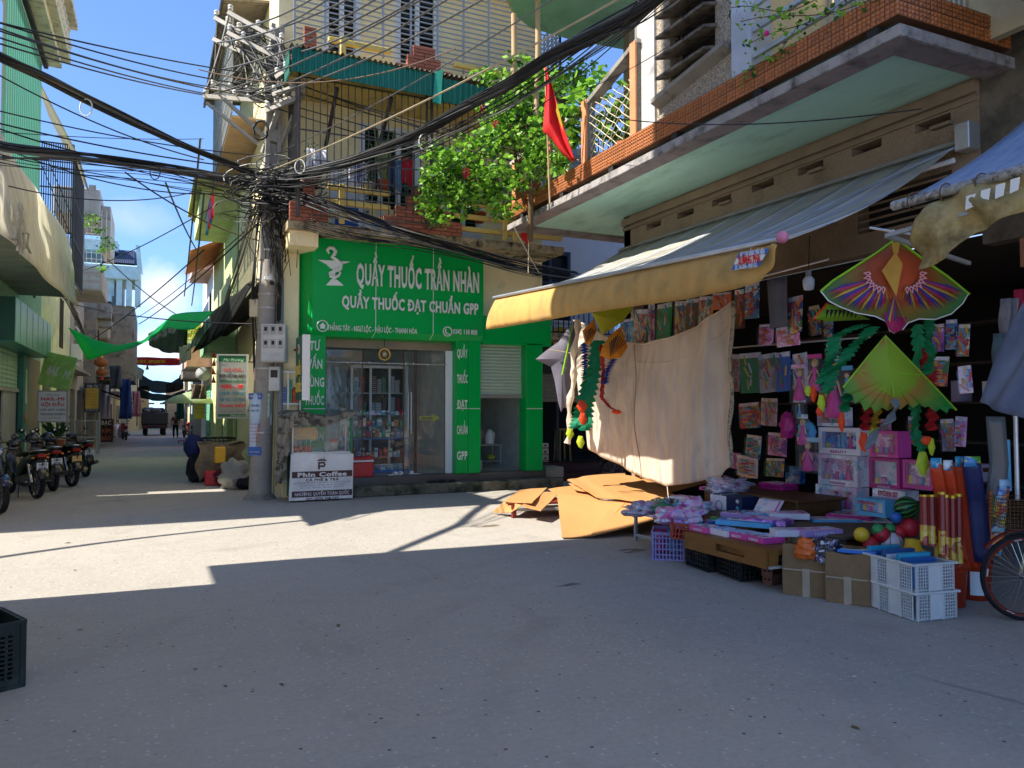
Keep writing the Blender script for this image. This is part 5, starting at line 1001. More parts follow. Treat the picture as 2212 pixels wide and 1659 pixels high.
r3_=thing('plain_house','plain weathered house with a mouldy canopy on the far right row','house',(5,42,0));part('wall',MB().box(2.2,8,38.05,52,-.4,6.6,mat('far_wall_1')).box(1.2,2.2,38.3,44,3.0,3.3,CONC),r3_)
sh=thing('green_shop_front','green slatted shop shutter beyond the nail salon sign on the right','shop front',(2,33,0))
q=MB().box(1.96,1.995,31.6,34.2,-.04,.04,mat('mint_slat','#6fb894',rough=.6)).mesh('slat')
for k in range(20):part('slat',q,sh,loc=(0,0,.4+k*.11))
pa=thing('parasol','pale green parasol beside the green shutter on the right of the street','parasol',(1.2,31,gz(31)));part('canopy',MB().lathe((1.25,31,2.15),[(1.0,-.35),(.6,-.1),(0,.1)],8,mat('pale_green_canvas','#a8b890',rough=.8,transl=.3)),pa,solid=.005);part('pole',MB().cyl((1.25,31,gz(31)),(1.25,31,2.2),.02,m=GREYST),pa)
board('yellow_notice','yellow notice board with small print on the right of the street',420,868,446,905,33,[('CẦM ĐỒ',0,.3,.7,.1,GP_,.01,0),('SỬA CHỮA',0,.1,.7,.08,GP_,.01,0),('ĐIỆN THOẠI',0,-.12,.7,.08,GP_,.01,0)],mat('yellow_board','#d8c83c',rough=.6),None,False)
NG=mat('grey_white_board','#868d8e',rough=.6);GR2=mat('green_print','#1a7a50',rough=.6);TL=mat('teal_print','#1a7a9a',rough=.6)
t,w_,h_=board('salon_sign','tall grey salon sign with green bands and NAIL - MI in red, left of the pole',472,768,531,901,16.6,[('Mai Phương',.05,.43,.7,.05,mat('pale_script','#9fc8b0',rough=.6),.005,.3),('Chuyên',-.3,.355,.25,.03,GP_,.005,.2),('Gội Đầu',.02,.27,.66,.055,RP,.01,.3),('BÓP CỔ VAI GÁY',0,.17,.88,.055,BLACK,.02,0),('NGÂM CHÂN THUỐC BẮC',0,.085,.86,.04,GR2,.02,0),('NAIL - MI',0,0,.72,.065,REDP,.04,.2),('DÓN MI - THÁI CHỈ',0,-.115,.86,.055,TL,.02,0),('HẤP TÓC - LẤY MỤN',0,-.215,.86,.055,TL,.02,0),('TRANG ĐIỂM',0,-.315,.9,.045,RP,.03,0),('Chà gót chân',0,-.40,.8,.045,GP_,.005,.3),('0978 530 65',.2,-.475,.5,.03,mat('pale_script'),.01,0)],NG,GREYST,False)
part('green_band',MB().box(-w_/2+.01,w_/2-.01,-.003,0,h_*.4,h_/2-.01,mat('dark_green_sign')).box(-w_/2+.01,w_/2-.01,-.003,0,-h_/2+.01,-h_*.45,mat('dark_green_sign')),t)
part('bracket',MB().beam((w_/2,.03,h_*.4),(w_/2+.45,.1,h_*.4),.03,None,STEEL).beam((w_/2,.03,-h_*.4),(w_/2+.45,.1,-h_*.4),.03,None,STEEL),t)
bx_=board('panel_sign','dark teal composite panel sign behind the pole',591,680,636,742,14.9,[('COMPOSITE PANEL',0,.4,.9,.06,WS,.005,0),('Phat',.1,0,.5,.12,WS,.01,.2)],mat('petrol_panel','#17435a',rough=.5),None,False)[0]
lt_=thing('side_lean_to','dark barn-like lean-to of boards and nets between the pole and the side street','lean-to',(1.7,17,2.6))
part('net_roof',MB().grid(lambda u,v:(lambda a,b:a.lerp(b,v)+Vector((0,0,-.12*sin(pi*v)+.03*sin(u*14))))(at(566+(475-566)*0,600,d=14.6).lerp(at(640,590,d=14.9),u),at(410,765,d=23).lerp(at(500,720,d=21),u)),10,14,mat('black_net_cloth','#0e0f10',rough=.9,transl=.1)),lt_,solid=.004)
part('gutter',MB().tube([at(640,585,d=14.8),at(470,690,d=22)],.05,8,GREYST),lt_)
c3=thing('side_cabinet','white framed glass cabinet in the side window left of the chemist','cabinet',(2.3,14.4,.3));cc3=MB()
for x in(2.06,2.2,2.42):cc3.box(x,x+.03,14.38,14.42,.3,2.3,CABF)
for z in(.3,1.2,1.7,2.28):cc3.box(2.09,2.42,14.382,14.418,z,z+.03,CABF)
part('frame',cc3,c3);packets(c3,2.1,2.4,14.46,1.73,.4,3,True);packets(c3,2.1,2.4,14.46,1.23,.35,3,True)
# =====================================================================  tarpaulins and nets across the street
def ribbon(T,B,dT,dB,m,n=36,wv=.06,k=5):
    def ip(P_,u):
        q=u*(len(P_)-1);i=min(len(P_)-2,int(q));return Vector(P_[i]).lerp(Vector(P_[i+1]),q-i)
    def fn(u,v):
        a_=ip(T,u);b_=ip(B,u);d_=(dT[0]+(dT[1]-dT[0])*u)*(1-v)+(dB[0]+(dB[1]-dB[0])*u)*v;c_=a_.lerp(b_,v);p=at(c_.x,c_.y,d=d_);p.y+=wv*sin(u*k*6+v*4);p.z+=wv*.3*sin(u*k*3.1+1+v*3);return p
    return MB().grid(fn,n,10,m)
GT=mat('green_tarpaulin','#10d880',rough=.6,transl=.75,var=.06,bump=.1,bscale=12);BN=mat('black_shade_net','#14181a',rough=.9,transl=.25,alpha=.88,bump=0);GN=mat('grey_green_net','#6f9482',rough=.9,transl=.45,alpha=.9,bump=0)
single('green_tarpaulin',ribbon([(147,708),(204,734),(255,745),(309,737),(342,706),(371,679),(418,675),(462,671)],[(189,777),(214,770),(250,762),(291,749),(330,730),(366,708),(392,711),(420,712)],(26,19),(24,18.4),GT),'bright green tarpaulin slung across the narrow street','tarpaulin',solid=.004)
single('shade_net',ribbon([(320,722),(345,706),(375,704),(405,708)],[(322,745),(350,760),(380,764),(404,758)],(23,21),(23,21),BN),'sagging black shade net behind the green tarpaulin','shade net','shade nets over the street',solid=.003)
single('shade_net',ribbon([(462,672),(500,640),(550,602)],[(415,762),(452,742),(500,700)],(18.5,14.8),(20,17),BN,20),'steep black shade net beside the concrete pole','shade net','shade nets over the street',solid=.003)
single('shade_net',ribbon([(462,672),(440,700),(425,715)],[(458,700),(425,745),(402,760)],(18.5,19),(18.5,19),GN,14),'grey green net strip joining the green tarpaulin and the black net','shade net','shade nets over the street',solid=.003)
single('cream_cloth',ribbon([(387,750),(412,742)],[(388,788),(413,775)],(20,20),(20,20),CV,8),'cream cloth hanging under the nets beside the red banner','cloth',solid=.004)
single('shade_net',ribbon([(300,806),(330,822),(370,825),(396,812)],[(300,838),(330,848),(365,850),(396,840)],(42,38),(42,38),BN),'black net sagging over the lorry, upper of two','shade net','shade nets over the street',solid=.003)
single('shade_net',ribbon([(296,836),(330,850),(370,853),(400,842)],[(300,858),(330,866),(365,866),(398,856)],(50,46),(50,46),mat('dark_teal_net','#1f4a48',rough=.9,transl=.3,alpha=.9,bump=0)),'dark teal net sagging over the lorry, lower of two','shade net','shade nets over the street',solid=.003)
bt=thing('red_banner','red banner with yellow slogan stretched across the street beyond the green tarpaulin','banner',tuple(at(325,780,d=48)));part('cloth',ribbon([(265,770),(330,772),(390,774)],[(266,787),(330,790),(390,789)],(50,47),(50,47),FLR,20,.03),bt,solid=.004)
q=MB();text(q,'ĐẢNG CỘNG SẢN VIỆT NAM QUANG VINH MUÔN NĂM',at(328,781,d=47.8),3.1,.2,mat('star_yellow'),R3,bold=.03);part('lettering',q,bt)
st_aw=mat('striped_tarp','#3f8ab0',col2='#c8b458',scale=9,stretch=(4,.3,4),rough=.8,transl=.3)
single('striped_tarpaulin',ribbon([(265,778),(290,788),(312,800)],[(270,800),(288,812),(306,822)],(40,42),(39,41),st_aw,16),'blue and yellow striped tarpaulin on the left under the red banner','tarpaulin',solid=.004)
for i,(x,y,s_)in enumerate(((218,783,1),(220,804,.8))):
    p=at(x,y,d=32);l_=thing('lantern',('upper red and gold silk lantern on the left row','lower red silk lantern on the left row')[i],'lantern',tuple(p),group='lanterns on the left row');part('shade',MB().ball(p,.27*s_,mat('lantern_red','#b04030',col2='#c88a4a',rough=.6,transl=.4),12,.72),l_);part('cap',MB().cyl(p+Vector((0,0,.19*s_)),p+Vector((0,0,.26*s_)),.08,m=mat('brass')),l_);part('tassel',MB().cyl(p-Vector((0,0,.2*s_)),p-Vector((0,0,.4*s_)),.03,.06,8,REDP),l_)
for i,(x,y0,y1,dd_)in enumerate(((461,756,829,19),(317,770,800,46),(395,790,815,44))):
    f=MB()
    for k in range(4 if i==0 else 2):a_=at(x+2*sin(k*2),y0+(y1-y0)*k/(4 if i==0 else 2),d=dd_);b_=at(x+1,y0+(y1-y0)*(k+.9)/(4 if i==0 else 2),d=dd_);s_=(b_-a_).length*.3;f.prism([a_,b_+R3*s_,b_-R3*s_],(0,.01,0),mat('orange_red_cloth','#d84a28',rough=.8,transl=.3))
    single('pennant',f,('string of orange red pennants beside the salon sign','red flag on a stick over the left row under the banner','red flag over the right row under the banner')[i],'pennant')
p=at(222,935);q=at(222,740,d=(p-E3).dot(F3));sl_=thing('street_lamp','black street lamp with a curved arm over the left row','street lamp',tuple(p));part('pole',MB().tube([p,q],.07,8,CONCL),sl_);part('arm',MB().tube([q,q+Vector((.1,0,.7)),q+Vector((.6,0,1.15)),q+Vector((.95,0,1.3))],.035,6,STEEL),sl_);part('lamp_head',MB().cham(q.x+.85,q.x+1.45,q.y-.1,q.y+.1,q.z+1.22,q.z+1.36,.03,BLACK),sl_);part('junction',MB().cham(q.x-.3,q.x+.3,q.y-.3,q.y,q.z-.9,q.z,.05,BLACK),sl_)
p=at(401,936);mpz=thing('utility_pole','distant concrete pole with a white meter box on the right of the street','pole',tuple(p));dd_=(p-E3).dot(F3);q=at(401,700,d=dd_);part('shaft',MB().cham(p.x-.14,p.x+.14,p.y-.12,p.y+.12,p.z,q.z,.02,CONC),mpz);a_=at(390,822,d=dd_-.4);b_=at(412,799,d=dd_-.4);part('meter_box',MB().cham(a_.x,b_.x,a_.y-.1,a_.y+.15,a_.z,b_.z,.02,WHITE),mpz)
single('white_post',MB().tube([at(233,940),at(239,800,d=37)],.05,6,WHITE),'leaning white post beside the jeweller board','post')
p=at(438,808,d=24);single('metal_dish',MB().lathe(p,[(0,.1),(.2,.06),(.22,-.06),(.0,-.09)],14,WHITE,'y'),'round white metal dish hanging on the right of the street','dish')
p=at(452,700,d=19)
for i,(y0,x,z)in enumerate(((39,-1.6,2.9),(46,-1.4,2.9),(53,-1.3,2.8))):single('shop_canopy',MB().grid(lambda u,v:(XF+.2+(x-XF)*u,y0+5.5*v,z+gz(y0)-.5*u-.12*sin(pi*v)*u),6,8,BN),('nearest','middle','farthest')[i]+' dark net canopy over the far left shop fronts','canopy','net canopies on the left row',solid=.005)
for i,(x0,y0,x1,y1,d_,c,lab)in enumerate(((257,819,283,905,34,'#1f3a78','blue cloth panel hanging on the far left shops'),(285,845,303,900,40,'#c88890','pinkish clothes hanging at the far left shops'),(236,790,262,840,33,'#4a5058','dark folded tarpaulin on the far left row'),(380,858,396,905,42,'#2c6a58','green cloth hanging on the far right shops'),(412,830,444,862,27,'#5a4c40','brown board above the yellow notice'))):single('hanging_cloth',MB().grid(lambda u,v:at(x0+(x1-x0)*u,y0+(y1-y0)*v,d=d_)+F3*(.1*sin(u*12+v*3)),8,6,mat('street_cloth_%d'%i,c,rough=.85)),lab,'cloth',solid=.008)
# =====================================================================  concrete pole with its arms, boxes and cables
PX,PY=1.76,14.55
pole=thing('utility_pole','concrete electricity pole with meter boxes and tangled cables beside the green sign','pole',(PX,PY,0))
PC=mat('pole_concrete','#a29c92',rough=.9,bump=.35,bscale=25,stain=('#6b655c',.5,.78,2.5))
top=at(599,58,d=14.15)
def pax(z):return Vector((PX+(top.x-PX)*z/top.z,PY+(top.y-PY)*z/top.z,z))
sh_=MB();n=12
for i in range(n):
    a_,b_=pax(top.z*i/n),pax(top.z*(i+1)/n);w0=.205-.105*i/n;w1=.205-.105*(i+1)/n
    if i<6:sh_.tube([a_,b_],[w0,w1],10,PC)
    else:
        for s_ in(-1,1):sh_.beam(a_+Vector((s_*w0*.78,0,0)),b_+Vector((s_*w1*.78,0,0)),.075,.24,PC)
        sh_.beam(a_+(b_-a_)*.3,b_-(b_-a_)*.05,w0*1.56-.076,.1,PC,(0,1,0));sh_.beam(a_,a_+(b_-a_)*.3,w0*1.56-.076,.22,PC,(0,1,0))
sh_.lathe((PX,PY,0),[(.3,0),(.26,.06),(.21,.1)],10,CONC)
part('shaft',sh_,pole)
ANG=mat('galvanised_angle','#a8a49a',rough=.55,metal=.3,stain=('#7a5a40',.6,.75,9));INS=mat('porcelain','#d8d4cc',rough=.3)
arms=[((493,27),(612,93),13.9),((464,39),(560,92),14.1),((492,71),(606,129),13.9),((461,85),(555,128),14.1),((440,208),(562,218),13.9),((455,190),(600,216),14.2),((596,168),(668,117),13.6),((600,182),(690,140),13.8),((590,205),(662,180),13.6),((600,222),(655,205),13.9),((575,240),(650,210),13.7)]
insm=MB().lathe((0,0,0),[(.012,0),(.012,.03),(.045,.035),(.045,.06),(.025,.07),(.045,.08),(.045,.11),(.02,.13),(0,.13)],10,INS).mesh('insulator')
ends=[]
for i,(a,b,d_)in enumerate(arms):
    A_=at(*a,d=d_);B_=at(*b,d=d_-.1);part('cross_arm',MB().beam(A_,B_,.07,.07,ANG),pole)
    for t_ in(.04,.3,.55,.8,.97):
        if(i+int(t_*10))%4==3:continue
        p=A_.lerp(B_,t_)+Vector((0,0,.035));part('insulator',insm,pole,loc=p);ends.append(p+Vector((0,0,.1)))
for(a,b,w_)in(((446,222),(558,312),.06),((484,214),(574,298),.09),((648,214),(600,333),.06),((606,222),(568,330),.09),((668,120),(610,180),.05),((475,190),(470,212),.05)):part('brace',MB().beam(at(*a,d=13.8),at(*b,d=14.1),w_,.05,ANG),pole)
part('cable_coil',MB().tube([at(563,281,d=13.8)+R3*(.13*cos(t)*(1+.1*sin(t*7)))+Vector((0,0,.17*sin(t)))for t in[k*.3 for k in range(64)]],.022,5,BLACK),pole)
def bx2(name,x0,y0,x1,y1,d,dp,m,parent,b=.012):
    c=at((x0+x1)/2,(y0+y1)/2,d=d);k=d/1660;t=MB().cham(-(x1-x0)*k/2,(x1-x0)*k/2,-dp/2,dp/2,-(y1-y0)*k/2,(y1-y0)*k/2,b,m)
    me=t.mesh(name);o=bpy.data.objects.new(name,me);COL.objects.link(o);o.parent=parent;o.location=c-(ORG.get(parent.name)or Vector());o.rotation_euler=(0,0,-YAW*.8);return o,(x1-x0)*k,(y1-y0)*k
MBX=mat('meter_box_grey','#c4c3bd',rough=.5,stain=('#8a867c',.58,.8,6));DG=mat('meter_window','#2f3234',rough=.2)
def face(o,x,z,w_,h_,m,y,name='window',dp=.006):return part(name,MB().cham(x-w_/2,x+w_/2,y-dp,y,z-h_/2,z+h_/2,.002,m),o)
o,w_,h_=bx2('meter_box',568,701,619,783,13.75,.28,MBX,pole)
for i in range(3):
    for j in range(2):f_=face(o,-w_*.3+i*w_*.3,h_*.34-j*h_*.36,w_*.22,h_*.24,mat('meter_frame','#a9a8a2',rough=.5),-.143);part('pane',MB().box(-w_*.3+i*w_*.3-w_*.06,-w_*.3+i*w_*.3+w_*.06,-.153,-.1495,h_*.34-j*h_*.36-.02,h_*.34-j*h_*.36+.05,DG),f_)
face(o,0,-h_*.38,w_*.9,h_*.16,MBX,-.143,'lower_cover',.02)
o,w_,h_=bx2('meter_box',583,792,607,845,13.9,.22,MBX,pole)
face(o,0,h_*.2,w_*.6,h_*.3,DG,-.112)
bx2('junction_box',540,646,559,686,13.9,.12,mat('beige_plastic','#c8b998',rough=.5),pole,.02)
o,w_,h_=bx2('security_camera',575,599,591,608,13.8,.35,WHITE,pole);bx2('camera_bracket',553,601,575,606,13.95,.05,GREYST,pole);bx2('camera_lens',584,607,591,615,13.7,.1,BLACK,pole)
for z in(1.2,2.35,3.0,3.45,3.7,4.5):c=pax(z);r_=.21-.105*z/top.z;part('steel_band',MB().lathe(c,[(r_+.006,-.015),(r_+.006,.015)],14,mat('band_steel','#b8b8b4',rough=.4,metal=.6)),pole)
def poster(lab,x0,y0,x1,y1,d,bg,lines,name='poster',curl=0):
    c=at((x0+x1)/2,(y0+y1)/2,d=d);k=d/1660;w_=(x1-x0)*k;h_=(y1-y0)*k;t=thing(name,lab,'poster',tuple(c),0,world=False);t.rotation_euler=(0,0,-YAW*.9)
    part('sheet',MB().grid(lambda u,v:((u-.5)*w_,curl*(abs(u-.5)*2)**2*.06+.015*sin(v*6)*(1 if curl else 0),(v-.5)*h_),8,8,bg),t,solid=.003)
    for(s,fx,fy,fw,fh,m_)in lines:q=MB();text(q,s,(fx*w_,-.006-(.012 if curl else 0),fy*h_),fw*w_,fh*h_,m_,(1,0,0),bold=.02,lift=.001);part('lettering',q,t)
    return t,w_,h_
poster('pink paper advert for land on the pole',549,796,574,820,13.82,mat('pink_paper','#e0c8c8',rough=.8),[('BÁN ĐẤT',0,.3,.8,.2,RP),('CHÍNH CHỦ',0,0,.85,.2,RP),('0942 386222',0,-.32,.85,.18,RP)])
poster('green and white leaflet on the pole, right of the blue banner',558,850,582,903,13.8,mat('mint_paper','#a8d0b8',rough=.7),[('TUYỂN SINH',0,.33,.8,.1,GR2),('KHAI GIẢNG',0,.1,.8,.1,GR2),('LỚP MẦM NON',0,-.15,.8,.1,RP)])
poster('blank white sheet below the green leaflet on the pole',560,893,586,918,13.84,WB,[])
t,w_,h_=poster('blue and white milk banner hanging down the left of the pole',536,849,566,984,13.72,mat('blue_white_vinyl','#bcd0e4',rough=.4),[('THIÊN SỨA',0,.45,.8,.04,WB),('SỮA NON',0,.3,.6,.035,BP),('CAO CẤP',0,.22,.6,.03,BP)]+[('- UY TÍN CHẤT LƯỢNG',-.02,.0-i*.055,.8,.02,RP)for i in range(6)]+[('GỌI NGAY',0,-.44,.7,.025,WB)],'vinyl_banner',1)
part('blue_band',MB().box(-w_/2+.005,w_/2-.005,-.004,0,h_*.4,h_/2-.005,mat('band_blue','#2f62b0',rough=.4)).box(-w_/2+.005,w_/2-.005,-.004,0,-h_/2+.005,-h_*.36,mat('band_blue')),t)
# ---- wires
WB1=mat('cable_black','#16171a',rough=.55,var=.1,bump=0);WG=mat('cable_grey','#6a6a68',rough=.5,var=.1,bump=0);WC=mat('cable_cream','#b8a988',rough=.7,bump=0)
def sagp(A_,B_,sag,n=16):return[A_.lerp(B_,t/n)+Vector((0,0,-sag*4*(t/n)*(1-t/n)))for t in range(n+1)]
def wire(A_,B_,sag=.2,r=.012,m=WB1,lab=None,grp='overhead wires',n=16,cat='wire',name='overhead_wire'):
    return single(name,MB().tube(sagp(Vector(A_),Vector(B_),sag,n),r,4,m,False),lab,cat,grp)
hang=[(-.05,38,553,186,.1),(0,42,550,160,.06),(0,55,520,205,.08),(0,70,447,203,.06),(0,84,440,205,.06),(0,48,470,190,.1)]
tl6=['thin wire across the blue sky, topmost, from the left edge to the pole','wire second from the top across the sky','wire third from the top across the sky','wire fourth from the top across the sky','wire fifth from the top across the sky','thin wire close under the topmost sky wire']
for i,(x0,y0,x1,y1,sg_)in enumerate(hang):A_=at(x0-60,y0-8,d=8.6);B_=at(x1,y1,d=14);wire(A_,B_,sg_,.011,WB1,tl6[i])
mid=[((-60,130),(440,345),.15,.012,'wire below the thick bundle that follows it down to the pole'),((-60,225),(553,335),.1,.010,'wire across the middle of the sky strip, upper of four'),((-60,252),(640,372),.12,.012,'wire across the middle of the sky strip, second of four'),((-60,258),(560,385),.2,.012,'wire across the middle of the sky strip, third of four'),((-60,280),(440,300),.05,.006,'very thin wire across the middle of the sky strip'),((-60,380),(427,413),.25,.009,'low drooping wire over the grey parapet'),((-60,330),(700,380),.08,.007,'thin light wire ending right of the pole'),((-60,290),(520,415),.3,.010,'wire crossing in front of the barred cage')]
for a,b,sg_,r_,lab in mid:wire(at(*a,d=10.5),at(*b,d=14),sg_,r_,WB1,lab)
def bundle(name,lab,path,n,spread,r,m=WB1,sag=0,twist=1.0,grp=None,cat='cable bundle'):
    """path: points; n strands that keep together like a bound bundle"""
    b=MB();rg=random.Random(hash(lab)%1000 if False else len(lab))
    P_=[Vector(p)for p in path];seg=[]
    for i in range(len(P_)-1):
        for k in range(6):seg.append(P_[i].lerp(P_[i+1],k/6))
    seg.append(P_[-1]);N=len(seg)
    for s_ in range(2):seg=[seg[0]]+[(seg[i-1]+seg[i]*2+seg[i+1])/4 for i in range(1,N-1)]+[seg[-1]]
    for j in range(n):
        a0=rg.uniform(0,6.28);rr=spread*sqrt(rg.random());f_=rg.uniform(.15,.5)*twist;ph_=rg.uniform(0,6);dr=rg.uniform(0,.6)
        b.tube([q+R3*(rr*cos(a0+i*f_*.3))*(.0+1)+Vector((0,0,rr*sin(a0+i*f_*.3)-spread*.7*dr*abs(sin(i*f_*.4+ph_))))for i,q in enumerate(seg)],r*rg.uniform(.7,1.3),4,m if rg.random()<.8 else WG,False)
    return single(name,b,lab,cat,grp)
P7=lambda l,Z=None,d=None:[at(x,y,Z=Z)if Z else at(x,y,d=d)for x,y in l]
def pd(l):return[at(x,y,d=d_)for x,y,d_ in l]
kn=at(575,395,d=14)
bundle('cable_bundle','thick black cable bundle slanting across the sky from the upper left to the pole',[Vector((-5.5,6.2,5.9)),Vector((-3.4,8.6,5.75))]+pd([(0,122,8.9),(100,168,9.9),(200,219,10.9),(300,268,11.8),(393,311,12.7),(480,345,13.4),(575,385,14)]),12,.055,.022)
bundle('cable_bundle','second black cable bundle sagging lower across the sky to the pole',[Vector((-10,8.6,5.8)),Vector((-6,11.0,5.5))]+pd([(0,316,10.3),(100,327,11.2),(200,340,12),(353,363,13.0),(450,378,13.6),(575,402,14)]),14,.075,.016)
bundle('cable_bundle','loose thin cables drooping under the second bundle on the left',pd([(-80,325,9.6),(60,345,10.8),(180,358,11.8),(300,372,12.6),(420,395,13.3),(575,425,14)]),8,.16,.007)
bundle('cable_bundle','thick cable bundle rising from the pole over the tree to the upper right',[kn]+[at(x,y,Z=5.62)for x,y in((650,378),(760,348),(900,290),(1000,232))]+[at(x,y,Z=5.75)for x,y in((1100,180),(1200,112),(1300,62),(1400,8))]+[Vector((4.9,3.0,6.2)),Vector((5.2,-4,6.6))],26,.085,.014)
bundle('cable_bundle','loose strands sagging below the rising bundle over the tree',[kn]+[at(x,y,Z=5.5)for x,y in((650,388),(760,362),(900,312),(1010,250))]+[at(x,y,Z=5.6)for x,y in((1100,205),(1220,125),(1330,62),(1420,12))]+[Vector((4.95,2.5,6.0))],12,.16,.008)
bundle('cable_bundle','black cable bundle sweeping down from the pole across the top of the green sign',pd([(575,405,13.9),(660,428,13.3),(760,462,13.0),(880,503,13.0),(980,532,13.6),(1080,562,14.6),(1180,585,15.6),(1250,596,16.1)]),16,.10,.010)
bundle('cable_bundle','slack cables hanging just over the edge of the green sign',pd([(575,430,13.9),(660,478,13.4),(760,505,13.2),(880,520,13.3),(1000,545,13.9),(1120,578,15),(1200,592,15.8)]),9,.13,.007)
bundle('cable_bundle','dark cable hanks running down the left side of the pole',pd([(572,420,13.9),(560,480,13.9),(553,560,13.85),(548,640,13.85),(550,720,13.85),(552,800,13.9)]),9,.05,.007)
bundle('cable_bundle','slack black cables hanging down the right side of the pole',pd([(590,420,13.8),(600,470,13.8),(600,540,13.8),(603,600,13.85),(600,690,13.9)]),9,.05,.009)
bundle('cable_bundle','dusty cables swinging from the pole to the lime green wall',pd([(570,425,13.9),(548,470,14.5),(520,560,16),(490,640,18),(480,690,19)]),10,.09,.008,WG)
bundle('cable_bundle','ragged black cables strung along the front of the left row',pd([(-60,470,12),(0,520,13.5),(60,575,16),(120,620,20),(145,645,23),(165,690,27),(185,740,31)]),7,.10,.012)
tg=MB();rg=random.Random(11)
for i in range(110):
    c=at(rg.gauss(592,36),rg.gauss(406,28),d=rg.uniform(13.4,14.0));r0=rg.uniform(.08,.36);a0=rg.uniform(0,6);e_=rg.uniform(.2,.7)
    tg.tube([c+R3*(r0*1.6*cos(a0+t*.5))+Vector((0,0,r0*e_*sin(a0+t*.5)-.01*t))+F3*(.06*sin(t))for t in range(rg.randint(6,13))],rg.uniform(.006,.012),4,WB1 if rg.random()<.8 else WG,False)
for i in range(34):
    x=rg.gauss(578,26);A_=at(x,rg.uniform(400,430),d=13.8);B_=at(x+rg.gauss(0,20),rg.uniform(480,640),d=13.9);tg.tube([A_,A_.lerp(B_,.4)+R3*rg.gauss(0,.12),A_.lerp(B_,.7)+R3*rg.gauss(0,.1),B_],rg.uniform(.005,.009),4,WB1,False)
for i in range(120):
    A_=rg.choice(ends);B_=rg.choice(ends)
    if(A_-B_).length<1.6:tg.tube(sagp(A_,B_,rg.uniform(-.12,.3),8),rg.uniform(.008,.013),4,WB1 if rg.random()<.6 else WG,False)
part('cable_tangle',tg,pole,kind='stuff')
ur=[((500,60),(760,-60)),((520,85),(800,-70)),((470,92),(860,-60)),((560,105),(900,-60)),((480,150),(935,-50)),((600,122),(960,-40)),((455,205),(1010,-60)),((520,215),(1060,-60)),((560,212),(1110,-40))]
nm=['first','second','third','fourth','fifth','sixth','seventh','eighth','ninth']
for i,(a,b)in enumerate(ur):wire(at(*a,d=14),at(*b,d=9.4),.16,.016,WG,'%s grey wire, counted from the left, fanning from the pole arms to the top edge'%nm[i],'wires fanning to the top edge')
ex=[((630,175),(1000,300),.05,.011,WB1),((650,185),(1010,290),.04,.010,WB1),((660,205),(1130,330),.04,.011,WB1),((620,225),(1100,345),.04,.010,WB1),((600,235),(1060,360),.05,.010,WB1)]
for i,(a,b,sg_,r_,m_)in enumerate(ex):wire(at(*a,d=13.7),at(*b,d=13.15),sg_,r_,m_,'%s of the black wires crossing in front of the barred balcony'%nm[i],'wires in front of the barred balcony')
wire(at(559,378,d=14),at(1440,-60,d=7.5),.12,.014,WC,'cream rope stretched from the pole over the tree to the top edge','ropes',cat='rope',name='rope')
wire(at(430,150,d=12),at(985,105,d=11.5),.35,.010,mat('cable_brown','#7a6450',rough=.7),'brown wire sagging across the green corrugated skirt')
wire(at(600,330,d=14),at(1240,-30,d=9),.1,.011,WG,'dark wire crossing the upper bars toward the top edge')
wire(at(880,410,d=13.2),at(1400,30,d=8.6),.2,.009,WB1,'thin wire running beside the rising bundle')
wire(at(1290,250,d=9.5),at(1990,235,d=6.2),.12,.006,WB1,'thin black wire across the tiled balcony front')
wire(at(1200,212,d=11),at(1460,90,d=8),.08,.005,WB1,'fine wire across the balcony lattice')
for i,(a,b,d1,d2)in enumerate((((433,300),(398,640),14,30),((441,420),(414,660),14.5,30),((358,395),(440,560),13,22),((270,372),(560,520),12.5,15),((160,590),(470,440),26,15),((290,690),(560,470),30,15),((150,655),(560,700),25,16),((232,560),(400,690),24,30),((560,480),(300,700),14,34),((440,540),(180,745),17,30))):wire(at(*a,d=d1),at(*b,d=d2),.15,.008+.0004*d2,WB1,'%s of the thin wires crisscrossing over the narrow street'%(nm+['tenth'])[i],'wires over the narrow street')
for i,(x,y,d_,lab)in enumerate(((186,226,10.7,'white wire loop hanging on the thick bundle over the street'),(648,355,13.0,'pale wire loop under the rising bundle near the pole'),(918,300,11,'wire loop hanging below the rising bundle by the tree'),(335,367,12.8,'black wire loop round the second bundle'))):c=at(x,y,d=d_);single('wire_loop',MB().tube([c+R3*(.085*cos(t))+Vector((0,0,.12*sin(t)-.04))for t in[k*.45 for k in range(16)]],.009,5,WHITE if i<3 else BLACK),lab,'wire loop','wire loops on the bundles')
wire(at(1142,510,d=13),at(1141,590,d=13),0,.008,WC,'pale string hanging from the creeper in front of the green sign',cat='string',name='string')
wire(at(1110,490,d=12.8),at(1165,590,d=13.4),.02,.01,WC,'slanting pale string from the creeper toward the sign',cat='string',name='string')
# =====================================================================  coffee cart
ct=thing('coffee_cart','white coffee cart with a glazed top half covered by a camouflage tarpaulin','cart',(2.68,13.5,0));CW=mat('cart_vinyl','#dfe0de',rough=.4,stain=('#b8b4ac',.6,.8,3));BR=mat('cart_brown_print','#4a2420',rough=.5);CG=mat('cart_green_side','#1f7a48',rough=.5)
cx0,cx1,cy=2.12,3.25,13.72
part('front_panel',MB().prism([(cx0+.02,cy-.0,.03),(cx1,cy,.03),(cx1+.01,cy,.82),(cx0+.05,cy,.84)],(0,.03,0),CW),ct)
part('cabinet',MB().cham(cx0+.06,cx1-.02,cy+.031,cy+.5,.06,.8,.01,CG),ct)
fr=MB();WF=mat('cart_frame','#d4d8d6',rough=.4)
for x in(cx0+.08,cx1-.03):
    for y in(cy+.03,cy+.47):fr.beam((x,y,.84),(x,y,1.48),.025,None,WF)
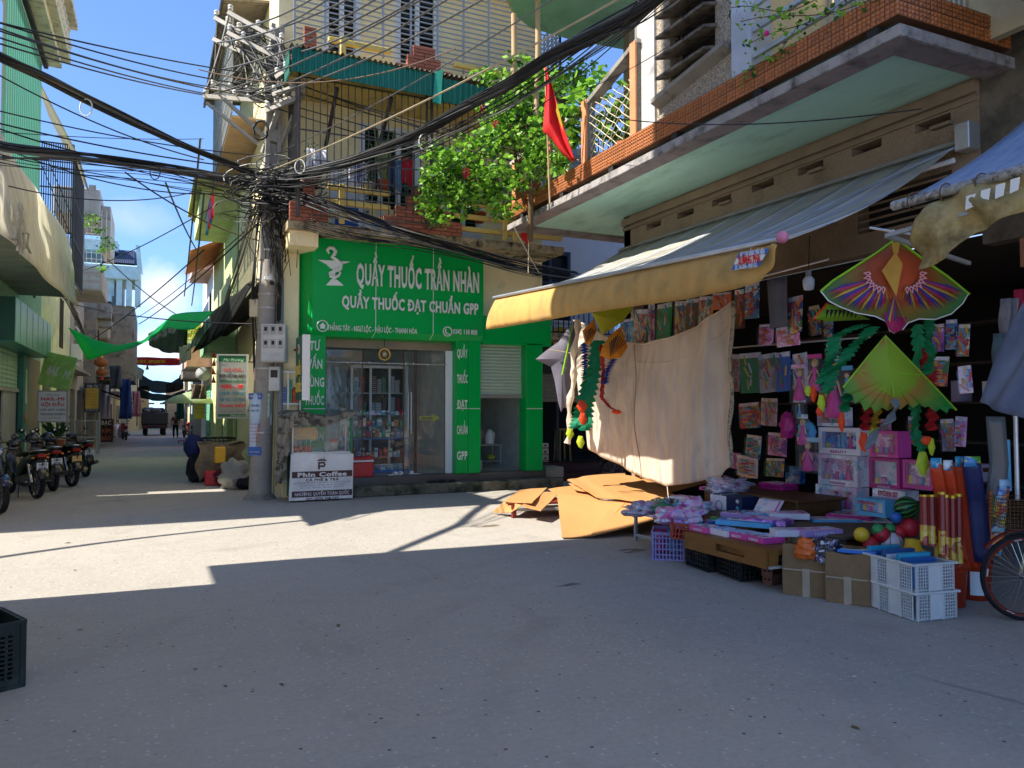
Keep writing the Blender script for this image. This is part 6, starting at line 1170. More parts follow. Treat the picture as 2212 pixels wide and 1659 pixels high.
for z in(.85,1.47):fr.beam((cx0+.08,cy+.03,z),(cx1-.03,cy+.03,z),.025,None,WF).beam((cx0+.08,cy+.47,z),(cx1-.03,cy+.47,z),.025,None,WF)
part('frame',fr,ct);part('counter',MB().box(cx0+.07,cx1-.02,cy+.035,cy+.49,.80,.835,WF),ct);part('side_post',MB().box(cx1-.045,cx1-.012,cy+.0,cy+.028,.85,1.47,CG),ct)
part('glass_pane',MB().box(cx0+.1,cx1-.05,cy+.03,cy+.034,.86,1.46,GL1),ct)
def ctxt(s,z,w_,h_,m_,b=.02,x=0):q=MB();text(q,s,((cx0+cx1)/2+.03+x,cy-.004,z),w_,h_,m_,(1,0,0),bold=b,lift=.001);part('lettering',q,ct)
for z0,z1 in((.42,.53),(.085,.19)):part('brown_band',MB().box(cx0+.07,cx1-.01,cy-.003,cy-.0005,z0,z1,BR),ct)
ctxt('Phin Coffee',.475,.86,.075,WB,.05);ctxt('CÀ PHÊ & TRÀ',.38,.58,.045,BR,.03);ctxt('CÀ PHÊ BUÔN MÊ THUỘT CUNG CẤP SỈ - LẺ CÀ PHÊ TOÀN QUỐC',.33,1.0,.024,GP_,.005);ctxt('FB: THÁI CHUNG - ĐT: 0376 748 743 - 0974 628903',.287,.78,.022,GP_,.005);ctxt('ĐC: SỐ 327 - MINH LỘC - HẬU LỘC - THANH HÓA',.245,.76,.022,GP_,.005);ctxt('NHƯỢNG QUYỀN TOÀN QUỐC',.138,.95,.06,WB,.02);ctxt('ĐT: 0376 748 743',.05,.56,.04,BR,.03)
e=MB();ex_,ez=(cx0+cx1)/2+.02,.66;e.box(ex_-.07,ex_-.04,cy-.006,cy-.001,ez-.1,ez+.03,BR).box(ex_-.04,ex_+.05,cy-.006,cy-.001,ez+.0,ez+.03,BR).box(ex_-.04,ex_+.05,cy-.006,cy-.001,ez-.06,ez-.03,BR).box(ex_+.03,ex_+.06,cy-.006,cy-.001,ez-.03,ez,BR).box(ex_-.085,ex_+.08,cy-.006,cy-.001,ez+.045,ez+.065,BR).prism([(ex_-.06,cy-.006,ez+.07),(ex_+.06,cy-.006,ez+.07),(ex_+.04,cy-.006,ez+.085),(ex_-.05,cy-.006,ez+.085)],(0,.005,0),BR).beam((ex_+.03,cy-.004,ez+.085),(ex_+.045,cy-.004,ez+.12),.012,.004,BR);part('cup_logo',e,ct)
for x,c in((cx0+.14,'#d8622a'),(cx0+.24,'#c84a2a'),(cx0+.33,'#d8622a'),(cx0+.40,'#b83a28')):
    g_=thing('drink_cup','orange iced drink in a plastic cup in the cart window, %s of four'%['first','second','third','fourth'][[.14,.24,.33,.40].index(round(x-cx0,2))],'cup',(x,cy+.15,.835),group='iced drinks in the cart');part('cup',MB().lathe((x,cy+.15,.836),[(0,0),(.035,0),(.048,.13),(.045,.13),(0,.1)],12,mat('drink_'+c[1:],c,rough=.3)),g_);part('straw',MB().cyl((x,cy+.15,.94),(x+.015,cy+.14,1.05),.004,n=5,m=WHITE),g_)
single('fruit_picture',MB().prism([(cx0+.12,cy+.2,1.08),(cx0+.5,cy+.2,1.08),(cx0+.56,cy+.2,1.2),(cx0+.5,cy+.2,1.3),(cx0+.12,cy+.2,1.28)],(0,.005,0),mat('orange_picture','#e08a3c',col2='#e8c060',rough=.6,scale=14)),'orange fruit picture card behind the iced drinks in the cart','picture')
j=thing('plastic_jar','clear plastic jar with a red lid in the coffee cart','jar',(cx1-.3,cy+.2,.835));part('body',MB().lathe((cx1-.3,cy+.2,.836),[(0,0),(.07,0),(.075,.17),(.06,.2),(0,.2)],14,mat('jar_plastic','#c8b8a8',rough=.2)),j);part('lid',MB().lathe((cx1-.3,cy+.2,1.036),[(.068,0),(.068,.04),(0,.042)],14,REDP),j)
j=MB().lathe((cx0+.72,cy+.22,.836),[(0,0),(.055,0),(.07,.2),(0,.2)],14,mat('clear_cup_stack','#c4ccd0',rough=.2,alpha=.7));single('cup_stack',j,'stack of clear plastic cups in the middle of the cart window','cups')
CAM=mat('camouflage_tarp','#6f6c62',col2='#98907c',rough=.6,scale=7,bump=.3,bscale=8,transl=.1,stain=('#3c3a30',.5,.56,8))
def tarpf(u,v):
    x=cx0-.1+(cx1-cx0+.16)*u;e_=.02*sin(u*22+v*5)
    if v<.5:return(x,cy+.5-.55*v*2,1.53+.05*sin(u*8)+.03*sin(v*11+u*5)+e_*.5)
    q=(v-.5)*2;dr=(.26*(1-u)**1.3+.07);return(x-.03*q*(1-u),cy-.05-.03*q+.02*sin(u*25),1.53+.05*sin(u*8)-dr*q+e_*.3)
tc_=thing('camouflage_tarpaulin','camouflage tarpaulin thrown over the coffee cart','tarpaulin',(2.6,13.6,1.5));part('cloth',MB().grid(tarpf,36,18,CAM).grid(lambda u,v:(cx0-.02-.1*v+.03*sin(v*9+u*4),cy+.02+.5*u,1.53-1.2*v),10,16,CAM),tc_,solid=.006)
part('cloth_fold',MB().grid(lambda u,v:(cx0-.12-.14*v*(1-.3*u)+.04*sin(v*12),cy-.06+.02*sin(u*9)-.04*v,1.4-1.15*v+.05*sin(u*7))if False else(cx0-.17+.2*u-.06*v+.02*sin(v*14+u*5),cy-.07+.015*sin(u*13+v*6),1.5-1.2*v*(1-.25*u)),8,16,CAM),tc_,solid=.006)
# =====================================================================  motorbikes
TY=mat('tyre_rubber','#17171a',rough=.9);BB=mat('bike_black_plastic','#141418',rough=.3,coat=.4,bump=0);BNV=mat('bike_navy','#101d3c',rough=.25,coat=.5,bump=0);CHR=mat('chrome','#c0c2c4',rough=.15,metal=1,bump=0);RLT=mat('red_tail_lens','#8a1010',rough=.15,bump=0);ORL=mat('amber_lens','#d8822a',rough=.2,bump=0);SEAT=mat('seat_vinyl','#1b1b1e',rough=.55,bump=.1);PLT=mat('number_plate','#d2d4d6',rough=.4,bump=0);ENG=mat('engine_metal','#55565a',rough=.45,metal=.6)
def prof(mb,pts,m,n=10):
    vs=[];
    for(x,z,w_,h_)in pts:vs+=[Vector((x,w_*cos(2*pi*j/n),z+h_*sin(2*pi*j/n)))for j in range(n)]
    k=len(pts);mb.add(vs,[(i*n+j,i*n+(j+1)%n,(i+1)*n+(j+1)%n,(i+1)*n+j)for i in range(k-1)for j in range(n)]+[tuple(range(n))[::-1],tuple(range((k-1)*n,k*n))],m,True)
def wheel_mb(x,r,w_=.045,spokes=10):
    t=MB().lathe((x,0,r),[(r-.05,-w_),(r-.01,-w_*.8),(r,0),(r-.01,w_*.8),(r-.05,w_),(r-.06,0),(r-.05,-w_)],26,TY,'y')
    h=MB().lathe((x,0,r),[(r-.05,-.02),(r-.075,-.02),(r-.075,.02),(r-.05,.02)],26,ENG,'y').lathe((x,0,r),[(0,-.05),(.045,-.05),(.045,.05),(0,.05)],10,ENG,'y')
    for i in range(spokes):a=2*pi*i/spokes;h.beam((x+.04*cos(a),0,r+.04*sin(a)),(x+(r-.07)*cos(a),0,r+(r-.07)*sin(a)),.014,.02,ENG,(0,1,0))
    return t,h
def make_bike(body,lab,plate,plate_m=PLT,grp='motorbikes parked on the left of the street',seat=SEAT,helmet=False,mirror=CHR):
    b=thing('motorbike',lab,'motorbike',group=grp,world=False)
    for x,r in((-.62,.285),(.62,.285)):
        t,h=wheel_mb(x,r);w_=part('wheel',t,b);part('rim',h,w_)
    m=MB();prof(m,[(-.8,.80,.05,.02),(-.6,.76,.10,.08),(-.3,.68,.13,.12),(-.05,.52,.12,.13),(.1,.42,.1,.09),(.25,.44,.07,.07)],body);prof(m,[(.2,.42,.13,.04),(.33,.55,.16,.14),(.42,.75,.15,.14),(.40,.92,.11,.07)],body);part('body',m,b)
    m=MB();prof(m,[(-.72,.845,.08,.02),(-.55,.86,.13,.04),(-.2,.80,.14,.05),(.05,.77,.11,.04),(.16,.74,.05,.02)],seat);part('seat',m,b)
    m=MB();prof(m,[(-.3,.30,.1,.08),(-.1,.3,.13,.12),(.12,.3,.1,.1)],ENG);m.tube([(-.1,-.14,.25),(-.5,-.16,.3),(-.85,-.17,.38)],[.02,.035,.045],8,BB).tube([(-.3,.12,.3),(-.62,.1,.28)],.03,6,ENG);part('engine',m,b)
    m=MB().tube([(.62,.07,.29),(.52,.07,.55),(.44,.06,.85)],.02,6,ENG).tube([(.62,-.07,.29),(.52,-.07,.55),(.44,-.06,.85)],.02,6,ENG);part('fork',m,b)
    m=MB().tube([(-.62,.09,.3),(-.5,.1,.62)],.025,6,CHR).tube([(-.62,-.09,.3),(-.5,-.1,.62)],.025,6,CHR);part('shock_absorber',m,b)
    part('front_mudguard',MB().grid(lambda u,v:(.62+.32*cos(.5+u*1.9),.075*(v*2-1),.29+.32*sin(.5+u*1.9)),8,3,body),b,solid=.012);m=MB();m.grid(lambda u,v:(-.62+.33*cos(1.4+u*1.6),.08*(v*2-1),.3+.33*sin(1.4+u*1.6)),8,3,BB);part('mudguard',m,b,solid=.012)
    m=MB();prof(m,[(.36,.94,.05,.03),(.42,.98,.13,.07),(.52,.95,.1,.06),(.56,.93,.04,.03)],body);part('handlebar_cowl',m,b)
    part('headlight',MB().ball((.54,0,.95),.06,mat('headlight_lens','#b8c0c8',rough=.1,bump=0),10,.8),b)
    part('handlebar',MB().tube([(.36,-.34,.98),(.4,-.15,1.0),(.42,0,.99),(.4,.15,1.0),(.36,.34,.98)],.014,6,BB).tube([(.36,-.34,.98),(.37,-.24,.99)],.022,8,BB).tube([(.36,.34,.98),(.37,.24,.99)],.022,8,BB),b)
    for s in(-1,1):
        mi=part('mirror',MB().tube([(.4,.2*s,1.0),(.38,.27*s,1.14)],.008,5,BB).lathe((.38,.3*s,1.18),[(0,-.014),(.055,-.01),(.05,.008),(0,.012)],12,BB,'x'),b);part('mirror_glass',MB().lathe((.368,.3*s,1.18),[(0,0),(.045,0),(0,-.003)],12,mirror,'x'),mi)
        part('indicator',MB().ball((-.74,.12*s,.74),.032,ORL,8,.6),b)
    part('tail_light',MB().cham(-.83,-.78,-.085,.085,.74,.81,.015,RLT),b)
    pn=part('number_plate',MB().cham(-.845,-.835,-.095,.095,.52,.66,.003,plate_m),b)
    m=MB()
    for i,s in enumerate(plate):text(m,s,(-.847,0,.625-i*.06),.13 if i else .12,.04,mat('plate_print','#1c1e24',rough=.5),(0,-1,0),bold=.02,lift=.001)
    part('plate_lettering',m,pn)
    part('plate_holder',MB().beam((-.83,0,.7),(-.8,0,.5),.06,.02,BB),b)
    part('centre_stand',MB().tube([(-.15,-.13,0),(-.1,-.1,.22),(-.1,.1,.22),(-.15,.13,0)],.013,5,ENG),b)
    part('rear_rail',MB().tube([(-.55,.12,.84),(-.8,.1,.88),(-.84,0,.88),(-.8,-.1,.88),(-.55,-.12,.84)],.013,6,CHR),b)
    if helmet:part('hanging_helmet',MB().ball((.3,.12,1.02),.13,mat('helmet_shell','#33343c',rough=.2,coat=.5),12,.85),b)
    return b
def put(b,x,y,heading,z=None):b.location=(x,y,gz(y)if z is None else z);b.rotation_euler=(0,0,heading)
H=radians(122)
put(make_bike(BNV,'navy scooter with its headlight toward the viewer at the left edge',('36-F1','512.07'),seat=mat('grey_seat','#8f9498',rough=.4)),-2.45,14.7,radians(-60))
def off(px,py,hd):
    p=at(px,py);return p.x+.62*cos(hd),p.y+.62*sin(hd)
for body,lab,pl_,pm,px,py,hd,hl in((BB,'black motorbike with plate 36-F1 435.86 beside the headlight scooter',('36-F1','435.86'),PLT,79,1077,118,False),(BB,'black motorbike with plate 36-F1 402.80, second of the parked row',('36-F1','402.80'),PLT,114,1061,112,True),(BB,'black motorbike with a yellowed number plate',('',''),mat('yellow_plate','#c8a468',rough=.5),155,1051,118,True),(BB,'black motorbike with a chrome silencer farthest along the parked row',('36-F1','459.91'),PLT,185,1030,112,False)):
    b=make_bike(body,lab,pl_,pm,helmet=hl);x,y=off(px,py,radians(hd));put(b,x,y,radians(hd))
RB=mat('bike_red','#b01c22',rough=.25,coat=.5,bump=0)
for px,py,hd,body,lab in((272,951,100,RB,'red motorbike parked beside the jeweller board'),(398,945,75,RB,'red motorbike nearest the lorry on the right'),(414,950,70,RB,'middle motorbike of the right row with a red tail'),(436,956,65,BNV,'navy motorbike parked nearest on the right of the street'),(450,956,50,BB,'black motorbike half behind the crates on the right')):
    b=make_bike(body,lab,('',''),grp='motorbikes farther along the street');x,y=off(px,py,radians(hd));put(b,x,y,radians(hd))
b=make_bike(BB,'motorbike half hidden behind the white curtain in front of the oxblood steps',('',''));put(b,9.35,13.6,radians(160));b['group']='motorbikes in the crossing'
# =====================================================================  lorry
lr=thing('lorry','small dark green lorry loaded with sacks driving away down the street','lorry',world=False);TG=mat('lorry_green','#14201f',rough=.6);TR=mat('lorry_tarp','#3c4244',rough=.8,bump=.3,bscale=6)
part('load_bed',MB().cham(-.9,.9,-1.6,1.4,.85,1.75,.03,TG),lr);part('tailboard',MB().cham(-.86,.86,-1.64,-1.602,.9,1.7,.01,mat('lorry_tailboard','#202a2c',rough=.5)),lr);part('cab',MB().cham(-.8,.8,1.5,2.6,.6,2.1,.12,TG),lr);part('chassis',MB().box(-.85,.85,-1.7,2.5,.55,.84,BLACK),lr)
for x in(-.62,.62):
    for y in(-1.0,2.0):part('wheel',MB().lathe((x,y,.38),[(0,-.14),(.36,-.14),(.38,0),(.36,.14),(0,.14)],18,TY,'x'),lr)
    part('tail_light',MB().box(x-.1,x+.1,-1.72,-1.7,.66,.74,RLT),lr)
sk_=MB()
for i in range(9):sk_.ball((rnd.uniform(-.6,.6),rnd.uniform(-1.2,.9),1.85+rnd.uniform(0,.12)),rnd.uniform(.22,.32),TR if i%3 else CAM,8,.7)
single('sacks',sk_,'grey sacks heaped on the lorry','sacks',kind='stuff',base=Vector())
p=at(333,941);lr.location=(p.x,p.y+1.2,gz(p.y));lr.rotation_euler=(0,0,.03);so_=bpy.data.objects['sacks'];so_.location=lr.location
# =====================================================================  person walking in the street (skin figure)
def figure(loc,rz,label,shirt,trousers,hair='#1a1614',step=.12):
    import bmesh
    V_=[((0,0,.92),.13,.1),((0,0,1.12),.125,.09),((0,0,1.3),.15,.1),((0,0,1.42),.06,.06),((0,.01,1.5),.055,.055),((0,.015,1.58),.082,.095),((0,.015,1.68),.07,.085),
          ((.18,0,1.36),.055,.055),((.24,.02,1.12),.042,.042),((.22,.1,.92),.034,.034),((.2,.15,.84),.03,.02),((-.18,0,1.36),.055,.055),((-.24,.02,1.12),.042,.042),((-.2,.12,.95),.034,.034),((-.16,.18,.88),.03,.02),
          ((.09,0,.84),.085,.085),((.1,step,.48),.06,.06),((.1,step*.4,.1),.038,.038),((.1,step*.4+.12,.04),.04,.03),((-.09,0,.84),.085,.085),((-.1,-step*.3,.48),.06,.06),((-.1,-step*1.2,.1),.038,.038),((-.1,-step*1.2+.12,.04),.04,.03)]
    E_=[(0,1),(1,2),(2,3),(3,4),(4,5),(5,6),(2,7),(7,8),(8,9),(9,10),(2,11),(11,12),(12,13),(13,14),(0,15),(15,16),(16,17),(17,18),(0,19),(19,20),(20,21),(21,22)]
    def mk(vs,es,mname,col,name,grow,parent):
        me=bpy.data.meshes.new(name);bm=bmesh.new();L_=bm.verts.layers.skin.verify();vv=[bm.verts.new(v[0])for v in vs];[bm.edges.new((vv[a],vv[b]))for a,b in es]
        for i,v in enumerate(vs):vv[i][L_].radius=(v[1]+grow,v[2]+grow)
        vv[0][L_].use_root=True;bm.to_mesh(me);bm.free();me.materials.append(mat(mname,col,rough=.8));o=bpy.data.objects.new(name,me);COL.objects.link(o);o.modifiers.new('skin','SKIN');s=o.modifiers.new('sub','SUBSURF');s.levels=1;s.render_levels=2
        if parent:o.parent=parent
        return o
    b=mk(V_,E_,'skin','#9c6c4c','person',0,None);b.location=loc;b.rotation_euler=(0,0,rz);props(b,label,'person')
    ix=[0,1,2,7,8,11,12];es=[(0,1),(1,2),(2,3),(3,4),(2,5),(5,6)];mk([V_[i]for i in ix],es,'shirt_'+shirt[1:],shirt,'shirt',.018,b)
    ix=[0,15,16,17,19,20,21];es=[(0,1),(1,2),(2,3),(0,4),(4,5),(5,6)];mk([V_[i]for i in ix],es,'trousers_'+trousers[1:],trousers,'trousers',.018,b)
    h=MB().ball((0,-.012,1.645),.1,mat('hair_black',hair,rough=.7),12,1.05);part('hair',h,b)
    fc=MB();fc.ball((0,.1,1.6),.014,mat('skin'),6)
    for s in(-1,1):fc.ball((s*.032,.092,1.625),.010,BLACK,6)
    fc.box(-.022,.022,.09,.1,1.56,1.566,mat('lip_red','#7a3a34'));part('face',fc,b)
    return b
p=at(379,947);figure((p.x,p.y,gz(p.y)),radians(170),'person in a brown patterned jacket and dark trousers walking in the street beside the lorry','#5c3424','#14141a')
p=at(452,947);figure((p.x-.2,p.y+5,gz(p.y)),radians(100),'person with dark hair half hidden in the shops on the right of the street','#28303c','#1c1c22')
# =====================================================================  goods in the side street by the pole
def crate(name,lab,cat,cx,cy,z,w_,d_,h_,m,rz=0,nx=7,nz=4,group=None,solidpanels=False,rim=.02,ret=False,handles=False):
    """open lattice crate: bottom, four lattice sides, rim"""
    t=thing(name,lab,cat,(cx,cy,z),rz,group,world=False);b=MB().box(-w_/2+.004,w_/2-.004,-d_/2+.004,d_/2-.004,0,.012,m);part('bottom',b,t)
    for s in range(4):
        L_=w_ if s%2==0 else d_;dd=d_ if s%2==0 else w_;q=MB();n_=nx if s%2==0 else max(3,int(nx*d_/w_))
        for i in range(n_+1):
            x=-L_/2+L_*i/n_;ww=.018 if i in(0,n_)else .007;q.box(max(-L_/2,x-ww),min(L_/2,x+ww),-.006,.006,0,h_,m)
        for j in range(nz+1):
            z_=h_*j/nz;hh=rim if j==nz else(.016 if j==0 else .006);q.box(-L_/2+.002,L_/2-.002,-.0075,.0075,max(0,z_-hh),min(h_,z_+hh)+.0005,m)
        if solidpanels:
            for i in range(1,n_,3):q.box(-L_/2+L_*i/n_,-L_/2+L_*(i+1)/n_,-.004,.004,.01,h_-.01,m)
        a=s*pi/2;part('side',q,t,rot=(0,0,a),loc=(sin(a)*dd/2*(1)if s%2 else 0,(-cos(a))*dd/2 if s%2==0 else 0,0))
    part('rim',MB().box(-w_/2-.012,w_/2+.012,-d_/2-.012,-d_/2-.0076,h_-.03,h_+.004,m).box(-w_/2-.012,w_/2+.012,d_/2+.0076,d_/2+.012,h_-.03,h_+.004,m).box(-w_/2-.012,-w_/2-.0076,-d_/2,d_/2,h_-.03,h_+.004,m).box(w_/2+.0076,w_/2+.012,-d_/2,d_/2,h_-.03,h_+.004,m),t)
    return t
PKM=mat('black_crate_plastic','#1c1f20',rough=.5)
p=at(478,1042)
for i in range(3):crate('crate',['black plastic crate at the bottom of the stack under the burlap','black plastic crate in the middle of the stack under the burlap','black plastic crate on top of the burlap stack'][i],'crate',p.x-.02*i,p.y+.3,.33*i,.6,.42,.32,PKM,.2,group='black crates beside the pole')
crate('crate','black plastic crate standing in front of the burlap stack','crate',p.x+.25,p.y-.05,0,.45,.35,.4,PKM,.1,group='black crates beside the pole')
BUR=mat('burlap','#8d7f68',rough=.95,bump=.5,bscale=90,stain=('#5e5140',.5,.75,3));w0=p
single('burlap_sack',MB().grid(lambda u,v:(w0.x-.5+.95*u+.05*sin(v*8),w0.y-.1+.08*sin(u*9)-.12*v*(1-v),.86-.82*v*(.55+.45*(1-u))+.05*sin(u*7)),18,12,BUR).grid(lambda u,v:(w0.x-.5+.95*u,w0.y-.1+.7*v,.86+.04*sin(u*8+v*5)),12,8,BUR),'brown burlap draped over the stacked crates by the pole','sacking',solid=.01)
def sack(lab,c,r,m,sx=1.2,sz=.7,cat='bag',name='sack',sd_=1,amp=.16):
    rg=random.Random(sd_);n=20;V_=[]
    for i in range(n+1):
        for j in range(n):
            th_,ph_=pi*i/n,2*pi*j/n;d_=Vector((sin(th_)*cos(ph_),sin(th_)*sin(ph_),-cos(th_)));k=1+amp*noise.noise(d_*2.6+Vector((sd_*3.1,0,0)))*2+amp*.5*noise.noise(d_*7+Vector((0,sd_,0)));V_.append(Vector(c)+Vector((d_.x*r*sx*k,d_.y*r*k,max(-r*sz*.82,d_.z*r*sz*k)+r*sz*.82)))
    return single(name,MB().add(V_,[(i*n+j,i*n+(j+1)%n,(i+1)*n+(j+1)%n,(i+1)*n+j)for i in range(n)for j in range(n)],m,True),lab,cat)
sack('blue bundle with white dots leaning on the burlap stack',(p.x-.55,p.y+.45,.55),.28,mat('blue_dotted_cloth','#141c4c',col2='#1c2c6c',rough=.8),.75,1.0,sd_=4,amp=.07)
sack('dark cloth sack under the dotted bundle',(p.x-.5,p.y+.35,0),.25,mat('dark_cloth','#1c1c22',rough=.9),.8,1.5,sd_=6)
p=at(518,1058);PLB=mat('grey_white_plastic_bag','#b0b0ac',rough=.4,transl=.3,bump=.4,bscale=14);sack('grey white plastic sack slumped at the foot of the pole',(p.x,p.y+.3,0),.34,PLB,1.0,.9,sd_=2,amp=.25)
sack('dark sack in front of the white plastic sack by the pole',(p.x+.12,p.y+.12,0),.22,mat('dark_cloth'),1.1,.8,sd_=9)
sack('maroon bundle behind the white plastic sack',(p.x-.1,p.y+1.0,0),.32,mat('maroon_cloth','#5a2430',rough=.9),1,.8,sd_=5)
single('yellow_container',MB().cham(1.2,1.42,17.6,17.8,.45,.8,.02,mat('yellow_plastic','#e0b020',rough=.4)),'small yellow plastic container behind the pole banner','container')
single('red_box',MB().cham(1.0,1.3,17.4,17.7,.0,.3,.02,CR),'low red box between the sacks and the pole banner','box')
single('small_red_stool',MB().cham(-.15,.15,-.12,.12,.12,.17,.01,CR).box(-.14,-.1,-.1,.1,0,.12,CR).box(.1,.14,-.1,.1,0,.12,CR),'tiny red stool left in the middle of the street','stool',base=Vector()).location=at(391,957)
p=at(250,945);sack('white sack against the jeweller board',(p.x,p.y,gz(p.y)),.4,WHITE,.7,1.3,sd_=12);p=at(262,947);sack('pale blue sack leaning by the white sack',(p.x,p.y+.5,gz(p.y)),.35,mat('pale_blue_sack','#8fb0d0',rough=.6),.7,1.4,sd_=13)
pt=thing('potted_plant','spiky green potted plant behind the parked motorbikes','potted plant',tuple(at(118,935,d=19.8)));f=MB();c=at(120,950,d=19.8)
for i in range(22):a=i*2.4;tp=c+Vector((.35*cos(a),.35*sin(a),.3+.4*rnd.random()));s_=Vector((-sin(a),cos(a),0))*.03;f.add([c-s_,c+s_,c.lerp(tp,.5)+Vector((0,0,.12))+s_,tp],[(0,1,2,3)],LEAFD)
part('leaves',f,pt,kind='stuff',solid=.003);part('pot',MB().lathe((c.x,c.y,0),[(0,0),(.16,0),(.22,c.z),(0,c.z)],12,TERR),pt)
vt=thing('street_stall','small glass fronted stall cabinet beside the barber board','stall cabinet',tuple(at(185,970,d=30)));c=at(185,985,d=29);f=MB()
for sx_ in(-.35,.35):
    for sy_ in(0,.4):f.beam((c.x+sx_,c.y+sy_,gz(29)),(c.x+sx_,c.y+sy_,1.15),.03,None,GREYST)
part('frame',f,vt);part('shelf',MB().box(c.x-.35,c.x+.35,c.y,c.y+.4,.5,.53,ALU).box(c.x-.35,c.x+.35,c.y,c.y+.4,1.12,1.15,ALU),vt)
gc=thing('crate','dark green perforated crate holding a brown board, cut by the left edge','crate',(-1.05,5.45,0),radians(25),world=False);GCM=mat('dark_green_crate','#182422',rough=.5,stain=('#3a4640',.5,.75,6))
W_,D_,Hh=.62,.42,.39
part('bottom',MB().box(-W_/2,W_/2,-D_/2,D_/2,0,.015,GCM),gc)
def perf(L_,nx,nz):
    q=MB();q.box(-L_/2,L_/2,-.008,.008,0,.055,GCM).box(-L_/2,L_/2,-.008,.008,Hh-.07,Hh,GCM).box(-L_/2,-L_/2+.05,-.008,.008,.055,Hh-.07,GCM).box(L_/2-.05,L_/2,-.008,.008,.055,Hh-.07,GCM)
    for i in range(nx+1):x=-L_/2+.05+(L_-.1)*i/nx;q.box(x-.008,x+.008,-.006,.006,.055,Hh-.07,GCM)
    for j in range(nz+1):z=.055+(Hh-.125)*j/nz;q.box(-L_/2+.05,L_/2-.05,-.0055,.0055,z-.005,z+.005,GCM)
    q.box(-.06,.06,-.007,.007,.15,.25,GCM);q.box(-L_/2-.006,L_/2+.006,-.016,-.0081,Hh-.02,Hh+.004,GCM);q.box(-L_/2-.006,L_/2+.006,-.014,-.0081,0,.02,GCM)
    for x in(-L_/2,-.12,.12,L_/2-.02):q.box(x,x+.02,-.016,-.0081,.02,Hh-.02,GCM)
    return q
for s in range(4):a=s*pi/2;L_=W_ if s%2==0 else D_;dd=D_ if s%2==0 else W_;part('side',perf(L_,int(L_/.045),10),gc,rot=(0,0,a),loc=(sin(a)*dd/2,-cos(a)*dd/2,0))
single('brown_board',MB().cham(-.22,.22,-.14,.14,0,.03,.008,mat('dark_board','#2e2018',rough=.9,bump=.6,bscale=12)),'dark brown board lying on the green crate','board',base=Vector()).location=(-1.1,5.45,.37)
bpy.data.objects['brown_board'].rotation_euler=(.05,.06,.6)
LT=[mat('litter_leaf','#6b5a3c',rough=.9),mat('litter_paper','#c8c4ba',rough=.8),BLACK]
names=['dry brown leaf','scrap of pale paper','dark scrap']
for i in range(24):
    x,y=rnd.uniform(100,2000),rnd.uniform(1120,1600);p=at(x,y,Z=0);k=i%3
    if p.x>4.6 or p.y>12:continue
    s=rnd.uniform(.01,.022)*(1.6 if k==0 else 1);o=single(('dry_leaf','paper_scrap','dark_scrap')[k],MB().prism([(-s,-s*.4,.004),(0,-s*.6,.006),(s,0,.004),(s*.3,s*.5,.009)],(0,0,.003),LT[k]),names[k]+' lying on the road','litter','scraps of litter on the road',base=Vector());o.location=(p.x,p.y,.001);o.rotation_euler=(0,0,rnd.uniform(0,6))
# =====================================================================  curtain, cardboard and the toy stall
def printm(name,cols,scale=10,rough=.3,st=(1,1,1)):
    if name in MATS:return MATS[name]
    m=bpy.data.materials.new(name);m.use_nodes=True;nt=m.node_tree;L=nt.links.new;b=nt.nodes['Principled BSDF'];tc=NN(nt,'ShaderNodeTexCoord');mp=NN(nt,'ShaderNodeMapping');mp.inputs[3].default_value=st
    oi=NN(nt,'ShaderNodeObjectInfo');ad=NN(nt,'ShaderNodeVectorMath',operation='ADD');L(tc.outputs['Object'],mp.inputs[0]);L(mp.outputs[0],ad.inputs[0]);L(oi.outputs['Location'],ad.inputs[1])
    v=NN(nt,'ShaderNodeTexVoronoi');v.inputs['Scale'].default_value=scale;n=NN(nt,'ShaderNodeTexNoise');n.inputs['Scale'].default_value=scale*1.5;mx=NN(nt,'ShaderNodeMixRGB');mx.inputs[0].default_value=.12
    L(ad.outputs[0],n.inputs[0]);L(ad.outputs[0],mx.inputs[1]);L(n.outputs['Color'],mx.inputs[2]);L(mx.outputs[0],v.inputs[0]);s=NN(nt,'ShaderNodeSeparateColor');L(v.outputs['Color'],s.inputs[0]);r=NN(nt,'ShaderNodeValToRGB');r.color_ramp.interpolation='CONSTANT'
    e=r.color_ramp.elements;e[0].color=hx(cols[0]);e[1].position=1/len(cols);e[1].color=hx(cols[1])
    for i,c in enumerate(cols[2:]):q=e.new((i+2)/len(cols));q.color=hx(c)
    L(s.outputs[0],r.inputs[0]);L(r.outputs[0],b.inputs['Base Color']);b.inputs['Roughness'].default_value=rough;b.inputs['Coat Weight'].default_value=.4;MATS[name]=m;return m
PKS=['#f080c0','#f8b8d8','#e05aa8','#fae4f0','#d098e0','#ffd0e4']
PINKP=printm('pink_toy_print',PKS+['#8fc8e0','#f4e4ee'],16);PURP=printm('violet_toy_print',['#a050c0','#d090e0','#f0b0e8','#7a40a8','#f8c8f0','#e068b0'],14);BLUP=printm('blue_toy_print',['#2a66b8','#4a90d8','#a8d0ec','#1c4890','#e8eef4','#3aa0c8'],12)
FILM=printm('shiny_film_print',['#e8b0d0','#b890a8','#f0d0e4','#c898b8','#fff0f8','#98708c','#d0e0f0'],20,.12);WHP=printm('white_toy_print',['#e8e4e8','#dcd4e0','#e8c0d8','#f0f0f4','#a8c8d8','#e0d8e4'],14);MIXP=printm('mixed_toy_print',['#c83a30','#e8c030','#3a8a48','#2a5ab0','#e87830','#d8d0c0','#88b8c8','#5a3a30'],18)
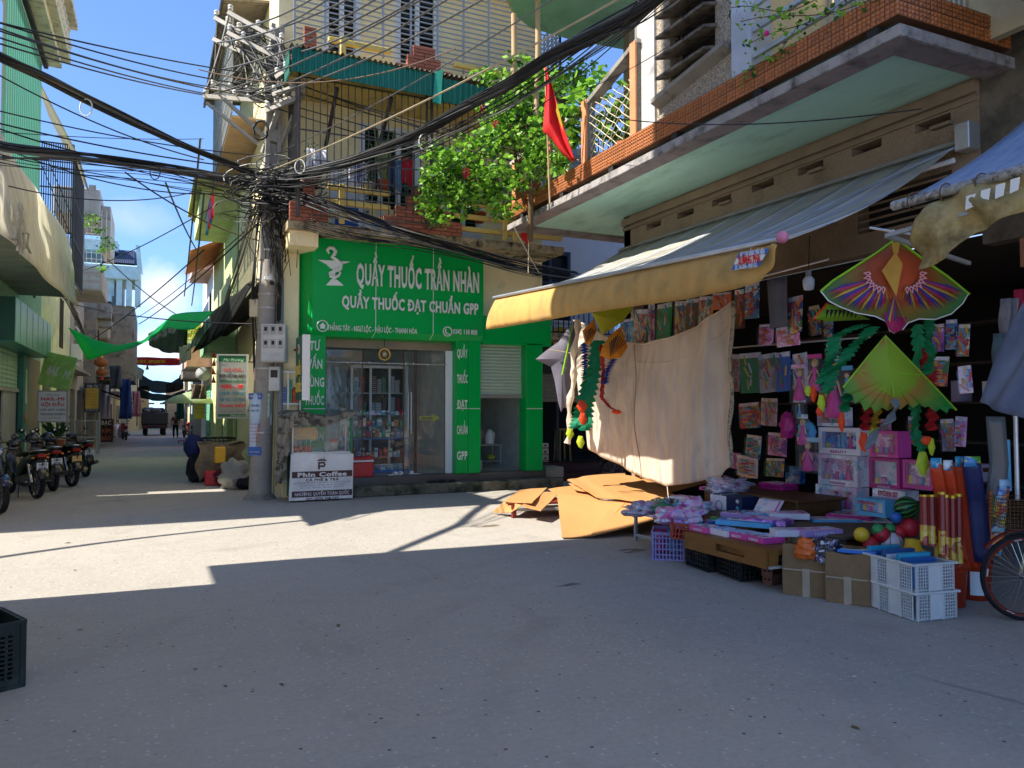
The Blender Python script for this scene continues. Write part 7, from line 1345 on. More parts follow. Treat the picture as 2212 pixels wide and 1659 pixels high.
SOL={k:mat('toy_'+k,c,rough=.4,bump=0)for k,c in(('pink','#d8489c'),('magenta','#b8287c'),('lilac','#b898d0'),('white','#e4e0e6'),('blue','#2a6cc0'),('navy','#16284c'),('green','#2f9a58'),('yellow','#e8c030'),('orange','#e87028'),('red','#c82838'),('sky','#5ab0dc'),('skin','#e0b898'),('hair','#d8b060'))}
CUR=mat('old_cream_curtain','#efe0ce',rough=.9,transl=.4,bump=.25,bscale=40,stretch=(1,1,.4),stain=('#a08c7c',.55,.82,1.4));FLO=mat('flowered_cream_cloth','#f0e2d0',rough=.9,transl=.4,bump=.2,bscale=40,stain=('#c07a70',.66,.74,7))
ct_=[at(x,y,X=6.3)for x,y in((1240,690),(1290,715),(1340,737),(1390,742),(1450,728),(1510,700),(1550,672),(1577,650))];cb_=[at(x,y,X=6.3)for x,y in((1268,965),(1290,985),(1345,1014),(1395,1036),(1440,1050),(1500,1044),(1552,1030),(1580,1008))]
def ipv(P_,u):q=u*(len(P_)-1);i=min(len(P_)-2,int(q));return P_[i].lerp(P_[i+1],q-i)
def curf(u,v):
    p=ipv(ct_,u).lerp(ipv(cb_,u),v);f=.035*sin(u*21+v*3)*(1-v*.3)+.06*sin(u*6.5)*v+.02*sin(u*47+v*9)*(1 if u<.4 else .25)+.05*math.exp(-((u-.86)/.05)**2);p.x+=f-.12*sin(pi*v)*(1-u)*.6;return p
cu_=thing('curtain','large cream cloth curtain hung below the awning at the front of the toy stall','curtain',(6.3,9,.6));part('plain_cloth',MB().grid(lambda u,v:curf(.36+.64*u,v),70,40,CUR),cu_,solid=.006);part('flowered_cloth',MB().grid(lambda u,v:curf(.36*u,v),40,40,FLO),cu_,solid=.006)
part('top_hem',MB().tube([curf(u/30,.008)+Vector((-.012,0,0))for u in range(31)],.014,6,CUR).tube([curf(.37+u/50,.14+.03*sin(u/9))+Vector((-.01,0,0))for u in range(30)],.006,5,CUR),cu_);part('seam',MB().tube([curf(.37+.03*v/20,v/20)+Vector((-.012,0,0))for v in range(21)],.006,5,mat('seam_brown','#a8947c',rough=.9)),cu_)
part('frayed_edge',MB().grid(lambda u,v:curf(1,v)+Vector((-.02+.02*sin(v*14),-.07*u*(1+.12*sin(v*31)),0)),3,40,mat('soiled_selvage','#a8a08c',rough=.95,stain=('#4c4030',.5,.6,16))),cu_,solid=.004)
part('rope',MB().tube([at(1441,1048,X=6.28),at(1443,1068,X=6.27),at(1445,1078,X=6.2)],.007,5,CUR),cu_)
tw_=MB().tube([at(1247+(-21)*t/16+3*sin(t),690+268*t/16,d=12.0)for t in range(17)],[.045+.02*sin(t*2)for t in range(17)],7,FLO);single('rolled_cloth',tw_,'rolled flowered cloth strip hanging at the left end of the awning','cloth')
wave_bump(CUR,1.6,.05,.6,'Y',7);wave_bump(FLO,2.4,.05,.6,'Y',9)
CBD=mat('cardboard','#c08a52',rough=.85,var=.06,bump=.15,bscale=14,stretch=(1,.2,1),stain=('#a87440',.58,.8,3));wave_bump(CBD,9,.01,.5,'Y',.4);CBE=mat('cardboard_edge','#a8804e',rough=.95)
def sheet(lab,quad,nx=10,ny=8,wav=.006,grp='cardboard sheets over the low benches',k=1):
    q=[at(x,y,Z=z)for x,y,z in quad]
    def fn(u,v):a=q[0].lerp(q[1],u);b=q[3].lerp(q[2],u);p=a.lerp(b,v);p.z+=wav*sin(u*5*k+v*3)+wav*.6*sin(v*9*k);return p
    o=single('cardboard_sheet',MB().grid(fn,nx,ny,CBD,False),lab,'cardboard',grp,solid=.009);return o,fn
sheet('front cardboard sheet sloping down to the road',[(1203,1067,.27),(1350,1086,.3),(1285,1158,.03),(1214,1162,.02)])
sheet('cardboard panel right of the front fold, running under the metal table',[(1335,1079,.31),(1440,1086,.33),(1433,1119,.2),(1275,1159,.035)])
sheet('small cardboard flap bent under the fold at the left',[(1178,1063,.27),(1206,1066,.275),(1168,1105,.17),(1127,1092,.22)])
sheet('leftmost cardboard sheet lying flat over the red bench',[(1124,1059,.27),(1182,1053,.3),(1149,1088,.25),(1088,1083,.23)])
sheet('dark flap hanging off the red bench to the road',[(1090,1083,.22),(1128,1090,.22),(1105,1108,.08),(1064,1107,.02)])
sheet('rear cardboard sheet ending at the torn edge under the curtain',[(1261,1029,.44),(1354,1021,.47),(1466,1074,.38),(1377,1086,.34)])
sheet('rear left cardboard sheet with a torn and curled left end',[(1225,1037,.40),(1270,1028,.44),(1385,1083,.35),(1288,1074,.33)],k=2)
sheet('wide middle cardboard sheet joining the front and rear sheets',[(1184,1057,.26),(1245,1048,.3),(1390,1084,.3),(1200,1070,.25)])
sheet('thin cardboard layer under the torn edge of the rear sheets',[(1228,1044,.36),(1300,1062,.34),(1330,1073,.33),(1240,1057,.33)],k=2)
sheet('cardboard sheet in the shade behind the curtain',[(1370,1030,.4),(1540,1010,.45),(1560,1035,.4),(1420,1070,.36)])
bn=thing('bench','low red bench under the cardboard sheets','bench',tuple(at(1125,1112)));RW=mat('red_painted_wood','#7a2418',rough=.6);b0=at(1110,1119);b1=at(1143,1106);b2=b0+Vector((1.6,-.35,0))
part('bench_top',MB().prism([b0+Vector((-.1,-.0,.19)),b2+Vector((-.3,.1,.19)),b2+Vector((-.3,.5,.19)),b1+Vector((.1,.1,.19))],(0,0,.03),RW),bn)
for p in(b0,b1,b2,b2+Vector((.2,1.2,0))):part('leg',MB().beam(p,p+Vector((0,0,.2)),.06,None,RW),bn)
part('rail',MB().beam(b0+Vector((0,0,.12)),b2+Vector((0,0,.12)),.03,.04,CONCL),bn)
def table(lab,x0,x1,y0,y1,z,m,leg=.035,top=.03,name='table'):
    t=thing(name,lab,'table',((x0+x1)/2,(y0+y1)/2,0));part('table_top',MB().cham(x0,x1,y0,y1,z-top,z,.004,m),t)
    for x in(x0+leg,x1-leg):
        for y in(y0+leg,y1-leg):part('leg',MB().beam((x,y,0),(x,y,z-top),leg,None,m),t)
    part('stretcher',MB().box(x0+leg,x1-leg,y0+leg-.01,y0+leg+.01,.06,.09,m).box(x0+leg-.01,x0+leg+.01,y0+leg,y1-leg,.06,.09,m),t);return t
GT_=at(1370,1169);table('grey metal table with plastic wrapped toys beside the cardboard',GT_.x,GT_.x+1.15,GT_.y-.75,GT_.y+.05,.42,GREYST)
pal=thing('pallet','brown wooden pallet carrying the front rows of toy boxes','pallet',(5.5,5.8,.2));PW_=mat('varnished_pallet','#8a5a22',rough=.5,var=.25,scale=3,stretch=(8,1.2,8),bump=.2,stain=('#3a2410',.5,.72,3));QX,QY0,QY1=4.96,5.26,6.42
for i in range(7):part('plank',MB().cham(QX+i*.165,QX+.155+i*.165,QY0,QY1,.365,.385,.004,PW_),pal)
part('side_board',MB().box(QX-.022,QX-.002,QY0,QY1,.335,.38,PW_).box(QX-.022,QX-.002,QY0,QY0+.28,.27,.3349,PW_).box(QX-.022,QX-.002,QY0+.68,QY1,.27,.3349,PW_).box(QX-.022,QX-.002,QY0,QY1,.215,.2699,PW_),pal)
part('end_board',MB().box(QX,QX+1.15,QY0-.022,QY0-.002,.335,.38,PW_).box(QX,QX+.1,QY0-.022,QY0-.002,.24,.334,PW_).box(QX,QX+1.15,QY0-.022,QY0-.002,.215,.24,CONCL),pal)
part('bearer',MB().box(QX+.02,QX+.1,QY0+.05,QY1,.27,.36,PW_).box(QX+.9,QX+1.0,QY0+.05,QY1,.27,.36,PW_),pal)
table('long low display table behind the pallet covered with toy boxes',5.7,7.2,5.1,7.6,.47,mat('dull_board','#5e5040',rough=.8),.05)
cbn=thing('wooden_chest','brown panelled wooden chest behind the toy boxes','chest',(6.6,7.7,.3));a,b,z0,z1=rectX(1521,1066,1722,1122,6.25);WDK=mat('old_brown_chest','#5a3c1c',rough=.55,var=.25,stretch=(6,1,1),scale=3)
part('body',MB().cham(6.25,6.9,a,b,.1,z1-.03,.01,WDK),cbn);part('lid',MB().cham(6.2,6.95,a-.04,b+.04,z1-.03,z1,.008,WDK),cbn)
for k in range(3):part('panel',MB().cham(6.235,6.249,a+.06+k*(b-a)/3,a+(k+1)*(b-a)/3-.06,.32,z1-.1,.005,mat('chest_panel','#6a4820',rough=.5)),cbn)
FM={'p':PINKP,'v':PURP,'b':BLUP,'f':FILM,'w':WHP,'m':MIXP}
def flat(lab,x,y,z,wy,dx,h,rz,top,side,film=True,txt=None,tilt=0):
    c=at(x,y,Z=z+h);o=thing('toy_box',lab,'toy box',(c.x,c.y,z),rz,'toy boxes laid flat on the stall',world=False);o.rotation_euler=(0,tilt,rz);m=SOL.get(side)or FM[side]
    part('carton',MB().cham(-dx/2,dx/2,-wy/2,wy/2,0,h,.004,m),o)
    if film:part('film_window',MB().cham(-dx*.42,dx*.42,-wy*.43,wy*.43,h+.001,h+.005,.001,FM[top]),o)
    if txt:q=MB();text(q,txt,(-dx/2-.002,0,h*.5),wy*.5,h*.45,SOL['white'],(0,-1,0),bold=.03);part('lettering',q,o)
    return o
FL=[('blue toy box at the far front corner of the pallet',1517,1124,.386,.3,.22,.05,.2,'b','blue',None,0),('pink edged doll box, first on the front edge of the pallet',1527,1136,.386,.27,.24,.055,.05,'f','pink','FASHION',0),('white edged doll box, second on the front edge of the pallet',1570,1143,.386,.27,.24,.055,0,'f','white',None,0),('pink edged doll box, third on the front edge of the pallet',1612,1150,.386,.25,.24,.055,.04,'f','pink','BEAUTY',0),('pink edged doll box at the near front corner of the pallet',1652,1157,.386,.26,.26,.055,-.05,'f','pink','FASHION',0),
      ('green toy box lying between the blue box and the keyboard',1568,1118,.386,.3,.2,.05,.1,'m','green',None,0),('pale pink box on the right end of the pallet, lower of two',1765,1155,.386,.42,.2,.06,1.35,'w','lilac','FASHION',0),('pale pink box on the right end of the pallet, upper of two',1765,1142,.448,.42,.2,.06,1.4,'p','lilac','FASHION',0),('white and violet toy box in front of the stacked pale pink pair',1715,1143,.44,.4,.2,.06,1.1,'w','white',None,0),('violet toy box behind the toy keyboard',1660,1120,.47,.42,.3,.05,.5,'v','v',None,0),('pink patterned toy box on the display table, left of the violet one',1607,1108,.47,.42,.26,.05,.3,'f','lilac',None,0),
      ('sky blue edged box in the middle of the display table',1646,1106,.47,.4,.26,.06,.9,'f','sky',None,0),('white edged pink box beside the sky blue one',1700,1106,.49,.4,.28,.06,1.0,'p','white',None,0),('large flat pink film box under the doll boxes',1790,1092,.47,.5,.4,.05,.2,'f','magenta',None,0),('flat lilac film box in front of the doll boxes',1735,1098,.47,.5,.35,.05,.1,'f','lilac',None,0),('purple box with dark film near the balls',1840,1110,.47,.45,.35,.05,.5,'f','magenta',None,0),('grey blue film box beside the balls',1870,1122,.44,.45,.3,.04,.9,'w','white',None,0),('pale blue film box at the centre right of the table',1800,1120,.45,.5,.28,.04,1.1,'w','sky',None,0),('magenta toy box on the wooden chest, lowest of three',1680,1056,.62,.34,.3,.035,.1,'p','magenta',None,0),('magenta toy box on the wooden chest, middle of three',1682,1050,.66,.34,.3,.035,.15,'p','magenta',None,0),('magenta toy box on the wooden chest, top of three',1680,1043,.7,.34,.3,.035,.05,'p','magenta',None,0),('pink toy case lying on the left of the wooden chest',1545,1052,.62,.3,.25,.04,.2,'p','pink',None,0),('white box with pink print behind the metal table',1478,1072,.43,.3,.2,.12,.3,'p','white',None,0)]
for(lab,x,y,z,wy,dx,h,rz,tp_,sd_,tx,tl_)in FL:flat(lab,x,y,z,wy,dx,h,rz,tp_,sd_,True,tx,tl_)
kb=flat('long light blue toy keyboard box slanting across the pallet',1612,1124,.45,.56,.26,.05,.55,'b','sky',False);part('print_panel',MB().box(-.09,.09,-.24,.24,.0505,.0525,SOL['blue']),kb);part('keys',MB().box(-.05,.04,-.19,.19,.053,.056,WHITE),kb)
q=MB().box(-.012,.035,-.006,.006,0,.004,BLACK).mesh('black_key')
for i in range(14):
    if i%7 not in(2,6):part('black_key',q,kb,loc=(0,-.17+i*.026,.056))
def lump(lab,x,y,z,r,m,sx=1.3,sz=.35,name='wrapped_toys',cat='wrapped toys',sd_=1,amp=.35):p=at(x,y,Z=z+r*sz);return sack(lab,(p.x,p.y,z),r,m,sx,sz,cat,name,sd_,amp)
PLW=printm('clear_wrapped_print',['#b0a8b0','#c8a8c0','#8898a8','#d8d0d8','#a87890','#d8b8c8'],18,.12)
for i,(lab,x,y,z,r,m,sx_)in enumerate((('plastic wrapped grey toys on the left end of the metal table',1396,1098,.42,.17,PLW,1.4),('plastic wrapped mixed toys in the middle of the metal table',1440,1092,.42,.2,MIXP,1.2),('plastic wrapped pink toys at the back of the metal table',1492,1092,.42,.2,PINKP,1.3),('bag of pink toys spilling over the red crate',1470,1112,.4,.2,PINKP,1.4),('clear bag with a toy set on the wooden chest',1575,1048,.62,.2,PLW,1.4),('green plastic toy on the metal table',1432,1096,.5,.07,SOL['green'],1.6))):lump(lab,x,y,z,r,m,sx_,.5 if r>.1 else .6,sd_=i+3)
DM=MB().ball((0,0,.26),.033,SOL['skin'],8).ball((.012,0,.27),.038,SOL['hair'],8).lathe((0,0,0),[(.001,.0),(.075,.01),(.05,.1),(.022,.16),(.03,.21),(.012,.235)],10,SOL['pink']).tube([(0,-.03,.2),(-.01,-.07,.12)],.009,5,SOL['skin']).tube([(0,.03,.2),(-.01,.07,.12)],.009,5,SOL['skin']).mesh('doll')
DM2=MB().ball((0,0,.26),.03,SOL['skin'],8).ball((.01,0,.27),.036,mat('doll_brown_hair','#6a4028',rough=.6),8).lathe((0,0,0),[(.001,.0),(.06,.01),(.04,.1),(.02,.16),(.028,.21),(.012,.235)],10,SOL['sky']).mesh('doll')
def upright(lab,x0,y0,x1,y1,X,dp,m,win=None,inner=SOL['lilac'],dolls=1,txt=None,tc=None,name='doll_box',grp='doll boxes stacked in the stall'):
    a,b,z0,z1=rectX(x0,y0,x1,y1,X);w_=b-a;h=z1-z0;t=thing(name,lab,'toy box',(X,(a+b)/2,z0),group=grp);part('carton',MB().cham(X+.06,X+dp,a,b,z0+.001,z1-.001,.004,m),t)
    e=.09*w_;f=MB().box(X,X+.058,a,a+e,z0,z1,m).box(X,X+.058,b-e,b,z0,z1,m).box(X,X+.058,a+e,b-e,z1-e*.9,z1,m).box(X,X+.058,a+e,b-e,z0,z0+e*1.3,m);part('front_frame',f,t)
    if win:part('backing',MB().box(X+.052,X+.057,a+e,b-e,z0+e,z1-e,win),t)
    for i in range(dolls):
        o=part('doll',DM if i%2==0 else DM2,t,loc=(X+.035,a+w_*(.28 if i==0 else .55),z0+e*1.35));k=(h-2.6*e)/.30;o.scale=(k*.5,k,k)
    for i in range(4):y=a+w_*(.45+.12*i);part('accessory',MB().cham(X+.03,X+.05,y-.02,y+.02,z0+e*1.4,z0+e*1.4+rnd.uniform(.03,.09),.004,(SOL['sky'],SOL['pink'],SOL['lilac'],SOL['yellow'])[i]),t)
    part('film',MB().box(X+.003,X+.005,a+e,b-e,z0+e,z1-e,glass('thin_film',.03,'#fafafc',.08)),t)
    if txt:q=MB();text(q,txt,(X-.001,(a+b)/2,z0+e*.6),w_*.4,e*.55,tc or SOL['magenta'],(0,-1,0),bold=.03);part('lettering',q,t)
    return t
upright('white framed doll box, topmost of the tall stack',1768,924,1858,982,7.0,.22,SOL['white'],BLUP,dolls=2,txt='BEAUTY');upright('white doll box in the middle of the tall stack',1767,983,1852,1049,6.98,.2,WHP,FILM,dolls=1,txt='FASHION');upright('pale pink doll box at the bottom of the tall stack',1762,1050,1850,1110,6.96,.2,WHP,PINKP,dolls=2)
upright('brown and white small toy box above the doll box stack',1765,880,1815,921,7.05,.2,WHP,MIXP,dolls=0);upright('pink toy box with a red handbag, upper of the right stack',1878,931,1939,988,6.75,.2,SOL['pink'],PINKP,dolls=1,txt='LOVELY',tc=SOL['white']);upright('pink kitchen toy box, lower of the right stack',1877,990,1943,1056,6.73,.2,SOL['magenta'],WHP,dolls=0,txt='KITCHEN SET',tc=SOL['white']);upright('leaning pink toy box with a doll mirror, right of the stacks',1950,995,2014,1056,6.4,.12,SOL['pink'],FILM,dolls=0)
k1=upright('small white and blue Kitchen toy box beside the balls',1852,1078,1912,1115,6.35,.25,SOL['sky'],SOL['white'],dolls=0);a,b,z0,z1=rectX(1855,1080,1890,1090,6.34);q=MB();text(q,'Kitchen',(6.335,(a+b)/2,(z0+z1)/2),b-a,.035,SOL['red'],(0,-1,0),bold=.03);part('title_lettering',q,k1)
a,b,z0,z1=rectX(1884,1058,1955,1080,6.6);k2=thing('toy_box','long white KITCHEN SET box behind the balls','toy box',(6.6,(a+b)/2,z0));part('carton',MB().cham(6.6,6.8,a,b,z0,z1,.004,WHP),k2);q=MB();text(q,'KITCHEN SET',(6.597,(a+b)/2,(z0+z1)/2+.01),(b-a)*.6,.05,SOL['red'],(0,-1,0),bold=.03);part('lettering',q,k2)
a,b,z0,z1=rectX(1534,1070,1601,1118,5.95);k3=thing('toy_box','navy and white boxed toy bicycle tied with white tape','toy box',(6,(a+b)/2,z0));part('carton',MB().cham(5.95,6.2,a,b,z0,z1,.005,SOL['navy']),k3);m_=(a+b)/2;part('white_panel',MB().box(5.945,5.949,m_-.02,b-.01,z0+.01,z1-.01,SOL['white']),k3);part('wheel_print',MB().tube([(5.942,m_+.1+.055*cos(t),(z0+z1)/2+.055*sin(t))for t in[k*.5 for k in range(14)]],.004,4,BLACK),k3)
for i in range(3):part('round_print',MB().lathe((5.947,a+.06,z0+.05+i*.075),[(0,0),(.028,0),(0,-.002)],12,(SOL['green'],SOL['sky'],SOL['white'])[i],'x'),k3)
part('tape_strap',MB().box(5.94,6.21,m_+.07,m_+.082,z0-.001,z1+.002,WHITE),k3)
a,b,z0,z1=rectX(1622,1083,1668,1116,5.9);k4=thing('toy_box','pink scooter toy box leaning against the wooden chest','toy box',(5.9,(a+b)/2,z0));part('carton',MB().prism([(5.9,a,z0),(5.9,b,z0),(6.05,b+.03,z1),(6.05,a+.03,z1)],(.05,0,.01),WHP),k4);part('border',MB().prism([(5.895,a+.0,z0),(5.895,a+.02,z0),(6.045,a+.05,z1),(6.045,a+.03,z1)],(.003,0,0),SOL['pink']),k4)
def crate_px(lab,x0,x1,yb,w_,d_,h,m,rz,z=0,**k):p=at((x0+x1)/2,yb,Z=z);return crate('crate',lab,'crate',p.x+.12,p.y+.1,z,w_,d_,h,m,rz,**k)
LIL=mat('lilac_plastic','#9d8fc4',rough=.45);RCR=mat('brick_red_plastic','#b0442e',rough=.45);WCR=mat('white_crate_plastic','#d4d4d0',rough=.4,stain=('#8c9098',.6,.8,5))
crate_px('lilac plastic crate on the road below the red one',1393,1482,1208,.44,.34,.3,LIL,.9,nx=12,nz=5);rc=crate_px('brick red crate tilted on top of the lilac crate',1423,1531,1160,.42,.34,.17,RCR,.95,z=.3,nx=12,nz=3);rc.rotation_euler=(.1,-.12,.95)
for i,(x,y,c_)in enumerate(((1420,1170,'pink'),(1450,1172,'sky'))):p=at(x,y,Z=.15);single('toy_packet',MB().cham(p.x+.05,p.x+.2,p.y+.02,p.y+.16,.02,.27,.01,SOL[c_]),('pink packet inside the lilac crate','sky blue packet inside the lilac crate')[i],'toy packet')
crate_px('black crate under the pallet, farther of two',1501,1560,1232,.42,.34,.21,PKM,1.45,nx=9,nz=4);crate_px('black crate under the pallet, nearer of two',1565,1640,1252,.42,.34,.22,PKM,1.4,nx=9,nz=5)
for i,(x,y,z)in enumerate(((1655,1252,0),(1645,1232,.1))):p=at(x,y,Z=z+.04);o=single('clay_brick',MB().cham(-.1,.1,-.05,.05,0,.095,.005,mat('clay_brick','#8f5a48',rough=.9,stain=('#6a4438',.5,.7,9))).lathe((-.101,-.02,.05),[(0,0),(.014,0)],8,BLACK,'x').lathe((-.101,.02,.05),[(0,0),(.014,0)],8,BLACK,'x'),('hollow clay brick on the road propping the pallet, lower','hollow clay brick propping the pallet, upper')[i],'brick',base=Vector());o.location=(p.x+.08,p.y,z);o.rotation_euler=(0,0,.3+i*.4)
CBX=mat('brown_carton','#8a6c48',rough=.8,bump=.2,bscale=10,stain=('#745838',.55,.75,4));TAPE=mat('clear_tape','#b8a488',rough=.15)
def carton(lab,x0,x1,yb,w_,d_,h,rz,flaps=True):
    p=at((x0+x1)/2,yb);t=thing('cardboard_box',lab,'cardboard box',(p.x+.16,p.y+.12,0),rz,'open cardboard boxes in front of the stall',world=False)
    q=MB()
    for(ax,s)in((0,-1),(0,1),(1,-1),(1,1)):
        if ax==0:q.grid(lambda u,v:(s*(w_/2)*(1+.03*sin(v*3+u*4)),(u-.5)*d_,v*h+.01*sin(u*9)),6,6,CBX,False)
        else:q.grid(lambda u,v:((u-.5)*w_,s*(d_/2)*(1+.03*sin(v*3+u*5)),v*h+.01*sin(u*9)),6,6,CBX,False)
    q.box(-w_/2,w_/2,-d_/2,d_/2,.005,.012,CBX);part('body',q,t,solid=.008)
    part('tape',MB().box(-w_/2*1.045,-w_/2*1.035,-.03,.03,.0,h*.55,TAPE).box(-w_/2*1.047,-w_/2*1.037,-d_/2,d_/2,h*.5,h*.53,TAPE),t)
    if flaps:part('flap',MB().grid(lambda u,v:(w_/2+.1*v,(u-.5)*d_,h-.03*v),3,3,CBX,False),t,solid=.006)
    return t
carton('brown cardboard box of bagged toys, left of the two boxes',1691,1797,1288,.44,.38,.44,.62);carton('brown cardboard box with tape, between the other box and the white crates',1798,1877,1306,.42,.34,.42,.55)
p=at(1735,1188,Z=.42);sack('orange toy in a clear bag on top of the left cardboard box',(p.x+.1,p.y+.05,.33),.09,SOL['orange'],1.1,1,'bagged toy','bagged_toy',3,.3);sack('dark and white bagged toys beside the orange one',(p.x+.22,p.y-.06,.3),.11,printm('bagged_mix',['#3a3c44','#c8ccd4','#6a4a90','#e8e8ec','#24283a'],22),1.2,1,'bagged toy','bagged_toy',7,.3)
flat('blue and orange flat box sticking out of the right cardboard box',1853,1190,.4,.3,.22,.03,.6,'b','blue',True,None,.2)
for i in range(2):
    p=at(1962,1330);z=.0 if i==0 else .215;t=thing('crate',('white slatted crate on the road, lower of two','white slatted crate full of blue boxes, upper of two')[i],'crate',(p.x+.13,p.y+.12+.02*i,z),radians(80)+.03*i,'white crates stacked by the bucket',world=False);W_,D_,h=.62,.4,.225
    part('bottom',MB().box(-W_/2+.02,W_/2-.02,-D_/2+.02,D_/2-.02,0,.012,WCR),t)
    for s in range(4):
        L_=W_ if s%2==0 else D_;dd=D_ if s%2==0 else W_;q=MB();nseg=5 if s%2==0 else 3
        for j in range(nseg):
            x0=-L_/2+.02+(L_-.04)*j/nseg;x1=-L_/2+.02+(L_-.04)*(j+1)/nseg
            if(j%2)==1:q.box(x0,x1,-.006,.006,.01,h-.02,WCR)
            else:
                for k in range(6):q.box(x0+(x1-x0)*k/5-.003,x0+(x1-x0)*k/5+.003,-.004,.004,.01,h-.02,WCR)
                for k in range(8):q.box(x0,x1,-.0035,.0035,.02+(h-.05)*k/7-.003,.02+(h-.05)*k/7+.003,WCR)
            q.box(x0-.006,x0+.006,-.014,-.0061,.005,h-.01,WCR)
        a=s*pi/2;part('side',q,t,rot=(0,0,a),loc=(sin(a)*dd/2 if s%2 else 0,-cos(a)*dd/2 if s%2==0 else 0,0))
    part('rim',MB().cham(-W_/2-.02,W_/2+.02,-D_/2-.02,-D_/2+.008,h-.018,h,.004,WCR).cham(-W_/2-.02,W_/2+.02,D_/2-.008,D_/2+.02,h-.018,h,.004,WCR).cham(-W_/2-.02,-W_/2+.008,-D_/2+.01,D_/2-.01,h-.018,h-.001,.004,WCR).cham(W_/2-.008,W_/2+.02,-D_/2+.01,D_/2-.01,h-.018,h-.001,.004,WCR),t)
wc_=Vector(t.location);SB=['#3a78b0','#2a5c98','#30a0c0','#4a90c8','#c8d4dc','#285a90']
for i in range(9):a=radians(80);u=-.22+.055*i;o=single('toy_box',MB().cham(-.022,.022,-.15,.15,0,.19+.03*(i%3),.004,mat('box_'+SB[i%6][1:],SB[i%6],rough=.35,bump=0)),'%s blue toy box standing in the upper white crate, counted from the left'%(nm[i]),'toy box','blue boxes in the white crate',base=Vector());o.location=(wc_.x+u*cos(a),wc_.y+u*sin(a),.235);o.rotation_euler=(0,0,a)
OB=mat('orange_red_bucket','#c2401c',rough=.4,bump=.05)
for i,(x,y,r,lab)in enumerate(((2056,1315,.145,'orange red bucket holding red and gold paper tubes, front one'),(2110,1299,.15,'orange red bucket with a white label, rear one'))):
    p=at(x,y);t=thing('bucket',lab,'bucket',(p.x+.1,p.y+.1,0),group='orange buckets');c=(p.x+.1,p.y+.1,0);part('tub',MB().lathe(c,[(0,.01),(r*.86,0),(r,.33),(r*1.06,.335),(r*1.06,.35),(r*1.03,.37),(r*.98,.38),(r*.96,.3),(r*.8,.02)],24,OB),t)
    part('ridge',MB().lathe(c,[(r*1.0,.30),(r*1.07,.305),(r*1.0,.31)],24,OB),t)
    if i:part('paper_label',MB().grid(lambda u,v:(c[0]+r*1.0*cos(3.6+u*.7),c[1]+r*1.0*sin(3.6+u*.7),.05+.2*v),6,1,WHITE),t)
    else:q=MB();text(q,'MOTUL',(c[0]-r*.75,c[1]-r*.62,.14),.08,.022,WS,R3,bold=.03);part('lettering',q,t)
    if i==0:bc0=Vector(c)
    else:bc1=Vector(c)
TUB=mat('red_gold_tube','#70100a',col2='#981c12',rough=.35,coat=.1,bump=0);GOLD=mat('gold_foil','#c8a02c',rough=.3,metal=.6,bump=0);GB=printm('gold_blossom',['#a82018','#c89a28','#d8b848','#8a1c14','#c89a28'],16)
for i,(x,y0,y1)in enumerate(((1997,1070,1165),(2013,1070,1168),(2028,1070,1205),(2044,1070,1208),(2058,1072,1210),(2072,1068,1210),(2036,1064,1190))):
    b=at(x,y1+12,d=6.15+.05*(i%3));tp=at(x-2,y0,d=6.2+.05*(i%3));t=thing('party_tube','%s red and gold paper tube from the left in the orange bucket'%nm[i],'paper tube',tuple(b),group='red and gold tubes in the bucket')
    part('tube',MB().cyl(b,tp,.031,n=14,m=TUB),t);part('gold_pattern',MB().cyl(b+Vector((0,0,.02)),b.lerp(tp,.4),.0318,n=14,m=GB),t);part('gold_cap',MB().cyl(b.lerp(tp,.97),b.lerp(tp,1.01),.034,n=14,m=GOLD),t)
def strip(lab,pts,w_,m,name='paper_kite',cat='folded kite',head=None,d_=.0):
    q=MB();P_=[at(x,y,d=d)for x,y,d in pts];n=len(P_)
    q.grid(lambda u,v:ipv(P_,v)+R3*((u-.5)*w_(v)if callable(w_)else(u-.5)*w_)+F3*(.02*cos(u*3.1)),3,12,m);t=thing(name,lab,cat,tuple(P_[-1]));part('fabric',q,t,solid=.012)
    if head:part('header_card',MB().grid(lambda u,v:P_[0]+R3*((u-.5)*(w_(0)if callable(w_)else w_)*1.05)+Vector((0,0,.085*(v-.35)))-F3*.014,2,2,head),t,solid=.004)
    return t
OPK=mat('neon_orange','#f05020',rough=.5,transl=.3);NVY=mat('navy_kite','#1c2458',rough=.5)
for i,(x0,y0,x1,y1)in enumerate(((2020,1003,2062,1230),(2046,1008,2085,1230),(2070,1000,2100,1225))):strip('packed orange kite with a blue header, %s from the left'%nm[i],[(x0,y0,6.5),((x0+x1)/2,(y0+y1)/2,6.55),(x1,y1,6.5)],.085-.01*i,OPK,head=BLUP)
strip('tall packed navy shark kite with a light blue header',[(2098,1000,6.4),(2112,1090,6.45),(2125,1215,6.4)],.13,NVY,head=printm('sun_cloud_header',['#58a8e0','#e8d040','#a8d8f0','#4a90d0','#68b048'],14));strip('packed teal and white kite with a pale header at the right',[(2168,1050,6.3),(2160,1110,6.3),(2150,1190,6.3)],.08,MIXP,head=BLUP)
for i,(x,c_)in enumerate(((2135,'orange'),(2142,'green'),(2150,'yellow'),(2128,'red'),(2160,'sky'))):single('plastic_stick',MB().tube([at(x,1200,d=6.45),at(x+6-i*3,1060+i*12,d=6.5)],.012,6,SOL[c_]),'%s plastic stick standing at the right of the tubes'%['orange','green','yellow','red','sky blue'][i],'stick','plastic sticks in the rear bucket')
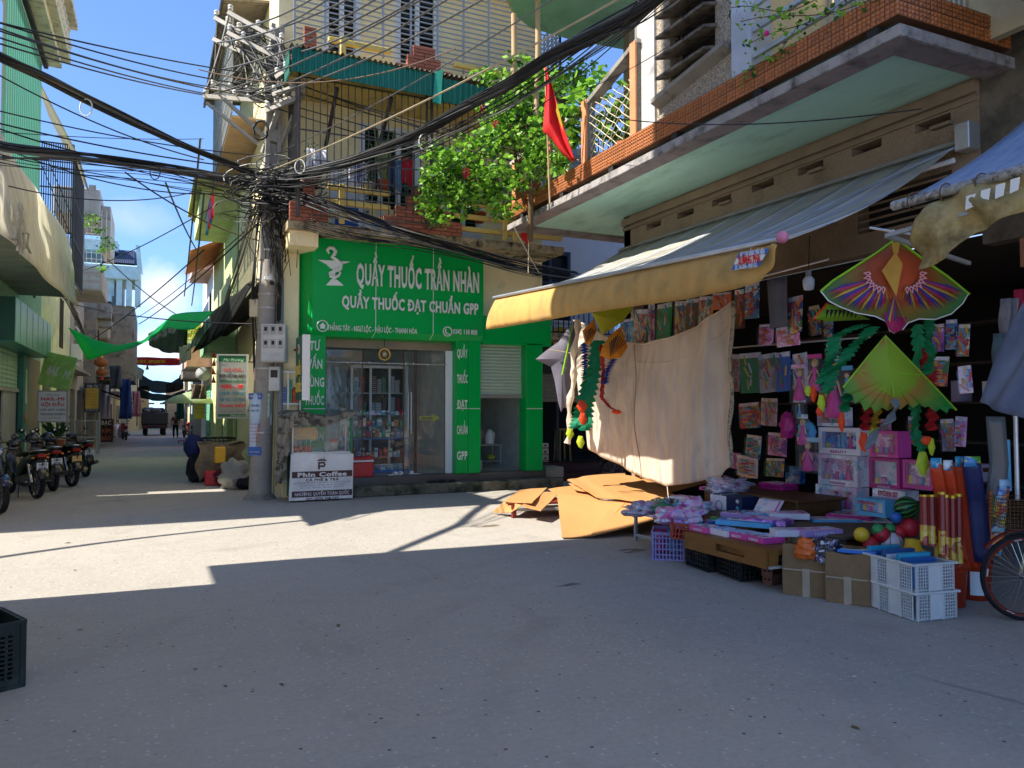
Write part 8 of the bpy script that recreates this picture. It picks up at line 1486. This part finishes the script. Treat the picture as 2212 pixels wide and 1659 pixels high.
BC=[('yellow ball at the left of the heap',1861,1155,16,'yellow'),('green ball behind the yellow one',1897,1144,13,'green'),('red ball in the middle of the heap',1905,1155,18,'red'),('dark red ball under the yellow one',1880,1176,17,'red'),('second green ball at the back of the heap',1923,1142,11,'green'),('red ball right of the middle',1941,1150,15,'red'),('yellow ball at the foot of the heap',1863,1197,9,'yellow'),('small white and blue ball in a net bag',1925,1172,24,'white'),('large red bag shaped ball under the watermelon',1965,1140,21,'red'),('blue ball beside the leaning box',1935,1118,12,'blue')]
for lab,x,y,r,c_ in BC:c=at(x,y,d=6.9);single('toy_ball',MB().ball(c,r*6.9/1660,SOL[c_],16),lab,'ball','toy balls heaped beside the tubes')
for i in range(3):c=at(1925,1172,d=6.85);single('ball_net',MB().tube([c+R3*(.104*cos(t)*cos(i))+F3*(.104*cos(t)*sin(i+.2))+Vector((0,0,.104*sin(t)))for t in[k*.35 for k in range(19)]],.003,4,BLACK),('net cord over the white ball, nearly upright loop','net cord over the white ball, slanting loop','net cord over the white ball, rear loop')[i],'net cord')
MEL=bpy.data.materials.new('watermelon_rind');MEL.use_nodes=True;nt=MEL.node_tree;tc=NN(nt,'ShaderNodeTexCoord');sp=NN(nt,'ShaderNodeSeparateXYZ');at2=NN(nt,'ShaderNodeMath',operation='ARCTAN2');sn=NN(nt,'ShaderNodeMath',operation='MULTIPLY');sn.inputs[1].default_value=13;s2=NN(nt,'ShaderNodeMath',operation='SINE');r_=NN(nt,'ShaderNodeValToRGB');L=nt.links.new
r_.color_ramp.elements[0].color=hx('#0c2c14');r_.color_ramp.elements[1].color=hx('#3f9448');r_.color_ramp.elements[0].position=.35;r_.color_ramp.elements[1].position=.6;nn_=NN(nt,'ShaderNodeTexNoise');nn_.inputs['Scale'].default_value=14;a3=NN(nt,'ShaderNodeMath',operation='MULTIPLY_ADD');a3.inputs[1].default_value=3.0
L(tc.outputs['Object'],sp.inputs[0]);L(sp.outputs[1],at2.inputs[0]);L(sp.outputs[0],at2.inputs[1]);L(at2.outputs[0],sn.inputs[0]);L(tc.outputs['Object'],nn_.inputs[0]);L(nn_.outputs[0],a3.inputs[0]);L(sn.outputs[0],a3.inputs[2]);L(a3.outputs[0],s2.inputs[0]);L(s2.outputs[0],r_.inputs[0]);L(r_.outputs[0],nt.nodes['Principled BSDF'].inputs['Base Color']);nt.nodes['Principled BSDF'].inputs['Roughness'].default_value=.3
c=at(1958,1097,d=6.95);o=single('watermelon_ball',MB().ball((0,0,0),.105,MEL,18),'large ball printed like a striped watermelon','ball',base=Vector());o.location=c;o.rotation_euler=(1.2,.4,.3)
c=at(1972,1178,d=6.7);single('yellow_hat',MB().lathe(c,[(.13,-.05),(.07,-.02),(.06,.05),(0,.06)],12,SOL['yellow']),'yellow plastic hat right of the netted ball','hat');table('low dark table under the heap of balls',5.75,6.5,4.6,5.6,.3,DARK)
def card(lab,x0,y0,x1,y1,X,m,kind='cars',cols=('orange','red','blue','yellow'),tilt=0):
    a,b,z0,z1=rectX(x0,y0,x1,y1,X);t=thing('toy_card',lab,'toy card',(X,(a+b)/2,z1),group='toy cards hanging on the rail');t.rotation_euler=(rnd.uniform(-.09,.09),rnd.uniform(-.05,.12),rnd.uniform(-.25,.25));w_=b-a;h=z1-z0;part('backing_card',MB().cham(X,X+.008,a,b,z0,z1,.003,m),t);part('header',MB().box(X-.003,X-.001,a+.005,b-.005,z1-h*.13,z1-.004,WHP),t);rg=random.Random(int(x0))
    n=10 if kind=='cars' else 7
    for i in range(n):
        y=a+w_*(.22+.55*rg.random());z=z0+h*(.08+.72*i/n);c_=SOL[cols[i%len(cols)]]
        if kind=='cars':part('toy_piece',MB().cham(X-.03,X-.002,y-w_*.16,y+w_*.16,z,z+h*.06,.006,c_),t)
        else:part('toy_piece',MB().tube([(X-.015,y-.02,z),(X-.015,y+rg.uniform(-.05,.08),z+h*.25)],.012,6,c_),t)
    part('film',MB().box(X-.036,X-.034,a+.004,b-.004,z0+.004,z1-h*.13,glass('thin_film')),t);return t
CD=[('orange toy cars on a grey blue card, leftmost on the rail',1571,765,1603,845,PLW,'cars',('orange','orange','orange')),('green toy billiard set on the rail',1602,762,1640,849,SOL['green'],'tools',('yellow','white','green')),('toy set with long orange darts on the rail',1641,764,1675,848,printm('dull_card',['#a89a90','#c8c0b8','#8a7c78'],8),'tools',('orange','yellow','green','red')),('blue card of toy tools on the rail',1677,760,1708,846,SOL['blue'],'tools',('red','green','blue','yellow')),('pale violet card of orange toys on the rail',1708,763,1747,843,WHP,'tools',('orange','red','blue'))]
for lab,x0,y0,x1,y1,m,k,c_ in CD:card(lab,x0,y0,x1,y1,6.9,m,k,c_)
top_=[(1375,668,1398,745),(1400,655,1415,740),(1418,655,1455,735),(1460,650,1482,728),(1484,645,1510,715),(1512,640,1540,700),(1542,632,1578,668),(1330,690,1372,740)]
for i,(x0,y0,x1,y1)in enumerate(top_):card('%s packed toy from the left above the white curtain'%nm[i],x0,y0,x1,y1,7.2,(MIXP,PURP,SOL['green'],MIXP,WOOD,MIXP,SOL['orange'],BLUP)[i],'tools',('red','sky','yellow','white','orange'))
for lab,x0,y0,x1,y1,m,k in(('orange toy in a blue header bag under the awning',1611,608,1640,688,BLUP,'cars'),('brown card hanging left of the orange toy bag',1588,625,1608,710,WOOD,'tools'),('dim card of toys behind the grey cloth',1703,640,1735,720,MIXP,'tools'),('dim pink card behind the rail, left',1640,700,1672,745,PURP,'cars'),('dim pink card behind the rail, middle',1680,705,1722,748,PINKP,'cars')):card(lab,x0,y0,x1,y1,6.7,m,k,('orange','orange','red'))
a,b,z0,z1=rectX(1656,600,1700,708,6.6);single('grey_cloth',MB().grid(lambda u,v:(6.6+.02*sin(u*9),a+(b-a)*u*(1-.15*v),z1-(z1-z0)*v),8,6,mat('grey_vest','#6a6c78',rough=.9)),'plain grey cloth hanging between toy bags under the awning','cloth',solid=.008)
def bagdoll(lab,x0,y0,x1,y1,X,m,d_=0):
    a,b,z0,z1=rectX(x0,y0,x1,y1,X);t=thing('bagged_doll',lab,'bagged doll',(X,(a+b)/2,z0),group='bagged dolls hanging in the stall');part('header',MB().box(X,X+.004,a,b,z1-.05,z1,m),t);o=part('doll',DM if d_==0 else DM2,t,loc=(X,(a+b)/2,z0+.02));k=(z1-z0-.07)/.31;o.scale=(k*.6,min(k,(b-a)/.13),k);part('bag',MB().cham(X-.04,X+.04,a,b,z0,z1-.045,.01,glass('thin_film')),t)
for lab,x0,y0,x1,y1,m,d_ in(('bagged doll in a pale dress with a pink header, left end',1709,787,1745,870,PINKP,0),('bagged doll with a light blue dress under the first one',1714,860,1740,905,WHP,1),('bagged doll with a bright pink card behind the green streamers',1744,765,1775,850,SOL['pink'],0),('tall bagged doll in a long pink dress in the middle',1786,770,1818,908,WHP,0),('bagged doll in blue beside the tall pink one',1818,790,1842,870,SOL['sky'],1),('bagged doll dangling low over the blue school bag',1722,895,1745,965,WHP,0),('basket of a pink doll hanging left of the box stack',1722,945,1768,1022,PINKP,0),('bagged pink dress at the top behind the streamers',1785,742,1815,775,WHP,1)):bagdoll(lab,x0,y0,x1,y1,6.85,m,d_)
a=at(1715,925,X=6.9);sack('magenta bag of toy parts hanging left of the dolls',(a.x,a.y+.1,a.z-.12),.11,SOL['magenta'],.6,1.5,'bag','toy_bag',3);a=at(1742,935,X=6.95);sack('sky blue toy bag hanging under the dolls',(a.x,a.y,a.z-.12),.12,SOL['sky'],.6,1.2,'bag','toy_bag',5)
for x0,y0,x1,y1,X,lab in((1571,752,1880,728,6.95,'metal rail carrying the toy cards'),(1590,612,1790,560,6.4,'bare metal rail under the awning'),(1880,492,2060,520,5.6,'grey bar from which the big kite hangs')):a_=at(x0,y0,X=X);single('metal_rail',MB().tube([a_,at(x1,y1,X=X)],.012,6,ROLL),lab,'rail')
lb=thing('light_bulb','white bulb lamp hanging under the awning','lamp',tuple(at(1747,610,d=7.5)));c=at(1747,628,d=7.6);part('bulb',MB().lathe(c,[(0,0),(.045,.01),(.055,.06),(.055,.11),(.03,.14)],14,mat('bulb_white','#dfe4ea',rough=.3)),lb);part('socket',MB().cyl(c+Vector((0,0,.14)),c+Vector((0,0,.2)),.028,m=mat('socket_grey','#8a8c90')),lb);part('cable',MB().tube([c+Vector((0,0,.2)),c+Vector((.02,0,.55))],.005,5,BLACK),lb)
EX=[((2014,700,2040,760),PURP,'tools'),((2042,690,2070,755),BLUP,'cars'),((2072,700,2096,770),MIXP,'tools'),((2020,770,2050,835),MIXP,'cars'),((2070,790,2096,850),PINKP,'tools'),((1960,900,1985,960),MIXP,'cars'),((2030,905,2060,975),PLW,'tools'),((2064,900,2090,965),PURP,'cars'),((1600,870,1635,925),MIXP,'cars'),((1645,860,1680,920),PLW,'tools'),((1610,940,1650,990),BLUP,'cars'),((1660,935,1700,985),PURP,'tools'),((1900,905,1925,930),PINKP,'cars'),((1745,660,1772,725),MIXP,'tools'),((1776,665,1800,730),BLUP,'cars'),((1590,985,1640,1030),WHP,'cars'),((1650,990,1700,1030),MIXP,'tools')]
for i,(b_,m,k)in enumerate(EX):card('dim toy pack hanging inside the shop at %s, %s of its kind'%('right' if b_[0]>1950 else('centre' if b_[0]>1740 else 'left'),(nm+['tenth','eleventh','twelfth','thirteenth','fourteenth','fifteenth','sixteenth','seventeenth'])[i]),*b_,7.9,m,k,('orange','sky','yellow','pink'))
# =====================================================================  kites, bicycle, right edge
def dist_mat(name,stops,sc_=(1,1,1),transl=.35,stripes=0):
    m=bpy.data.materials.new(name);m.use_nodes=True;nt=m.node_tree;L=nt.links.new;b=nt.nodes['Principled BSDF'];o=nt.nodes['Material Output'];tc=NN(nt,'ShaderNodeTexCoord');mp=NN(nt,'ShaderNodeMapping');mp.inputs[3].default_value=sc_
    ln=NN(nt,'ShaderNodeVectorMath',operation='LENGTH');n=NN(nt,'ShaderNodeTexNoise');n.inputs['Scale'].default_value=7;a=NN(nt,'ShaderNodeMath',operation='MULTIPLY_ADD');a.inputs[1].default_value=.16
    L(tc.outputs['Object'],mp.inputs[0]);L(mp.outputs[0],ln.inputs[0]);L(tc.outputs['Object'],n.inputs[0]);L(n.outputs[0],a.inputs[0]);L(ln.outputs['Value'],a.inputs[2]);r=NN(nt,'ShaderNodeValToRGB');e=r.color_ramp.elements
    e[0].position=stops[0][0];e[0].color=hx(stops[0][1]);e[1].position=stops[-1][0];e[1].color=hx(stops[-1][1])
    for p,c in stops[1:-1]:q=e.new(p);q.color=hx(c)
    L(a.outputs[0],r.inputs[0]);L(r.outputs[0],b.inputs['Base Color']);b.inputs['Roughness'].default_value=.55;t=NN(nt,'ShaderNodeBsdfTranslucent');L(r.outputs[0],t.inputs[0]);ms=NN(nt,'ShaderNodeMixShader');ms.inputs[0].default_value=transl;L(b.outputs[0],ms.inputs[1]);L(t.outputs[0],ms.inputs[2]);L(ms.outputs[0],o.inputs[0]);return m
def fan(pts,c,d,m,bulge=.08,rings=5):
    O=[Vector((x,y))for x,y in pts];cc=Vector(c);q=MB();n=len(O)
    def P_(i,k):v=cc.lerp(O[i%n],k/rings);return at(v.x,v.y,d=d-bulge*(1-(k/rings)**2))
    vs=[P_(i,k)for k in range(1,rings+1)for i in range(n)];vs.append(P_(0,0));F=[(k*n+i,k*n+(i+1)%n,(k+1)*n+(i+1)%n,(k+1)*n+i)for k in range(rings-1)for i in range(n)]+[(len(vs)-1,(i+1)%n,i)for i in range(n)]
    return q.add(vs,F,m,False)
def kpart(name,q,t):return part(name,q,t,solid=.003)
LIME=mat('lime_edge','#a8e030',rough=.5,transl=.4,bump=0);KD=6.5
ko=[(1935,517),(1960,535),(2000,566),(2045,597),(2092,634),(2080,655),(2055,678),(2020,690),(1985,689),(1962,697),(1950,712),(1940,708),(1932,720),(1922,714),(1916,695),(1890,683),(1850,676),(1815,663),(1790,650),(1773,629),(1800,606),(1850,574),(1895,545)]
k1=thing('bird_kite','large kite printed with a phoenix in red, orange and purple, lime edged, under the awning','kite',tuple(at(1934,600,d=KD)))
kpart('sail',fan(ko,(1934,610),KD,dist_mat('phoenix_sail',[(0,'#c83028'),(.2,'#d86030'),(.36,'#a85028'),(.44,'#9a7a30'),(.68,'#3f8a4c')],(1,1,1.25))),k1)
FE=[mat('feather_'+n_,c,rough=.5,bump=0,transl=.25)for n_,c in(('violet','#4a2a88'),('gold','#d0a030'),('magenta','#b82060'),('blue','#2c3c98'),('rust','#8a3c20'))]
for s in(-1,1):
    for i in range(24):
        a=.33+i*.056;L_=138-i*2.3;sx0=1934+s*22;b0_=Vector((sx0+s*26*cos(a),596+26*sin(a)*.8));e_=Vector((sx0+s*L_*cos(a),596+L_*sin(a)*.80));mid=b0_.lerp(e_,.6)+Vector((0,-3));nn=Vector((-(e_-b0_).y,(e_-b0_).x)).normalized()*(3.6 if i%2 else 2.8)
        kpart('feather',MB().poly([at(*b0_,d=KD-.10),at(*(mid+nn),d=KD-.075),at(*e_,d=KD-.03),at(*(mid-nn),d=KD-.075)],FE[(i*2)%5]),k1)
    for i in range(7):
        a=-.1+i*.28;c=Vector((1934+s*(26+32*cos(a)),594+30*sin(a)));dr=Vector((s*cos(a),sin(a)));nn=Vector((-dr.y,dr.x));kpart('eye_feather',MB().poly([at(*(c+dr*12),d=KD-.115),at(*(c+nn*5),d=KD-.115),at(*(c-dr*6),d=KD-.115),at(*(c-nn*5),d=KD-.115)],mat('eye_pink','#e0a8a8',rough=.5)).poly([at(*(c+dr*7),d=KD-.12),at(*(c+nn*2.6),d=KD-.12),at(*(c-dr*2),d=KD-.12),at(*(c-nn*2.6),d=KD-.12)],FE[2]),k1)
kpart('breast',MB().poly([at(1934,545,d=KD-.13),at(1950,570,d=KD-.13),at(1936,640,d=KD-.13),at(1905,585,d=KD-.13)],mat('kite_gold','#d8a840',rough=.5,transl=.3)),k1)
kpart('head',MB().poly([at(1926,524,d=KD-.12),at(1944,524,d=KD-.12),at(1940,548,d=KD-.12),at(1930,548,d=KD-.12)],FE[1]),k1)
for i in range(7):kpart('tail_feather',MB().poly([at(1932,640,d=KD-.1),at(1912+i*7,690,d=KD-.06),at(1916+i*7,697,d=KD-.06)],FE[i%5]),k1)
kpart('tail_panel',fan([(1905,668),(1960,668),(1958,695),(1948,712),(1932,720),(1922,714),(1912,694)],(1932,692),KD-.02,mat('kite_magenta','#c02068',rough=.5,transl=.3),.02),k1)
part('edge_rod',MB().tube([at(x,y,d=KD-.01)for x,y in((1773,629),(1800,606),(1850,574),(1895,545),(1935,516),(1960,534),(2000,565),(2045,596),(2094,636))],.011,6,LIME),k1);part('white_piping',MB().tube([at(x,y,d=KD-.01)for x,y in ko[4:20]],.006,5,WHITE),k1);part('hanging_loop',MB().tube([at(1935,516,d=KD),at(1931,495,d=6.3)],.004,4,WHITE),k1)
D2=6.35;fr_=[(1912,726),(1950,762),(1990,806),(2030,848),(2064,884),(2050,882),(2046,893),(2034,880),(2022,890),(2010,876),(1998,880),(1985,872),(1972,882),(1960,872),(1945,885),(1932,878),(1918,888),(1905,880),(1890,892),(1882,878),(1868,888),(1858,868),(1846,872),(1842,852),(1828,850),(1822,836),(1850,802),(1880,764)]
k2=thing('delta_kite','lime green delta kite with a fringed lower edge hanging below the phoenix kite','kite',tuple(at(1925,800,d=D2)))
kpart('sail',fan(fr_,(1926,815),D2,dist_mat('lime_sail',[(.05,'#b8d838'),(.26,'#a8c83c'),(.34,'#c89a48'),(.44,'#8cb848'),(.6,'#2fa850')],(1,1,1),.5),.06,6),k2)
for a,b in(((1912,726),(1931,856)),((1850,802),(1930,856)),((1992,806),(1932,856)),((1858,800),(1990,810))):part('spar',MB().tube([at(*a,d=D2-.02),at(*b,d=D2-.07)],.004,4,LIME),k2)
part('edge_rod',MB().tube([at(x,y,d=D2)for x,y in((1821,837),(1880,764),(1912,725),(1990,805),(2066,886))],.008,5,LIME),k2)
def streamer(lab,pts,w_,m,d,tips=(),par=None,grp='kite streamers',frill=.5):
    P_=[at(x,y,d=d)for x,y in pts];n=72
    def fn(u,v):p=ipv(P_,v);k=1+frill*(1.5*((v*n/4.5+(.5 if u>.5 else 0))%1)-.75);return p+R3*((u-.5)*w_*.8*k)+F3*(.03*sin(v*17+u*2))
    t=thing('kite_streamer',lab,'streamer',tuple(P_[-1]),group=grp);part('ribbon',MB().grid(fn,2,n,m,False),t,solid=.002)
    for(x,y,rx,ry,mm)in tips:q=[(x-rx*.5,y-ry),(x+rx*.5,y-ry*.9),(x+rx,y+ry*.1),(x+rx*.3,y+ry),(x-rx*.4,y+ry*.8),(x-rx,y)];part('leaf_tip',fan(q,(x,y),d-.02,mm,.02,2),t,solid=.003)
    return t
SG=mat('streamer_green','#128a50',rough=.6,transl=.3,bump=0);NO=mat('neon_orange');NY=mat('neon_yellow','#c8d838',rough=.5,transl=.35,bump=0);SR=mat('streamer_red','#b82424',rough=.6,transl=.3,bump=0);SBL=mat('streamer_blue','#1f3c9c',rough=.6,transl=.2,bump=0)
streamer('dark green frilled streamer falling left from the phoenix kite, upper',[(1870,700),(1835,712),(1805,728),(1795,765),(1790,800),(1770,830)],.13,SG,6.6,[(1757,852,8,18,NO),(1745,845,8,12,NY)]);streamer('dark green frilled streamer crossing over the bagged dolls',[(1890,705),(1862,730),(1830,765),(1800,805),(1782,850)],.13,SG,6.55,[(1774,872,9,20,NY),(1770,890,8,10,NO)])
streamer('green streamer behind the left wing of the lime kite',[(1838,835),(1830,860),(1822,890)],.1,SG,6.5,[(1818,912,8,22,NO)]);streamer('red streamer with an orange tip below the lime kite',[(1875,880),(1870,905),(1868,930)],.09,SR,6.5,[(1866,955,12,22,NO)]);streamer('yellow streamer below the lime kite',[(1895,880),(1890,910),(1885,930)],.08,mat('streamer_gold','#c8a030',rough=.6,transl=.3),6.55,[(1884,935,7,12,NY)])
streamer('long green streamer falling right of the lime kite to the ground goods',[(1985,700),(1980,760),(1975,870),(1978,930),(1990,975)],.11,SG,6.6,[(1993,1002,15,28,NY)]);streamer('red streamer with orange and yellow tips at the right',[(2012,860),(2014,900),(2010,930)],.1,SR,6.5,[(2002,952,14,10,NO),(2012,965,8,20,NY)]);streamer('green streamer on the right under the phoenix kite',[(2010,690),(2004,730),(2012,775),(2000,810)],.1,SG,6.65);streamer('red paper garland behind the lime kite',[(1990,740),(2000,780),(2010,820),(2005,860)],.16,SR,6.8)
streamer('grey plastic tail twisting under the lime kite',[(1931,856),(1935,880),(1925,905),(1895,930),(1870,970)],.07,mat('grey_plastic_tail','#8c9494',rough=.3,transl=.4),6.3,frill=.1)
k3=thing('bird_kite','green yellow kite with black feather print half hidden behind the phoenix kite','kite',tuple(at(1790,680,d=6.8)));kpart('sail',fan([(1756,688),(1785,655),(1840,672),(1880,690),(1830,692),(1790,694)],(1810,680),6.8,mat('lime_black_print','#90c028',rough=.5,transl=.3)),k3)
for i in range(8):kpart('feather',MB().poly([at(1785+i*9,668,d=6.72),at(1792+i*9,670,d=6.72),at(1784+i*9,688,d=6.72)],BLACK),k3)
kpart('edge',MB().poly([at(1756,689,d=6.78),at(1785,654,d=6.78),at(1789,656,d=6.78),at(1760,690,d=6.78)],NO),k3)
ka=thing('box_kite','folded lime kite hanging at the top left of the white curtain','kite',tuple(at(1320,690,d=11)));kpart('sail',fan([(1278,676),(1372,658),(1345,695),(1300,724),(1290,700)],(1320,690),11.2,mat('lime_ochre','#d0d43a',rough=.5,transl=.5)),ka)
kb_=thing('bird_kite','small orange and black winged kite hanging before the white curtain','kite',tuple(at(1310,740,d=11)))
for pts,c in(([(1258,715),(1282,690),(1290,712),(1275,745),(1264,742)],(1274,718)),([(1300,752),(1318,725),(1340,705),(1356,750),(1340,772),(1318,776),(1296,768)],(1325,748))):kpart('wing',fan(pts,c,11,mat('amber_wing','#d88a20',col2='#f0b838',rough=.5,transl=.5,scale=8)),kb_)
for i in range(9):kpart('feather',MB().poly([at(1318,772,d=10.88),at(1316+i*4.4,722+abs(i-4)*4,d=10.88),at(1318.5+i*4.4,722+abs(i-4)*4,d=10.88)],BLACK),kb_)
for i in range(6):kpart('feather',MB().poly([at(1268,742,d=10.88),at(1262+i*4.4,708+abs(i-3)*3,d=10.88),at(1265+i*4.4,708+abs(i-3)*3,d=10.88)],BLACK),kb_)
SG2=mat('streamer_teal','#18a070',rough=.6,transl=.5,bump=0)
streamer('teal frilled streamer down the left of the white curtain, longest',[(1290,735),(1280,790),(1262,850),(1250,895),(1240,925)],.2,SG2,11.3,[(1231,937,9,12,NY)],grp='streamers before the curtain');streamer('teal frilled streamer before the curtain with orange panels',[(1292,735),(1285,800),(1270,870),(1264,930)],.22,SG2,11.2,[(1257,878,12,14,NO),(1259,905,9,14,NO),(1254,955,9,14,NY)],grp='streamers before the curtain')
streamer('thin red streamer ending on the flowered cloth',[(1298,745),(1303,800),(1300,860),(1318,880),(1340,892)],.07,SR,11.1,[(1332,890,12,5,NO)],grp='streamers before the curtain');streamer('blue wavy streamer right of the winged kite',[(1326,775),(1312,800),(1306,830)],.1,SBL,11.1,grp='streamers before the curtain',frill=1.2);streamer('blue streamer behind the teal one on the white cloth',[(1262,740),(1264,790),(1262,820)],.1,SBL,11.5,grp='streamers before the curtain',frill=1.2)
kg=thing('delta_kite','grey back of a kite hanging left of the curtain with a green rod','kite',tuple(at(1215,790,d=12.2)));kpart('sail',fan([(1157,776),(1180,757),(1207,738),(1228,708),(1242,700),(1248,760),(1240,815),(1228,850),(1226,882),(1218,880),(1212,890),(1206,870),(1198,822),(1190,792),(1172,784)],(1215,775),12.2,mat('grey_kite_back','#8c8898',rough=.6,transl=.5)),kg);part('rod',MB().tube([at(1237,702,d=12.05),at(1214,810,d=12.05)],.012,5,LIME).tube([at(1186,755,d=12.05),at(1240,764,d=12.05)],.008,5,WC),kg)
p=at(2215,1345,d=5.95);by=thing('bicycle','bicycle with a brown wire basket cut by the right edge','bicycle',(p.x,p.y,0),world=False);by.rotation_euler=(0,0,radians(-28));RM=mat('rim_red_white','#7a2c20',rough=.4);r=.335
w_=part('wheel',MB().lathe((0,0,r),[(r-.03,-.018),(r-.008,-.02),(r,0),(r-.008,.02),(r-.03,.018),(r-.03,-.018)],48,TY,'y'),by);part('rim',MB().lathe((0,0,r),[(r-.03,-.014),(r-.055,-.012),(r-.055,.012),(r-.03,.014)],48,RM,'y'),w_)
q=MB()
for i in range(36):a=2*pi*i/36;a2_=a+(.5 if i%2 else-.5);q.tube([(.02*cos(a2_),.03*(1 if i%4<2 else-1),r+.02*sin(a2_)),((r-.05)*cos(a),0,r+(r-.05)*sin(a))],.0016,3,CHR,False)
part('spokes',q,w_,kind='stuff');part('hub',MB().cyl((0,-.05,r),(0,.05,r),.02,m=CHR),w_)
for i in range(5):a=i*1.26+.4;part('white_reflector',MB().lathe((0,0,r),[(r-.052,-.0145),(r-.03,-.0165)],90,WHITE,'y')if False else MB().beam(((r-.042)*cos(a),-.016,r+(r-.042)*sin(a)),((r-.042)*cos(a+.2),-.016,r+(r-.042)*sin(a+.2)),.004,.022,WHITE,(0,1,0)),w_)
part('fork',MB().tube([(0,-.055,r),(.04,-.055,.5),(.16,-.03,.78),(.2,0,.95)],.013,7,mat('cream_frame','#c8bc88',rough=.4)).tube([(0,.055,r),(.04,.055,.5),(.16,.03,.78)],.013,7,mat('cream_frame')),by);part('frame',MB().tube([(.2,0,.92),(.5,0,.4),(.62,0,.3),(.8,0,.75)],.018,8,mat('cream_frame')),by);part('mudguard',MB().grid(lambda u,v:((r+.03)*cos(.9+u*1.6),.03*(2*v-1),r+(r+.03)*sin(.9+u*1.6)),14,2,RM),by,solid=.003)
bk=MB();BW_=mat('brown_wire','#6a4c30',rough=.5,metal=.4)
for k in range(9):z=.72+k*.028;e_=.13+.004*k;bk.tube([(-.17-.003*k,-e_,z),(.13,-e_,z),(.13,e_,z),(-.17-.003*k,e_,z),(-.17-.003*k,-e_,z)],.0025,4,BW_,False)
for k in range(12):bk.tube([(-.17+.027*k,-.13,.72),(-.19+.029*k,-.165,.95)],.0025,4,BW_,False).tube([(-.17,-.13+.0236*k,.72),(-.195,-.16+.029*k,.95)],.0025,4,BW_,False)
part('basket',bk,by);part('basket_stay',MB().tube([(0,-.06,r),(-.02,-.1,.72)],.006,5,CHR),by)
single('grey_cover',MB().grid(lambda u,v:(lambda p:p+F3*(.06*sin(u*9+v*4)))(at(*(Vector((2240,610)).lerp(Vector((2108,868)),v)*(1-u)+Vector((2300,620)).lerp(Vector((2235,915)),v)*u),d=5.6)),12,12,mat('grey_cover','#62687a',rough=.85,bump=.2)),'large grey sheet hanging at the right edge','cloth',solid=.008)
single('steel_post',MB().tube([at(2198,1080,d=6.2),at(2193,870,d=6.2)],.018,7,ROLL),'steel post beside the grey sheet at the right edge','post')
for i,(x0,y0,x1,y1,c_,lab)in enumerate(((2165,645,2200,735,'#8a8890','pale crumpled clothes hanging at the right edge'),(2196,625,2215,690,'#b02048','crimson cloth hanging at the right edge'),(2150,720,2180,800,'#5a7078','dim teal clear bag hanging behind the pale clothes'))):single('hanging_cloth',MB().grid(lambda u,v:at(x0+(x1-x0)*u,y0+(y1-y0)*v,d=6.4)+F3*(.05*sin(u*14+v*3)),10,8,mat('edge_cloth_%d'%i,c_,rough=.8)),lab,'cloth',solid=.006)
strip('clear plastic bag of long pink and blue sticks near the right edge',[(2150,900,6.6),(2158,1000,6.6),(2150,1080,6.6)],.14,glass('clear_bag',.3,'#a8acb0',.15));single('plastic_stick',MB().tube([at(2160,1040,d=6.65),at(2162,975,d=6.65)],.02,7,SOL['pink']),'pink plastic bottle stick inside the clear bag','stick');single('plastic_stick',MB().tube([at(2180,1060,d=6.65),at(2176,950,d=6.65)],.02,7,SOL['sky']),'sky blue plastic stick right of the clear bag','stick')
sv=thing('shop_shelf','dim shelves of goods deep inside the toy shop','shelf',(10.5,6,0));SHM_=mat('shelf_board','#4a4038',rough=.8)
for z in(.6,1.15,1.7,2.25,2.8):part('shelf_board',MB().box(10.2,10.6,1.0,10.8,z,z+.03,SHM_),sv)
for z in(.63,1.73):
    y=1.1
    while y<10.7:w_=rnd.uniform(.15,.4);o=part('goods',PK[rnd.randrange(12)],sv,loc=(10.4,y+w_/2,z));o.scale=(.25,w_*.6,rnd.uniform(.12,.3));y+=w_+rnd.uniform(.1,.9)
for i in range(9):x,y,z=8.1+.2*(i%3),5.6+.55*i,rnd.uniform(.9,1.3);o=single('toy_packet',MB().cham(x,x+.1,y,y+.3,z-.5,z-.25,.01,(MIXP,PURP,BLUP)[i%3]),'%s dim toy packet stacked inside the doorway behind the curtain'%nm[i],'toy packet','packets inside the doorway')
